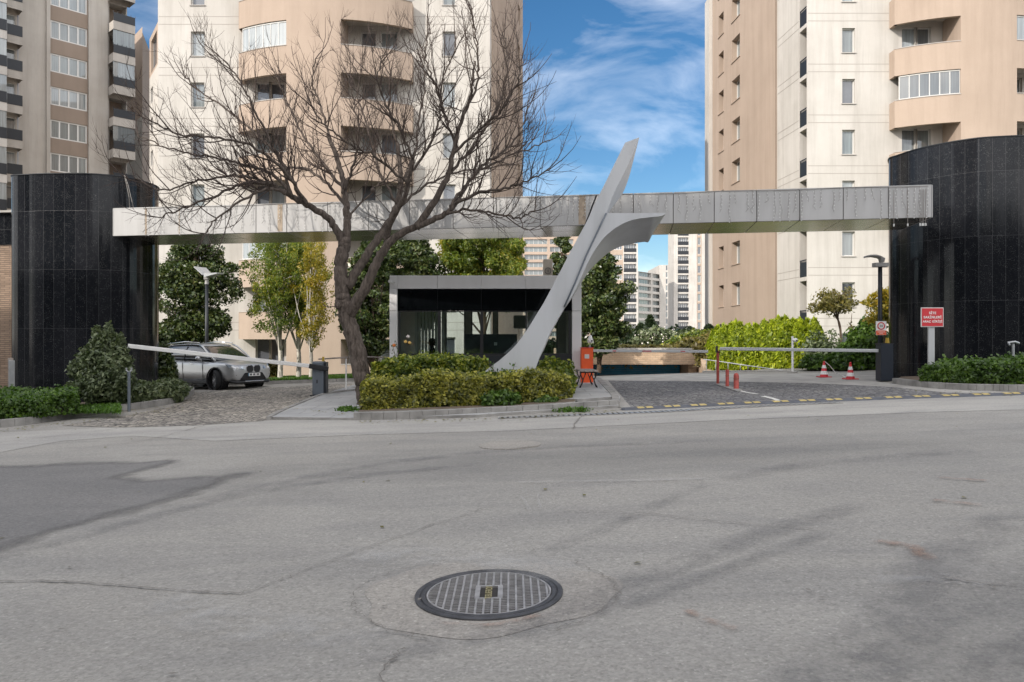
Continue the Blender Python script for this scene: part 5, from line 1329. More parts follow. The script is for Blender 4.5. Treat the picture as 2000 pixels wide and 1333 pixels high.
for x, z, w in pr: vs += [(x, c5.y-w, z), (x, c5.y+w, z), (x, c5.y+w, z-.05), (x, c5.y-w, z-.05)]
vs[0] = (XP(1726), c5.y-.05, zP(513)); vs[1] = (XP(1726), c5.y+.05, zP(513)); vs[4] = (XP(1727), c5.y-.07, zP(505)); vs[5] = (XP(1727), c5.y+.07, zP(505))
vs[2] = (XP(1718), c5.y+.05, zP(513)); vs[3] = (XP(1718), c5.y-.05, zP(513)); vs[6] = (XP(1717.5), c5.y+.07, zP(507)); vs[7] = (XP(1717.5), c5.y-.07, zP(507))
fs = []
for i in range(5):
    for j in range(4): j2 = (j+1) % 4; fs.append((i*4+j, i*4+j2, (i+1)*4+j2, (i+1)*4+j))
fs += [(0, 3, 2, 1), (20, 21, 22, 23)]; mb.add(vs, fs); mb.build('lamp_head', M['frame_g'], LP2, bevel=.01, smooth=True)
S20 = empty('speed_sign', (c5.x, c5.y-.1, zP(640)), 'small white 20 speed limit sign on the dark lamp post', 'sign')
mb = MB(); w = .15; mb.box(XP(1707.5), XP(1728), c5.y-.095, c5.y-.085, zP(655), zP(628)); mb.build('board', M['whitep'], S20, bevel=.003)
cc = Vector((XP(1717.7), c5.y-.096, zP(637.3)))
mb = MB(); mb.lathe(cc, [(.075, 0), (.075, -.003), (.105, -.003), (.105, 0)], 32, 0, 'y'); mb.build('red_ring', M['redsign'], S20)
mb = MB(); mb.box(XP(1708), XP(1727.5), c5.y-.0985, c5.y-.0955, zP(654.5), zP(646)); mb.build('orange_band', simple('orange_band', (.8,.13,.05), .5), S20)
text_part('20', .09, M['black'], S20, (cc.x, cc.y-.004, cc.z), bold=.0005)
mb = MB()
for k, (a, b) in enumerate(((1710.5, 1725), (1714, 1721))): mb.box(XP(a), XP(b), c5.y-.1, c5.y-.0988, zP(649.3+k*2.6), zP(648.4+k*2.6))
mb.build('small_print', M['whitep'], S20)

c6 = GX(404, 29.5); LP1 = empty('street_lamp', c6, 'dark lamp post with a pale twin-bladed head in front of the magnolia', 'street lamp')
zq = lambda y: HC+(CY-y)/F*29.5; xq = lambda x: (x-CX)/F*29.5
mb = MB(); mb.tube([c6, (c6.x, c6.y, zq(556))], [.075, .065], 12); mb.build('pole', M['darkmetal'], LP1, smooth=True)
mb = MB(); mb.tube([(xq(404), 29.5, zq(556)), (xq(404), 29.5, zq(546))], [.085, .06], 10); mb.box(xq(399.5), xq(407.5), 29.4, 29.6, zq(547), zq(534)); mb.build('collar', M['frame_g'], LP1, bevel=.02)
mb = MB(); mb.add([(xq(385), 29.2, zq(522)), (xq(393), 30.0, zq(521)), (xq(409), 29.8, zq(536)), (xq(401), 29.2, zq(537))]+[(xq(385), 29.2, zq(524)), (xq(393), 30.0, zq(523)), (xq(409), 29.8, zq(538)), (xq(401), 29.2, zq(539))], [(0,1,2,3), (7,6,5,4), (0,4,5,1), (1,5,6,2), (2,6,7,3), (3,7,4,0)]); mb.build('lamp_blade', M['silverarm'], LP1)
mb = MB(); mb.add([(xq(404), 29.2, zq(536)), (xq(407), 29.9, zq(533)), (xq(430), 29.9, zq(532)), (xq(429), 29.2, zq(534))]+[(xq(404), 29.2, zq(543)), (xq(407), 29.9, zq(541)), (xq(430), 29.9, zq(533.5)), (xq(429), 29.2, zq(536))], [(0,1,2,3), (7,6,5,4), (0,4,5,1), (1,5,6,2), (2,6,7,3), (3,7,4,0)]); mb.build('lamp_blade', M['silverarm'], LP1)

# ------------------------------------------------------------------ red entrance sign
c7 = GX(1821, 18.3); zR = lambda y: HC+(CY-y)/F*18.3; xR = lambda x: (x-CX)/F*18.3
RS = empty('entrance_sign', c7, 'red sign reading SİTE SAKİNLERİ ARAÇ GİRİŞİ on a pale grey post', 'sign')
mb = MB(); mb.box(xR(1815), xR(1827), 18.33, 18.38, c7.z-.1, zR(620)); mb.build('post', M['silverarm'], RS, bevel=.004)
mb = MB(); mb.box(xR(1799), xR(1843), 18.30, 18.325, zR(639), zR(601)); mb.build('board', M['frame_w'], RS, bevel=.003)
mb = MB(); mb.box(xR(1800.6), xR(1841.4), 18.294, 18.299, zR(637.4), zR(602.6)); mb.build('red_face', M['redsign'], RS)
for s, y, sz in (('SİTE', 612, .078), ('SAKİNLERİ', 620.3, .078), ('ARAÇ GİRİŞİ', 628.6, .068)):
    text_part(s, sz, M['whitep'], RS, (xR(1821), 18.290, zR(y)-.0), bold=.002)
c8 = GX(1979, 18.2); TS_ = empty('garden_standpipe', c8, 'short grey T-shaped pipe rising from the right hedge', 'standpipe')
z8 = lambda y: HC+(CY-y)/F*18.2; x8 = lambda x: (x-CX)/F*18.2
mb = MB(); mb.tube([(x8(1980), 18.2, c8.z), (x8(1978.5), 18.2, z8(672))], .03, 8); mb.build('pipe', M['steel'], TS_)
mb = MB(); mb.tube([(x8(1968), 18.2, z8(670)), (x8(1980), 18.15, z8(668)), (x8(1990), 18.2, z8(671))], .028, 8); mb.tube([(x8(1970), 18.2, z8(670)), (x8(1967), 18.1, z8(675))], .022, 8); mb.build('cross_head', M['steel'], TS_)

# ------------------------------------------------------------------ bench
e = GX(1146, 20.1); zb0 = gz(e.x, e.y)+.13; BE = empty('bench', (e.x, e.y, zb0), 'backless bench with grey wood slats and black iron legs by the orange cabinet', 'bench')
x0, x1 = (1129.5-CX)/F*20.1, (1165.5-CX)/F*20.1
for i in range(4):
    w = (x1-x0)/4; mb = MB(); mb.box(x0+i*w+.006, x0+(i+1)*w-.006, 19.7, 21.1, zb0+.41+(0 if i % 2 else .004), zb0+.445); mb.build('slat', M['wood'], BE, bevel=.005)
for yy in (19.85, 20.95):
    mb = MB(); mb.bar((x0+.02, yy, zb0+.395), (x1-.02, yy, zb0+.395), .045, .03)
    for s_, xx in ((1, x0), (-1, x1)):
        mb.tube([(xx+s_*.03, yy, zb0+.40), (xx+s_*.05, yy, zb0+.30), (xx+s_*.10, yy, zb0+.2), (xx+s_*.07, yy, zb0+.1), (xx+s_*.02, yy, zb0+.0)], [.02, .018, .016, .018, .024], 8)
        mb.tube([(xx+s_*.17, yy, zb0+.385), (xx+s_*.13, yy, zb0+.27), (xx+s_*.09, yy, zb0+.18)], .013, 8)
    mb.build('leg_frame', M['black'], BE, smooth=True)
# handrail beside the ramp
HR = empty('handrail', GX(1450, 26.8), 'low sloping metal handrail in front of the yellow-green hedge', 'railing')
mb = MB(); pts = [P(1374, 702.5, 27.7), P(1402, 706, 27.5), P(1470, 716, 27.2), P(1542, 726, 26.6)]; mb.tube(pts, .02, 6)
mb.build('rail', M['steel'], HR)
mb = MB(); pts2 = [P(1376, 721, 28.5), P(1470, 726.5, 27.2), P(1500, 728, 26.9)]
for px, y0, Yq in ((1380, 703.5, 27.65), (1398, 706, 27.5), (1422, 709.5, 27.4), (1446, 712.5, 27.3), (1461, 715, 27.25), (1482, 718, 27.1), (1503, 721, 26.9)):
    a = P(px, y0, Yq); mb = MB(); mb.tube([a, (a.x, a.y, P(px, 729, Yq).z)], .014, 6); mb.build('post', M['steel'], HR)
mb = MB(); a = P(1372, 730, 27.0); b = P(1545, 730, 26.2); mb.bar(a+Vector((0,0,.02)), b+Vector((0,0,.03)), .25, .16); tag(mb.build('ramp_curb', M['apron'], bevel=.01), kind='structure')

# ------------------------------------------------------------------ silver car
M['paint'] = simple('silver_car_paint', (.45,.455,.46), .32, .5, coat=.8); M['carglass'] = simple('car_glass', (.015,.022,.028), .05, 0, .6, coat=1); M['tyre_r'] = simple('tyre_rubber', (.015,.015,.016), .85)
M['rim'] = simple('alloy', (.35,.35,.36), .3, .8); M['lampg'] = simple('headlamp', (.35,.4,.45), .08, .4, coat=1); M['chrome'] = simple('chrome', (.6,.6,.6), .15, 1)
phi = math.radians(30); hd = Vector((math.cos(phi), -math.sin(phi), 0)); rt = Vector((hd.y, -hd.x, 0))
wc = G(425, 762); cc = wc-hd*1.33-rt*.78; cc.z = gz(cc.x, cc.y)+.01
CAR = empty('parked_car', cc, 'silver compact SUV with black kidney-shaped grille, behind the white barrier arm', 'car'); CAR.rotation_euler = (0, 0, -phi)
def loft(stations, rings_fn, name, mat, sub=2, smooth=True, parent=CAR, cap=True):
    mb = MB(); n = None
    for st in stations:
        ring = rings_fn(st); n = len(ring); mb.v += ring
    k = len(stations)
    for i in range(k-1):
        for j in range(n):
            j2 = (j+1) % n; mb.f.append([i*n+j, (i+1)*n+j, (i+1)*n+j2, i*n+j2]); mb.m.append(0); mb.uv.append(None)
    if cap:
        mb.f.append(list(range(n))); mb.m.append(0); mb.uv.append(None); mb.f.append([(k-1)*n+j for j in range(n)][::-1]); mb.m.append(0); mb.uv.append(None)
    return mb.build(name, mat, parent, smooth=smooth, subsurf=sub, local=True)
# x, half width, z bottom, z shoulder(belt), z top centre
body_st = [(-2.20, .72, .42, .85, .88), (-2.16, .82, .34, .95, .99), (-1.9, .88, .27, 1.0, 1.04), (-1.4, .905, .24, 1.0, 1.04), (-.7, .91, .23, .985, 1.03), (0, .91, .23, .97, 1.02), (.6, .91, .23, .955, 1.02),
           (.95, .905, .24, .945, 1.03), (1.3, .90, .24, .955, 1.04), (1.7, .89, .25, .93, 1.01), (1.98, .865, .27, .88, .965), (2.15, .80, .30, .80, .88), (2.20, .74, .34, .72, .78)]
def ring_body(s):
    x, w, zb, zs, zt = s; half = [(0, zb), (w*.7, zb), (w*.96, zb+.06), (w, zb+.28), (w*.985, (zb+zs)/2+.08), (w*.985, zs-.07), (w*.93, zs), (w*.6, (zs+zt)/2+.012), (0, zt)]
    return [(x, y, z) for y, z in half]+[(x, -y, z) for y, z in half[-2:0:-1]]
bo_ = loft(body_st, ring_body, 'body', M['paint'], 2)
ct = MB()
for xx in (1.33, -1.34):
    for s_ in (-1, 1): ct.lathe((xx, 0, .355), [(.0001, s_*.58), (.385, s_*.58), (.385, s_*1.2), (.0001, s_*1.2)][::s_], 32, 0, 'y')
co_ = ct.build('cutter', M['black'], CAR, local=True); bm_ = bmesh.new(); bm_.from_mesh(co_.data); bmesh.ops.remove_doubles(bm_, verts=bm_.verts, dist=.001); bmesh.ops.recalc_face_normals(bm_, faces=bm_.faces); bm_.to_mesh(co_.data); bm_.free()
bm_ = bmesh.new(); bm_.from_mesh(bo_.data); bmesh.ops.recalc_face_normals(bm_, faces=bm_.faces); bm_.to_mesh(bo_.data); bm_.free()
md_ = bo_.modifiers.new('cut', 'BOOLEAN'); md_.object = co_; md_.operation = 'DIFFERENCE'; md_.solver = 'EXACT'
bpy.context.view_layer.update(); me_ = bpy.data.meshes.new_from_object(bo_.evaluated_get(bpy.context.evaluated_depsgraph_get()))
bo_.modifiers.clear(); bo_.data = me_; bpy.data.objects.remove(co_)
for p_ in me_.polygons: p_.use_smooth = True
gh = [(-2.05, .72, .98, 1.22), (-1.8, .76, .98, 1.47), (-1.2, .785, .98, 1.56), (-.4, .79, .97, 1.595), (.2, .78, .96, 1.58), (.55, .76, .96, 1.48), (.95, .74, .97, 1.22), (1.25, .71, .98, 1.04)]
def ring_gh(s):
    x, w, zb, zt = s; f = (zt-zb)/.54; half = [(0, zb), (w*1.12, zb), (w*(1.12-.13*f*.6), zb+(zt-zb)*.5), (w*(1.12-.2*f), zt-.045*f), (w*.6, zt-.005), (0, zt)]
    return [(x, y, z) for y, z in half]+[(x, -y, z) for y, z in half[-2:0:-1]]
loft(gh, ring_gh, 'greenhouse', M['carglass'], 2)
rf = [(-2.0, .67, 1.27), (-1.8, .69, 1.475), (-1.2, .69, 1.57), (-.4, .70, 1.607), (.2, .69, 1.593), (.48, .66, 1.525)]
loft(rf, lambda s: [(s[0], y, z) for y, z in ((0, s[2]-.03), (s[1]*.9, s[2]-.05), (s[1], s[2]-.06), (s[1]*.97, s[2]-.025), (s[1]*.6, s[2]+.002), (0, s[2]+.01), (-s[1]*.6, s[2]+.002), (-s[1]*.97, s[2]-.025), (-s[1], s[2]-.06), (-s[1]*.9, s[2]-.05))], 'roof', M['paint'], 1)
for s_ in (-1, 1):
    mb = MB(); mb.tube([(1.22, s_*.79, .985), (.9, s_*.80, 1.22), (.52, s_*.735, 1.48), (.3, s_*.71, 1.55)], [.035, .035, .035, .03], 8); mb.build('front_pillar', M['paint'], CAR, smooth=True, local=True)
    mb = MB(); mb.tube([(-.32, s_*.865, .99), (-.3, s_*.80, 1.25), (-.28, s_*.715, 1.47)], .028, 6); mb.build('door_pillar', M['black'], CAR, local=True); mb = MB(); mb.tube([(-1.3, s_*.85, 1.0), (-1.4, s_*.79, 1.25), (-1.45, s_*.70, 1.45)], .04, 6); mb.build('door_pillar', M['black'], CAR, local=True)
    mb = MB(); mb.tube([(.3, s_*.70, 1.60), (-.5, s_*.69, 1.645), (-1.6, s_*.68, 1.56)], .02, 6); mb.build('roof_rail', M['chrome'], CAR, smooth=True, local=True)
    mb = MB(); mb.tube([(.62, s_*.86, 1.0), (.62, s_*.95, 1.05)], .03, 6); mb.lathe((.60, s_*1.0, 1.075), [(.0001, -.08), (.07, -.06), (.095, 0), (.07, .06), (.0001, .08)], 12); mb.build('wing_mirror', M['paint'], CAR, smooth=True, local=True)
    mb = MB(); 
    for xx, zz in ((.02, .88), (-1.0, .89)): mb.bar((xx, s_*.905, zz), (xx+.2, s_*.905, zz-.005), .03, .025)
    mb.build('door_handle', M['chrome'], CAR, local=True)
    mb = MB()
    for xx in (.75, -.3): mb.bar((xx, s_*.906, .30), (xx-.06, s_*.903, .92), .012, .012)
    mb.bar((.8, s_*.90, .925), (-1.5, s_*.89, .965), .02, .012)
    mb.build('door_seam', M['black'], CAR, local=True)
    mb = MB(); mb.box(-1.0, .95, s_*.87-.04, s_*.87+.04, .20, .33); mb.build('sill_cladding', M['black'], CAR, bevel=.02, local=True)
    for xx in (1.33, -1.34):
        W = bpy.data.objects.new('wheel', None); COL.objects.link(W); W.parent = CAR; W.location = (xx, s_*.785, .345); W.rotation_euler = (0, 0, math.radians(-24) if xx > 0 else 0)
        mb = MB(); mb.lathe((0, 0, 0), [(.23, -.11), (.32, -.115), (.345, -.08), (.348, 0), (.345, .08), (.32, .115), (.23, .11)], 36, 0, 'y'); mb.build('tyre', M['tyre_r'], W, smooth=True, local=True)
        mb = MB(); mb.lathe((0, 0, 0), [(.235, s_*.10), (.215, s_*.10), (.20, s_*.04), (.0001, s_*.03)], 30, 0, 'y')
        for k in range(5):
            a = 2*PI*k/5
            for da in (-.12, .12): mb.bar((.03*math.cos(a), s_*.09, .03*math.sin(a)), (.22*math.cos(a+da), s_*.10, .22*math.sin(a+da)), .03, .02)
        mb.lathe((0, 0, 0), [(.0001, s_*.11), (.05, s_*.10), (.05, s_*.05)], 14, 0, 'y'); mb.build('rim', M['rim'], W, smooth=False, local=True)
        mb = MB(); mb.lathe((xx, s_*.60, .355), [(.0001, 0), (.375, 0), (.385, s_*.297), (.42, s_*.315), (.43, s_*.30)], 36, 0, 'y'); mb.build('wheel_arch', M['black'], CAR, local=True)
    # lamps on the front
    mb = MB(); mb.add([(2.16, s_*.42, .80), (2.0, s_*.80, .85), (1.86, s_*.89, .88), (1.98, s_*.84, .745), (2.12, s_*.72, .70), (2.21, s_*.44, .71)], [(0, 1, 2, 3, 4, 5) if s_ < 0 else (5, 4, 3, 2, 1, 0)])
    o = mb.build('headlight', M['lampg'], CAR, local=True, bevel=.0); sm_ = o.modifiers.new('sol', 'SOLIDIFY'); sm_.thickness = .05; sm_.offset = 0
    mb = MB(); mb.lathe((2.17, s_*.68, .715), [(.0001, 0), (.04, .0)], 12, 0, 'y')
    mb = MB(); Mx = Matrix.Translation((2.17, s_*.65, .755)); mb.lathe((0, 0, 0), [(.0001, -.03), (.045, -.01), (.045, .03)], 14, 0, 'z'); R_ = Matrix.Rotation(PI/2, 4, 'Y'); mb.v = [tuple(Mx @ (R_ @ Vector((v[0], v[1], -v[2])))) for v in mb.v]; mb.build('lamp_ring', M['whitep'], CAR, local=True)
    mb = MB(); mb.v = []; mb.lathe((0, 0, 0), [(.0001, -.02), (.045, -.01), (.06, .03)], 14, 0, 'z'); Mx = Matrix.Translation((2.16, s_*.69, .52)); mb.v = [tuple(Mx @ (R_ @ Vector((v[0], v[1], -v[2])))) for v in mb.v]; mb.build('fog_lamp', M['black'], CAR, local=True)
    # kidney grille half
    mb = MB(); ks = [(-.115, .06), (-.09, .105), (.07, .11), (.115, .07), (.12, -.03), (.08, -.095), (-.06, -.1), (-.11, -.05)]
    fr_ = [(2.205-.05*(z+.1), s_*.155+y*1.15, .715+z*1.15) for y, z in ks]; bk = [(p[0]-.1, p[1], p[2]) for p in fr_]; n = len(fr_)
    mb.add(fr_+bk, [tuple(range(n))]+[(i, (i+1) % n, (i+1) % n+n, i+n) for i in range(n)]); mb.build('kidney_grille', M['black'], CAR, local=True)
    mb = MB(); mb.tube([(p[0]+.004, p[1], p[2]) for p in fr_+[fr_[0]]], .010, 6); mb.build('grille_ring', M['chrome'], CAR, local=True)
    mb = MB(); mb.add([(2.18, s_*.48, .50), (2.08, s_*.78, .46), (2.09, s_*.78, .385), (2.19, s_*.50, .40)]+[(2.05, s_*.48, .50), (1.95, s_*.78, .46), (1.96, s_*.78, .385), (2.05, s_*.50, .40)], [(0,1,2,3), (0,4,5,1), (2,6,7,3), (1,5,6,2)]); mb.build('side_intake', M['black'], CAR, local=True)
mb = MB(); f_ = [(2.23, -.36, .59), (2.23, .36, .59), (2.215, .54, .38), (2.19, .55, .31), (2.19, -.55, .31), (2.215, -.54, .38)]
mb.add(f_+[(p[0]-.1, p[1], p[2]) for p in f_], [tuple(range(6))]+[(i, (i+1) % 6, (i+1) % 6+6, i+6) for i in range(6)]); mb.build('lower_intake', M['black'], CAR, local=True)
mb = MB(); mb.tube([(2.0, -.86, .30), (2.17, -.66, .27), (2.225, -.3, .265), (2.225, .3, .265), (2.17, .66, .27), (2.0, .86, .30)], .05, 8); mb.build('bumper_lip', M['black'], CAR, smooth=True, local=True)
mb = MB(); mb.bar((2.245, -.42, .30), (2.245, .42, .30), .05, .035); mb.build('skid_plate', M['chrome'], CAR, bevel=.01, local=True)
mb = MB(); mb.box(2.235, 2.245, -.26, .26, .47, .575); pl_ = mb.build('number_plate', M['whitep'], CAR, bevel=.003, local=True)
mb = MB(); mb.box(2.2451, 2.2465, -.26, -.225, .472, .573); pb2 = mb.build('plate_band', M['blue'], pl_, local=True)
mb = MB()
for y0, y1 in ((-.19, -.15), (-.14, -.10), (-.05, -.01), (.0, .04), (.10, .13), (.14, .17), (.18, .21)): mb.box(2.2451, 2.2465, y0, y1, .49, .558)
mb.build('plate_characters', M['black'], pl_, local=True)
mb = MB(); R_ = Matrix.Rotation(math.radians(70), 4, 'Y'); Mx = Matrix.Translation((2.10, 0, .83)); mb.lathe((0, 0, 0), [(.041, 0), (.041, .008), (.03, .008), (.0001, .008)], 18); mb.v = [tuple(Mx @ (R_ @ Vector(v))) for v in mb.v]; bd_ = mb.build('badge', M['black'], CAR, local=True)
for k, mt in enumerate(('blue', 'whitep', 'blue', 'whitep')):
    mb = MB(); vs = [(0, 0, .0095)]+[(.028*math.cos(PI/2*k+a), .028*math.sin(PI/2*k+a), .0095) for a in np.linspace(0, PI/2, 5)]; mb.add([tuple(Mx @ (R_ @ Vector(v))) for v in vs], [(0, i, i+1) for i in range(1, 5)]); mb.build('badge_quarter', M[mt], bd_, local=True)
# ------------------------------------------------------------------ vegetation
def leaf_mesh(name, C, size, mat, parent=None, elong=1.8, nbias=None, droop=0.0, sizevar=.35, curl=True):
    """one small diamond-shaped leaf at every point of C; nbias: preferred normals (N,3)"""
    C = np.asarray(C, float); n = len(C)
    nn = rng.normal(size=(n, 3)); nn /= np.linalg.norm(nn, axis=1, keepdims=True)
    if nbias is not None: nn = nn+nbias; nn /= np.linalg.norm(nn, axis=1, keepdims=True)+1e-9
    t = rng.normal(size=(n, 3)); t[:, 2] -= droop; u = np.cross(nn, t); u = np.cross(u, nn); u /= np.linalg.norm(u, axis=1, keepdims=True)+1e-9
    v = np.cross(nn, u); s = size*(1+sizevar*rng.uniform(-1, 1, n))[:, None]
    a = C-u*s*.5*elong; b = C+u*s*.5*elong; l = C+v*s*.5+nn*s*.12; r = C-v*s*.5+nn*s*.12
    V = np.stack([a, r, b, l], 1).reshape(-1, 3).astype(np.float32)
    if parent is not None: V = V-np.array(wl(parent), np.float32)
    me = bpy.data.meshes.new(name); me.vertices.add(4*n); me.vertices.foreach_set('co', V.ravel()); me.loops.add(4*n); me.loops.foreach_set('vertex_index', np.arange(4*n, dtype=np.int32))
    me.polygons.add(n); me.polygons.foreach_set('loop_start', np.arange(0, 4*n, 4, dtype=np.int32)); me.polygons.foreach_set('loop_total', np.full(n, 4, np.int32)); me.update(calc_edges=True)
    me.materials.append(mat); o = bpy.data.objects.new(name, me); COL.objects.link(o)
    if parent is not None: o.parent = parent
    return o
def lump(p, s=1.0, amp=1.0): return amp*mnoise.noise(Vector((p[0]*s, p[1]*s, p[2]*s)))

def hedge_box(name, label, cat, poly, h, dens, size, mat, top_amp=.06, zoff=0.0, ends=.08, hfun=None, core=True, parent_kind='foliage', droop=0, elong=1.5):
    """poly: ground outline (x,y) counter-clockwise; foliage shell over the top and the sides"""
    area = sum(poly[i][0]*poly[(i+1) % len(poly)][1]-poly[(i+1) % len(poly)][0]*poly[i][1] for i in range(len(poly)))
    if area < 0: poly = poly[::-1]
    cx = sum(p[0] for p in poly)/len(poly); cy = sum(p[1] for p in poly)/len(poly)
    T = empty(name, (cx, cy, gz(cx, cy)+zoff), label, cat)
    H = hfun or (lambda x, y: h)
    pts, nb = [], []
    n = len(poly)
    for i in range(n):
        a, b = Vector(poly[i]+(0,)), Vector(poly[(i+1) % n]+(0,)); d = b-a; L_ = d.length; d.normalize(); o = Vector((d.y, -d.x, 0))
        k = int(L_*h*dens)
        for _ in range(k):
            t = random.random()*L_; p = a+d*t; hz = H(p.x, p.y); z = random.random()**.9*hz; bul = .10*lump((p.x, p.y, z), 2.2)+.05*lump((p.x, p.y, z), 6)
            rnd = -ends*max(0, (z/hz-.75)/.25)**2; q = p+o*(bul+rnd-abs(random.gauss(0, .05))+.03)
            pts.append((q.x, q.y, gz(p.x, p.y)+zoff+z)); nb.append((o.x*.8, o.y*.8, .5))
    xs_ = [p[0] for p in poly]; ys_ = [p[1] for p in poly]
    def inside(x, y):
        c = False; j = n-1
        for i in range(n):
            if (poly[i][1] > y) != (poly[j][1] > y) and x < (poly[j][0]-poly[i][0])*(y-poly[i][1])/(poly[j][1]-poly[i][1])+poly[i][0]: c = not c
            j = i
        return c
    k = int((max(xs_)-min(xs_))*(max(ys_)-min(ys_))*dens*1.3)
    for _ in range(k):
        x = random.uniform(min(xs_), max(xs_)); y = random.uniform(min(ys_), max(ys_))
        if not inside(x, y): continue
        z = H(x, y)+top_amp*(lump((x, y, 0), 1.5)+.6*lump((x, y, 3), 5))+random.gauss(0, .02)-abs(random.gauss(0, .05))
        if random.random() < .05: z += random.random()*.12
        pts.append((x, y, gz(x, y)+zoff+z)); nb.append((0, -.2, 1.1))
    leaf_mesh('foliage', pts, size, mat, T, elong, np.array(nb), droop)
    if core:
        mb = MB(); pc = [(cx+(p[0]-cx)*.96+(.0), cy+(p[1]-cy)*.94) for p in poly]; pc = []
        for i in range(n):
            a, b, c = Vector(poly[i-1]), Vector(poly[i]), Vector(poly[(i+1) % n]); m = ((a-b).normalized()+(c-b).normalized())
            if m.length < 1e-3: m = Vector((b-a).orthogonal()) 
            m.normalize(); q = b+m*.11
            if not inside(q.x, q.y): q = b-m*.11
            pc.append((q.x, q.y))
        mb.prism(pc, lambda x, y: gz(x, y)+zoff, lambda x, y: gz(x, y)+zoff+H(x, y)-.13); mb.build('twigs', M['hedge_core'], T)
    return T
def blob_pts(blobs, dens, inner=.25):
    P_, Nn = [], []
    for (c, r) in blobs:
        area = 4*PI*((r[0]*r[1])**1.6+(r[0]*r[2])**1.6+(r[1]*r[2])**1.6)**(1/1.6)/3**(1/1.6); k = int(area*dens)
        d = rng.normal(size=(k, 3)); d /= np.linalg.norm(d, axis=1, keepdims=True)
        rad = 1-np.abs(rng.normal(0, inner, k)); rad *= 1+.14*np.sin(d[:, 0]*7+c[0]*3)*np.sin(d[:, 2]*6+c[2]*5)+.08*np.sin(d[:, 1]*13+d[:, 2]*11)
        p = np.array(c)+d*rad[:, None]*np.array(r); P_.append(p); Nn.append(d*.7+np.array([0, 0, .35]))
    return np.concatenate(P_), np.concatenate(Nn)
def bush(name, label, cat, base, blobs, dens, size, mat, stems=6, elong=1.8, droop=0, inner=.25, group=None, core=True, barkm='barkd'):
    T = empty(name, base, label, cat, group)
    p, n = blob_pts(blobs, dens, inner); z0 = gz(base[0], base[1]); keep = p[:, 2] > z0+.03
    leaf_mesh('foliage', p[keep], size, mat, T, elong, n[keep], droop)
    mb = MB(); r = random.Random(int(abs(base[0])*100))
    for i in range(stems):
        c, rr = blobs[i % len(blobs)]; e = Vector(c)+Vector((r.uniform(-.6, .6)*rr[0], r.uniform(-.6, .6)*rr[1], r.uniform(.1, .6)*rr[2]))
        b = Vector(base)+Vector((r.uniform(-.1, .1), r.uniform(-.1, .1), -.05)); mb.tube([b, b.lerp(e, .5)+Vector((r.uniform(-.1, .1), 0, .1)), e], [.03, .02, .008], 6)
    mb.build('stems', M[barkm], T, smooth=True)
    if core:
        mb = MB()
        for c, rr in blobs: 
            prof = [(.0001, -rr[2]*.6)]+[(math.sin(a)*.62, -math.cos(a)*rr[2]*.62) for a in np.linspace(.4, 2.7, 5)]+[(.0001, rr[2]*.6)]
            k0 = len(mb.v); mb.lathe((0, 0, 0), prof, 8); mb.v[k0:] = [(c[0]+x*rr[0], c[1]+y*rr[1], c[2]+z) for x, y, z in mb.v[k0:]]
        mb.build('inner_twigs', M['hedge_core'], T)
    return T
def clump_tree(name, label, base, trunk, crown_fn, nclump, per, csize, leaf, mat, bark='barkd', tr=.1, seed=1, group=None, cat='tree', droop=0, elong=1.8, limbs=14, squash=.8, nb_up=.4):
    """crown_fn(r) -> a random clump centre; limbs reach into the clumps"""
    T = empty(name, base, label, cat, group); r = random.Random(seed)
    cl = [Vector(crown_fn(r)) for _ in range(nclump)]
    pts, nb = [], []
    for c in cl:
        k = int(per*r.uniform(.5, 1.4)); s = csize*r.uniform(.6, 1.25)
        d = rng.normal(size=(k, 3)); d /= np.linalg.norm(d, axis=1, keepdims=True); rad = rng.uniform(.25, 1, k)**.6
        pts.append(np.array(c)+d*rad[:, None]*np.array([s, s, s*squash])); nb.append(d*.5+np.array([0, 0, nb_up]))
    leaf_mesh('crown', np.concatenate(pts), leaf, mat, T, elong, np.concatenate(nb), droop)
    mb = MB(); tp = spline(trunk, 5); k = len(tp); mb.tube(tp, [tr*(1-.75*i/(k-1))*(1.25 if i == 0 else 1) for i in range(k)], 10)
    for i in range(min(limbs, len(cl))):
        c = cl[i]; j = r.randint(int(k*.35), k-2); s = tp[j]
        if c.z < s.z: s = tp[max(int(k*.3), 1)]
        m = s.lerp(c, .5)+Vector((r.uniform(-.15, .15), r.uniform(-.15, .15), .1)); mb.tube([s, m, c], [tr*.35, tr*.22, tr*.07], 6)
    mb.build('trunk', M[bark], T, smooth=True)
    return T

# ---- front hedge and the planting around the leaning post
fa, fb = G(697, 812, .12), G(1112, 797, .12)
hedge_box('hedge', 'low clipped yellow-flecked hedge along the kerb in front of the gatehouse', 'hedge',
          [(-3.10, 15.9), (-1.0, 16.0), (.45, 16.35), (1.28, 17.0), (1.25, 17.9), (.1, 17.7), (-1.6, 17.1), (-3.15, 17.1)], .60, 2600, .05, M['l_front'], .05, .12, hfun=lambda x, y: .60-.06*max(0, x+.5)+.05*math.sin(x*3))
hedge_box('hedge', 'taller green hedge in the second row below the gatehouse windows', 'hedge',
          [(-3.25, 17.7), (-1.2, 17.5), (-.9, 18.3), (-.6, 19.2), (-3.0, 19.2)], .92, 1500, .065, M['l_hedge'], .08, .12, hfun=lambda x, y: .92+.05*math.sin(x*2.3))
bush('shrub', 'yellow-green shrub left of the foot of the leaning post', 'shrub', (-.1, 17.2, .2), [((-.35, 17.0, .55), (.55, .5, .38)), ((.25, 17.0, .50), (.6, .5, .40)), ((.05, 16.75, .30), (.8, .4, .3))], 900, .06, M['l_hedge'])
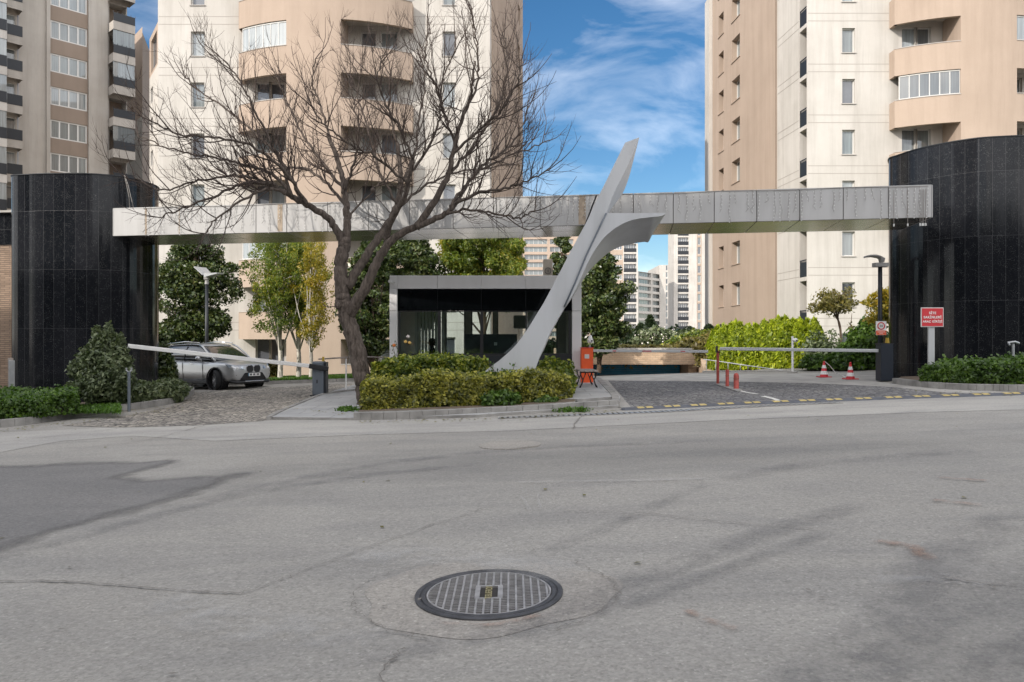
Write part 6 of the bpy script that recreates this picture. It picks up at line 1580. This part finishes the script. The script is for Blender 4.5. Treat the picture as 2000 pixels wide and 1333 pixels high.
bush('shrub', 'rounded yellow-green shrub right of the leaning post beside the bench', 'shrub', (1.35, 18.4, .2), [((1.0, 18.6, .68), (.55, .6, .52)), ((.95, 17.7, .55), (.48, .4, .42)), ((1.25, 18.2, .45), (.26, .35, .32))], 900, .06, M['l_hedge'])
bush('shrub', 'dark green creeping plant spilling over the kerb below the hedge', 'shrub', (0.0, 15.9, .1), [((-.25, 16.0, .30), (.45, .25, .28)), ((.05, 15.85, .14), (.35, .2, .14)), ((.75, 16.35, .22), (.35, .2, .2))], 1100, .055, M['l_green'])
def rose(name, label, base, h, blooms, seed):
    T = empty(name, base, label, 'rose bush'); r = random.Random(seed); mb = MB(); tips = []; lp = []
    for i in range(9):
        e = Vector(base)+Vector((r.uniform(-.35, .35), r.uniform(-.2, .2), h*r.uniform(.6, 1))); m = Vector(base).lerp(e, .5)+Vector((r.uniform(-.08, .08), 0, .05)); mb.tube([base, m, e], [.012, .009, .004], 5); tips.append(e)
        for k in range(26): q = m.lerp(e, r.random()) if k % 2 else Vector(base).lerp(m, r.random()); lp.append((q.x+r.gauss(0, .05), q.y+r.gauss(0, .05), q.z+r.gauss(0, .03)))
    leaf_mesh('foliage', lp, .055, M['l_green'], T, 1.5); mb.build('stems', M['barkd'], T)
    for i, (px, py, mt) in enumerate(blooms):
        c = P(px, py, base[1]-.1); b = MB()
        for k, rr in enumerate((.05, .038, .024)): b.lathe(c+Vector((0, 0, k*.012)), [(.008, -.03), (rr*.8, -.01), (rr, .02), (rr*.9, .035)], 9)
        b.build('bloom', M[mt], T, smooth=True)
    return T
rose('rose_bush', 'rose bush with orange and yellow blooms at the left corner of the gatehouse', (-2.85, 20.6, .3), 1.35, [(769.5, 676, 'rose'), (800, 671, 'rosey'), (792, 669, 'rosey'), (797, 659, 'rosew')], 4)
rose('rose_bush', 'leafy rose stems standing in front of the leaning post', (-.25, 17.0, .4), .85, [], 9)
T_ = empty('ground_plant', (-3.4, 15.7, .0), 'bright green weeds at the kerb beside the end of the front hedge', 'weeds')
p = np.array([G(678+random.gauss(0, 9), 806+random.gauss(0, 1.5)) for _ in range(700)]); p[:, 2] += rng.uniform(0, .1, 700); leaf_mesh('foliage', p, .035, M['grass'], T_, 3, None, -2)
T_ = empty('ground_plant', (1.6, 15.9, .0), 'small weeds growing from the kerb joint by the drain', 'weeds')
p = np.array([G(random.choice((1085, 1108, 1136))+random.gauss(0, 7), 804+random.gauss(0, 1.2)) for _ in range(500)]); p[:, 2] += rng.uniform(0, .07, 500); leaf_mesh('foliage', p, .03, M['grass'], T_, 3, None, -2)

# ---- left bed
hedge_box('hedge', 'low bright green hedge in front of the left granite wall', 'hedge', [(-16.5, 15.9), (-10.4, 16.2), (-9.75, 17.1), (-10.5, 18.6), (-13, 19.3), (-16.5, 19.0)], .45, 1700, .05, M['l_green'], .07, .13, hfun=lambda x, y: .40+.07*max(0, min(1, (y-16.5)/2))+.03*math.sin(x*4))
bb = GX(205, 19.2)
bush('large_bush', 'tall loose grey-green bush against the left granite wall', 'bush', (bb.x, 19.2, gz(bb.x, 19.2)+.1),
     [((-10.25, 19.2, .55), (.62, .6, .55)), ((-10.3, 19.2, 1.1), (.50, .5, .48)), ((-9.95, 19.2, .95), (.42, .5, .42)), ((-10.2, 19.2, 1.5), (.30, .35, .38)), ((-9.85, 19.2, 1.3), (.20, .25, .42)), ((-10.75, 19.2, .9), (.30, .35, .28)), ((-10.08, 19.2, 1.82), (.11, .15, .24)), ((-10.38, 19.2, 1.78), (.10, .15, .2)), ((-9.65, 19.1, .65), (.25, .35, .35)), ((-10.85, 19.1, .4), (.25, .3, .22)), ((-9.75, 19.15, 1.62), (.07, .1, .18))],
     1700, .05, M['l_grey'], 22, 2.2, 0, .42, core=False)
bush('shrub', 'low spreading juniper between the granite wall and the driveway kerb', 'shrub', (-9.8, 20.8, .0), [((-10.0, 20.6, .12), (.7, .6, .40)), ((-9.5, 21.1, .16), (.5, .6, .36)), ((-10.3, 20.2, .08), (.6, .5, .30)), ((-9.75, 21.9, .2), (.5, .6, .32))], 900, .05, M['l_grey'], 6, 2.6, 0, .2)
bush('shrub', 'dark evergreen shrub at the right edge of the left granite wall', 'shrub', (-11.1, 24.4, .0), [((-11.15, 24.4, .7), (.38, .5, .7)), ((-11.2, 24.4, 1.3), (.24, .4, .5)), ((-11.0, 24.3, .45), (.38, .5, .4))], 700, .08, M['l_dark'], 6)
T_ = empty('grass_tuft', (-9.3, 18.5, .0), 'patch of bright green grass beside the low hedge in the left bed', 'grass')
p = []
while len(p) < 3600:
    q = G(random.uniform(148, 236), random.uniform(789, 807), .13)
    if 789+(236-((q.x/q.y)*F+CX))*.08 < CY+(HC-q.z)/q.y*F: p.append((q.x, q.y, q.z+random.random()*.06))
leaf_mesh('foliage', p, .03, M['grass'], T_, 3.2, None, -3)

# ---- right bed hedge
hedge_box('hedge', 'dense dark green hedge in front of the right granite wall', 'hedge', [(9.75, 18.3), (10.0, 17.6), (11.2, 17.0), (14.5, 16.9), (14.5, 18.9), (12.2, 18.8), (10.4, 18.8)], .62, 1500, .06, M['l_green'], .07, .11, hfun=lambda x, y: .36+.17*max(0, min(1, (x-9.7)/2.2))+.03*math.sin(x*3.1))
bush('shrub', 'green leaves trailing over the right kerb below the hedge', 'shrub', (11.35, 17.1, .35), [((11.3, 17.0, .50), (.55, .2, .22)), ((11.1, 16.95, .42), (.28, .15, .14))], 1300, .055, M['l_green'], 3)

# ---- yellow-green conifer hedge and the bushes on the right
def thuja(label, px, Y, ytop, w, i):
    b = GX(px, Y); zt = HC+(CY-ytop)/F*Y; h = zt-b.z
    T = empty('conifer_shrub', b, label, 'conifer', 'row of yellow-green conifers'); k = 7500
    t = rng.uniform(0, 1, k); ang = rng.uniform(0, 2*PI, k); pr = w*np.minimum(1, (1.02-t)**.38*1.35)*(.82+.18*rng.uniform(0, 1, k))*(1+.12*np.sin(ang*5+t*9+i)); rr = pr*(1-np.abs(rng.normal(0, .13, k)))
    p = np.stack([b.x+rr*np.cos(ang), b.y+rr*np.sin(ang), b.z+t*h*(.97+.07*np.sin(ang*3+i)+.05*np.sin(ang*7+2*i))+.03], 1)
    nb = np.stack([np.cos(ang)*.8, np.sin(ang)*.8, np.full(k, .5)], 1); leaf_mesh('foliage', p, .085, M['l_thuja'], T, 2.4, nb, -1.8)
    for s in range(5):
        a_ = random.uniform(0, 2*PI)
    mb = MB(); mb.tube([b, (b.x, b.y, b.z+h*.8)], [.06, .02], 8); mb.build('trunk', M['barkd'], T)
    mb = MB(); mb.lathe(b, [(w*.75, 0), (w*.78, h*.3), (w*.6, h*.65), (w*.3, h*.88), (.0001, h*.94)], 10); mb.build('inner_twigs', M['hedge_core'], T)
labs = ['leftmost yellow-green conifer of the row, beside the dry bush', 'second yellow-green conifer from the left end of the row', 'third yellow-green conifer from the left end of the row', 'fourth yellow-green conifer from the left, left of the corner of the beige wall', 'fifth yellow-green conifer from the left, the tallest near the white pole', 'sixth yellow-green conifer from the left, right beside the white pole', 'rightmost darker yellow-green conifer of the row']
for i, (px, yt) in enumerate(((1410, 643), (1437, 636), (1466, 640), (1497, 633), (1526, 626), (1556, 629), (1585, 630))): thuja(labs[i], px, 28.5-.08*i, yt, .52, i)
bush('rose_shrub', 'open twiggy shrub with pale dried blooms right of the conifer row', 'shrub', (11.0, 27, .6), [((10.95, 27.0, 1.15), (.75, .5, .85)), ((11.3, 27.0, .8), (.7, .5, .6))], 330, .07, M['l_grey'], 14, 1.8, 0, .35, core=False)
cb = GX(1692, 25.8)
bush('large_bush', 'broad cone-shaped dark green bush behind the navy cabinet', 'bush', (cb.x, 25.8, cb.z), [((11.75, 25.8, .9), (1.05, .8, .75)), ((11.95, 25.8, 1.5), (.72, .7, .65)), ((12.05, 25.8, 2.0), (.42, .45, .42)), ((12.5, 25.6, 1.1), (.6, .7, .7)), ((11.0, 25.6, .75), (.7, .7, .55)), ((10.3, 26.0, .7), (.55, .6, .45))], 620, .075, M['l_green'], 8)
p0 = GX(1641, 27.5); zt = HC+(CY-575)/F*27.5
clump_tree('small_tree', 'small leaning tree with brownish green leaves in front of the white tower wall', (p0.x, 27.5, p0.z), [(p0.x+.05, 27.5, p0.z), tuple(P(1641, 640, 27.5)), tuple(P(1629, 612, 27.5)), tuple(P(1624, 590, 27.5))],
           lambda r: P(1628+r.gauss(0, 17), 592+r.gauss(0, 10)+(6 if r.random() < .2 else 0), 27.5+r.uniform(-.5, .5)), 75, 34, .24, .065, M['l_autumn'], tr=.05, seed=3)
p0 = GX(1729, 24.5)
clump_tree('small_tree', 'yellowing small tree between the lamp post and the right granite wall', (p0.x, 24.5, p0.z), [(p0.x, 24.5, p0.z), tuple(P(1727, 660, 24.5)), tuple(P(1722, 620, 24.5)), tuple(P(1728, 590, 24.5))],
           lambda r: P(1724+r.gauss(0, 13), 600+r.uniform(-32, 30), 24.5+r.uniform(-.4, .4)), 70, 32, .22, .065, M['l_gold'], tr=.04, seed=8)
T_ = empty('young_tree', GX(1700, 26.5), 'bare young shoots rising beside the cone-shaped bush', 'young tree')
mb = MB(); 
for a, b_, c in (((1668, 700), (1660, 650), (1664, 612)), ((1676, 700), (1684, 630), (1701, 590)), ((1690, 700), (1694, 620), (1716, 600))): mb.tube([P(*a, 26.5), P(*b_, 26.5), P(*c, 26.5)], [.03, .018, .008], 6)
mb.build('stems', M['barkd'], T_, smooth=True)
p = [P(1700+random.gauss(0, 5), 597+random.gauss(0, 5), 26.5+random.gauss(0, .1)) for _ in range(60)]+[P(1663+random.gauss(0, 4), 640+random.gauss(0, 10), 26.5) for _ in range(40)]; leaf_mesh('foliage', np.array(p), .06, M['l_autumn'], T_)
bush('shrub', 'dry yellow-green bush at the top right of the garage portal', 'shrub', (8.9, 33.0, .3), [((8.7, 32.5, 1.1), (1.0, 1, .9)), ((9.0, 31.0, .5), (.7, .9, .8)), ((8.6, 36.6, 1.4), (.7, .6, .4)), ((8.3, 30.2, .25), (.4, .8, .45))], 300, .10, M['l_autumn'], 6, 2, 0, .25)
bush('shrub', 'green-yellow bush on the terrace above the blue garage shutter', 'shrub', (7.5, 39, 1.2), [((8.9, 39.5, 1.35), (1.0, .8, .5)), ((9.7, 39.5, 1.55), (1.0, .8, .65))], 300, .10, M['l_hedge'], 5, 2)

# ---- plants behind the booth and in the gap
def crownE(c, r, bias=.55):
    def f(rr):
        while True:
            d = Vector((rr.uniform(-1, 1), rr.uniform(-1, 1), rr.uniform(-1, 1)))
            if d.length < 1 and d.length > bias*rr.random(): return (c[0]+d.x*r[0], c[1]+d.y*r[1], c[2]+d.z*r[2])
    return f
def magnolia(label, px, Y, ytop, ybot, wpx, n, per, seed, shape=1.0, leaf=.085):
    per = int(per*2.8)
    b = GX(px, Y); zt = HC+(CY-ytop)/F*Y; zb = HC+(CY-ybot)/F*Y; w = wpx/F*Y/2
    def f(r):
        while True:
            t = r.random(); ww = w*math.sin(PI*min(1, (t*.9+.1)))**.6 if shape == 1 else w*(1-t)**.55
            a = r.uniform(0, 2*PI); q = math.sqrt(r.random())*ww*(.85+.3*r.random())
            return (b.x+q*math.cos(a), Y+q*math.sin(a)*.8, zb+(zt-zb)*t)
    return clump_tree('evergreen_tree', label, tuple(b), [tuple(b), (b.x+.05, Y, (b.z+zb)/2), (b.x, Y, zb+(zt-zb)*.5), (b.x, Y, zt-.3)], f, n, per, .42*w/1.8+.12, leaf, M['l_dark'], tr=.12, seed=seed, squash=.7)
magnolia('loose dark magnolia in front of the off-white wall, behind the lamp post', 380, 31.5, 470, 672, 155, 150, 62, 11)
magnolia('dark magnolia between the bare trunk and the gatehouse', 728, 29.5, 475, 690, 118, 120, 70, 12)
magnolia('broad evergreen crown rising behind the left half of the gatehouse roof', 800, 31.5, 462, 640, 150, 130, 70, 13)
magnolia('tall magnolia right of the gatehouse, above the orange cabinet', 1168, 31.0, 492, 690, 112, 150, 75, 14, 1)
magnolia('slim evergreen seen between the roof unit and the leaning post', 1098, 33, 458, 640, 52, 46, 60, 15)
clump_tree('broadleaf_tree', 'yellow-green leafy tree rising behind the middle of the gatehouse roof', tuple(GX(945, 32)), [tuple(GX(945, 32)), tuple(P(945, 600, 32)), tuple(P(945, 480, 32))], lambda r: P(r.uniform(872, 1016), r.uniform(455, 600), 32+r.uniform(-1.2, 1.2)), 170, 290, .42, .06, M['l_birch'], tr=.14, seed=16, droop=.8, elong=2.4)
for i, (px, Y, lab, x0, x1, yt, yb, mt, nc) in enumerate(((547, 32.0, 'leftmost birch with white trunk on the lawn', 476, 590, 466, 640, 'l_birch', 190), (583, 33.0, 'middle birch with white trunk on the lawn', 535, 628, 466, 628, 'l_birch', 150), (607, 31.0, 'rightmost birch with golden leaves on the lawn', 586, 644, 478, 662, 'l_gold', 95))):
    b = GX(px, Y); b.z += .1
    def cf(r, x0=x0, x1=x1, yt=yt, yb=yb, Y=Y, px=px):
        t = r.random()**.9; c = (x0+x1)/2; w = (x1-x0)/2*(.45+.6*math.sin(PI*min(1, t*.75+.1)))
        return P(c+r.gauss(0, .5)*w+(px-c)*.4*t, yt+(yb-yt)*(t+r.gauss(0, .06)), Y+r.uniform(-.9, .9))
    clump_tree('birch_tree', lab, tuple(b), [tuple(b), tuple(P(px+1, 700, Y)), tuple(P(px-2, 640, Y)), tuple(P(px, 560, Y)), tuple(P(px, 490, Y))], cf, nc, 100, .27, .046, M[mt], 'birchb', .115 if i < 2 else .085, 20+i, 'birches on the lawn', droop=1.2, elong=2.2, limbs=24, squash=1.1, nb_up=.2)
bush('flowering_shrub', 'small brownish pink shrub at the foot of the off-white wall by the car', 'shrub', tuple(GX(520, 33)), [((-10.5, 33, .35), (.5, .4, .42))], 500, .09, M['l_autumn'], 5)
def conifer(label, px, Y, yt, w, seed):
    b = GX(px, Y); b.z = 1.2 if Y > 45 else b.z; zt = HC+(CY-yt)/F*Y; n = 2600; h = zt-b.z
    T = empty('dark_conifer', b, label, 'conifer', 'dark conifers behind the garage'); t = rng.uniform(0, 1, n); a = rng.uniform(0, 2*PI, n); r = w*(1-t)**.6*(1-np.abs(rng.normal(0, .2, n)))
    p = np.stack([b.x+r*np.cos(a), b.y+r*np.sin(a), b.z+h*t-.2*r], 1); leaf_mesh('foliage', p, .16, M['l_pine'], T, 2.2, None, 1)
    mb = MB(); mb.tube([b, (b.x, b.y, zt-.2)], [.12, .03], 8); mb.build('trunk', M['barkd'], T)
for i, (px, Y, yt, w, lab) in enumerate(((1205, 50, 628, 1.1, 'dark conifer at the left of the gap, beside the magnolia'), (1252, 52, 634, 1.1, 'dark upright conifer below the banded far tower'), (1270, 50, 618, .7, 'slim dark conifer in the middle of the gap'), (1345, 55, 640, 1.6, 'low dark conifer below the far white tower'), (1385, 55, 636, 1.2, 'dark conifer touching the beige tower corner'))): conifer(lab, px, Y, yt, w, i)
bush('flowering_shrub', 'white flowering shrub on the terrace above the garage portal', 'shrub', (9.0, 47, 1.3), [((8.8, 47, 1.7), (1.4, .8, .75)), ((10.2, 47, 1.6), (1.2, .8, .6))], 200, .13, M['l_grey'], 5)
p = [(8.8+random.gauss(0, .9), 46.2+random.gauss(0, .2), 1.9+random.gauss(0, .28)) for _ in range(60)]; T_ = [o for o in bpy.data.objects if o.name.startswith('flowering_shrub')][-1]
leaf_mesh('blossoms', p, .09, M['rosew'], T_, 1.0)
hedge_box('planter_edge', 'dry low planting along the coping of the garage portal', 'plants', [(2.6, 37.0), (8.7, 37.0), (8.7, 38.2), (2.6, 38.2)], .25, 260, .10, M['l_autumn'], .12, 0, hfun=lambda x, y: 1.25-gz(x, y)+.10, core=False)
hedge_box('hedge', 'dark belt of hedge closing the terrace below the far blocks', 'hedge', [(2, 56), (17, 56), (17, 58), (2, 58)], 1.9, 60, .22, M['l_pine'], .5, 0, hfun=lambda x, y: 1.9+.3*math.sin(x*1.7))
hedge_box('unseen_tree_belt', 'unseen dark belt of trees added behind the viewer to darken reflections', 'trees', [(-13.5, -18), (48, -18), (48, -14), (-13.5, -14)], 8.5, 9, .5, M['l_pine'], 1.2, 0, hfun=lambda x, y: 8.5+.9*math.sin(x*.9)+.6*math.sin(x*2.3))  # unseen belt added behind the viewer so glass and granite reflect dark
# fallen leaves and grit along the kerbs
p = []
for (a, b, k) in (((700, 824), (1000, 818), 90), ((1000, 818), (1205, 803), 60), ((0, 842), (360, 796), 110), ((150, 812), (350, 792), 40), ((1745, 760), (2000, 772), 50), ((560, 800), (690, 818), 25), ((1130, 768), (1190, 785), 20)):
    for _ in range(k):
        t = random.random(); q = G(a[0]+(b[0]-a[0])*t, a[1]+(b[1]-a[1])*t+abs(random.gauss(0, 3))); p.append((q.x, q.y, q.z+.02+(.055 if a[0] in (560, 1130) else 0)))
for _ in range(35): x, y = random.uniform(-9, 9), random.uniform(5, 15.5); p.append((x, y, gz(x, y)+.012))
o = leaf_mesh('fallen_leaves', p, .035, M['l_autumn'], None, 1.6, np.tile([0, 0, 4.0], (len(p), 1))); tag(o, 'dry fallen leaves scattered along the kerbs', 'leaves', kind='stuff')
# grass on the lawn
xx = rng.uniform(-16, -2, 60000); yy = rng.uniform(29.3, 36, 60000); p = np.stack([xx, yy, [gz(a, b)+.12 for a, b in zip(xx, yy)]], 1); p[:, 2] += rng.uniform(0, .05, 60000)
o = leaf_mesh('lawn_grass', p, .035, M['grass'], None, 3.5, None, -3); tag(o, 'short green lawn at the foot of the centre tower', 'grass', kind='stuff')

# ------------------------------------------------------------------ the bare tree
BT = empty('bare_tree', (-3.45, 18.0, gz(-3.4, 18)+.1), 'large leafless tree with a forked grey trunk in front of the beam', 'tree')
tr_ = MB(); tw = MB(); bw_ = MB(); rt_ = random.Random(21)
def limb(mb, pts, r0, r1, n=10, sub=6, wob=.02):
    Q = spline([tuple(P(x, y, Y)) for x, y, Y in pts], sub); k = len(Q)
    Q = [q+Vector((rt_.uniform(-wob, wob), rt_.uniform(-wob, wob), rt_.uniform(-wob, wob))) if 0 < i < k-1 else q for i, q in enumerate(Q)]
    R_ = [(r0+(r1-r0)*(i/(k-1))**.8)*(1+.025*math.sin(i*1.3)) for i in range(k)]; mb.tube(Q, R_, n); return Q, R_
main = []
main.append(limb(tr_, [(716, 800, 18), (712, 760, 18), (704, 720, 18), (694, 670, 18), (681, 630, 18), (672, 600, 18), (669, 580, 18)], .215, .175, 14))
main.append(limb(tr_, [(671, 600, 18), (667, 560, 18), (665, 525, 18), (670, 490, 18), (674, 470, 18)], .18, .14, 12))
LA = limb(tr_, [(672, 482, 18), (660, 455, 17.9), (640, 425, 17.8), (612, 408, 17.6), (585, 393, 17.4), (560, 378, 17.2)], .10, .06, 10)
LB = limb(tr_, [(674, 480, 18), (679, 440, 18.1), (677, 410, 18.2), (673, 375, 18.3), (667, 340, 18.4), (655, 300, 18.5), (640, 262, 18.5)], .105, .045, 10)
LC = limb(tr_, [(676, 562, 18), (700, 525, 18.1), (722, 490, 18.2), (748, 452, 18.4), (770, 415, 18.6), (781, 375, 18.7), (782, 330, 18.8), (776, 280, 18.9)], .13, .045, 12)
LD = limb(tr_, [(678, 620, 18), (700, 585, 17.8), (722, 548, 17.7), (738, 510, 17.6), (758, 478, 17.5), (790, 452, 17.4), (832, 436, 17.3), (868, 418, 17.2), (890, 398, 17.1)], .15, .05, 12)
LE = limb(tr_, [(812, 446, 17.35), (845, 400, 17.2), (872, 350, 17.0), (885, 300, 16.9), (900, 240, 16.8), (920, 180, 16.7), (928, 120, 16.7)], .095, .02, 9)
LF = limb(tr_, [(752, 468, 17.6), (766, 430, 17.3), (790, 385, 17.0), (800, 340, 16.8), (812, 290, 16.7)], .09, .03, 9)
# burls
for (px, py, r) in ((660, 597, .085), (728, 372, .06), (645, 430, .06), (890, 414, .045)):
    c = P(px, py, 17.85); tr_.lathe(c, [(.0001, -r), (r*.7, -r*.7), (r, 0), (r*.7, r*.7), (.0001, r)], 8)
sec = [
 (LA, 1.0, [(560, 378, 17.2), (520, 358, 17.0), (470, 362, 16.8), (410, 388, 16.6), (350, 410, 16.5), (310, 425, 16.4)], .05),
 (LA, 1.0, [(575, 388, 17.3), (530, 340, 17.5), (470, 320, 17.6), (400, 305, 17.8), (330, 290, 17.9), (270, 265, 18)], .045),
 (LA, 1.0, [(590, 395, 17.4), (560, 330, 17.8), (510, 270, 18.1), (450, 220, 18.4), (400, 185, 18.6), (360, 150, 18.7)], .045),
 (LA, 1.0, [(560, 378, 17.2), (520, 370, 16.8), (460, 400, 16.3), (420, 430, 16.0), (395, 470, 15.8)], .04),
 (LA, 1.0, [(600, 400, 17.4), (560, 340, 16.8), (500, 290, 16.2), (430, 270, 15.8), (350, 262, 15.4), (290, 235, 15.2)], .045),
 (LA, 1.0, [(570, 384, 17.2), (540, 300, 17.0), (500, 220, 16.8), (470, 160, 16.6), (440, 120, 16.5)], .04),
 (LA, 1.0, [(540, 365, 17.1), (480, 345, 16.9), (400, 350, 16.8), (320, 372, 16.6), (262, 345, 16.5)], .035),
 (LB, 1.0, [(672, 370, 18.3), (630, 320, 18.6), (590, 260, 18.8), (560, 200, 19), (540, 150, 19)], .045),
 (LB, 1.0, [(650, 290, 18.5), (630, 220, 18.6), (610, 160, 18.6), (620, 110, 18.6)], .035),
 (LB, 1.0, [(677, 410, 18.2), (640, 360, 18.8), (590, 330, 19.3), (530, 330, 19.8), (460, 345, 20.2), (400, 330, 20.5)], .045),
 (LB, 1.0, [(673, 375, 18.3), (690, 320, 18), (700, 260, 17.8), (690, 200, 17.7), (680, 150, 17.6)], .035),
 (LC, 1.0, [(776, 400, 18.6), (740, 330, 18.9), (720, 260, 19.1), (700, 190, 19.2), (705, 130, 19.2)], .04),
 (LC, 1.0, [(781, 360, 18.7), (810, 300, 19), (820, 230, 19.3), (830, 160, 19.5), (820, 110, 19.6)], .04),
 (LC, 1.0, [(776, 280, 18.9), (760, 220, 18.9), (765, 160, 18.8), (755, 105, 18.8)], .03),
 (LD, 1.0, [(880, 404, 17.1), (910, 360, 17.2), (950, 320, 17.4), (990, 290, 17.6), (1015, 255, 17.8), (1035, 205, 18)], .05),
 (LD, 1.0, [(888, 400, 17.1), (940, 375, 16.9), (1000, 365, 16.7), (1040, 348, 16.5), (1075, 330, 16.4)], .045),
 (LD, 1.0, [(870, 416, 17.2), (920, 410, 16.8), (980, 420, 16.4), (1020, 425, 16.2), (1045, 408, 16.0)], .035),
 (LD, 1.0, [(888, 400, 17.1), (930, 340, 17.7), (985, 310, 18.2), (1030, 292, 18.6), (1072, 275, 18.9)], .04),
 (LE, 1.0, [(875, 340, 17), (920, 290, 17.2), (960, 230, 17.4), (985, 170, 17.6), (990, 110, 17.7), (985, 70, 17.8)], .04),
 (LE, 1.0, [(890, 290, 16.9), (870, 230, 16.8), (850, 170, 16.6), (830, 110, 16.5), (840, 60, 16.5)], .035),
 (LE, 1.0, [(905, 225, 16.8), (930, 170, 16.7), (935, 110, 16.6), (925, 50, 16.6), (920, 15, 16.6)], .03),
 (LE, 1.0, [(885, 300, 16.9), (940, 250, 16.5), (980, 215, 16.2), (1010, 165, 16.0), (1015, 130, 16.0)], .035),
 (LF, 1.0, [(800, 340, 16.8), (840, 280, 16.5), (860, 220, 16.4), (865, 150, 16.3), (890, 95, 16.2)], .035),
 (LF, 1.0, [(806, 310, 16.7), (780, 250, 16.4), (750, 200, 16.2), (740, 150, 16.1), (745, 110, 16.1)], .03),
 (LF, 1.0, [(795, 360, 16.9), (740, 310, 16.3), (680, 280, 15.9), (630, 240, 15.6), (600, 190, 15.5)], .035),
 (LC, 1.0, [(768, 418, 18.6), (820, 370, 19.2), (880, 340, 19.8), (940, 330, 20.3), (1000, 320, 20.6)], .04),
 (LB, 1.0, [(678, 430, 18.1), (720, 380, 18.6), (760, 340, 18.8), (800, 280, 18.9)], .03),
]
tip_n = 0
def grow(mb, p, d, length, r, level, up):
    """a twig that bends towards the light; opposite side shoots"""
    global tip_n
    seg = .11 if level > 1 else .16; n = max(3, int(length/seg)); pts = [p.copy()]; dirs = []
    for i in range(n):
        t = i/n; d = (d+Vector((rt_.gauss(0, .10), rt_.gauss(0, .10), rt_.gauss(0, .08)+up*(.10+.16*t)))).normalized(); p = p+d*seg; pts.append(p.copy()); dirs.append(d.copy())
    rad = [r*(1-.72*i/n) for i in range(n+1)]; mb.tube(pts, rad, 5 if level < 2 else 4 if level < 3 else 3, caps=False); tip_n += 1
    if level >= 3: return
    gap = {0: 2, 1: 2, 2: 3}[level]
    for i in range(1 if level else 2, n, gap):
        if rt_.random() < .3: continue
        for s in ((-1, 1) if rt_.random() < .6 else (rt_.choice((-1, 1)),)):
            dd = dirs[i-1]; ax = Vector((rt_.gauss(0, 1), rt_.gauss(0, 1), rt_.gauss(0, .5))); side = dd.cross(ax)
            if side.length < .1: continue
            side.normalize(); nd = (dd*.75+side*s*.62+Vector((0, 0, .12*up))).normalized()
            grow(mb, pts[i], nd, length*rt_.uniform(.32, .58)*(1-.35*i/n), max(rad[i]*.6, .0036), level+1, up)
for (par, _, pl, r0) in sec:
    Q, R_ = limb(bw_, pl, r0, .012, 7, 7, .03); k = len(Q)
    for i in range(4, k-1, 2):
        d = (Q[i+1]-Q[i-1]).normalized(); t = i/k
        for s in (-1, 1):
            if rt_.random() < .22: continue
            ax = Vector((rt_.gauss(0, 1), rt_.gauss(0, 1), rt_.gauss(0, .6))); side = d.cross(ax)
            if side.length < .1: continue
            side.normalize(); nd = (d*.7+side*s*.65+Vector((0, 0, .15))).normalized()
            if Q[i].z < 4.2: nd.z -= rt_.uniform(0, .35); nd.normalize()
            grow(tw, Q[i], nd, rt_.uniform(.75, 1.45)*(1.1-.45*t), max(R_[i]*.45, .008), 1, 1.0 if rt_.random() < .85 else -.15)
    for i in range(5, k-2, 5):
        d = (Q[i+1]-Q[i-1]).normalized(); side = d.cross(Vector((rt_.gauss(0, 1), rt_.gauss(0, 1), rt_.gauss(0, .4)))).normalized(); nd = (d*.8+side*.7+Vector((0, 0, .1))).normalized()
        grow(tw, Q[i], nd, rt_.uniform(1.5, 2.3)*(1.1-.5*i/k), max(R_[i]*.5, .014), 0, 1.0)
    d = (Q[-1]-Q[-2]).normalized(); grow(tw, Q[-1], d, 1.1, .012, 1, 1.0)
for Lm in (LB, LC, LE, LF):
    Q, R_ = Lm; k = len(Q)
    for i in range(int(k*.45), k-1, 2):
        side = Vector((rt_.gauss(0, 1), rt_.gauss(0, 1), .3)).normalized(); grow(tw, Q[i], side, rt_.uniform(.7, 1.4), .013, 1, 1.0)
g2_ = MB()
for a in ([(657, 597, 17.8), (640, 600, 17.6), (620, 585, 17.4)],):
    limb(g2_, a, .012, .006, 5)
trk = tr_.build('trunk', M['bark'], BT, smooth=True)
bw_.build('branches', M['bark'], BT, smooth=True); tw.v += []; tw.build('twigs', M['twig'], BT, smooth=True); g2_.build('side_shoot', M['twig'], BT)
print('twigs', tip_n, len(tw.f))
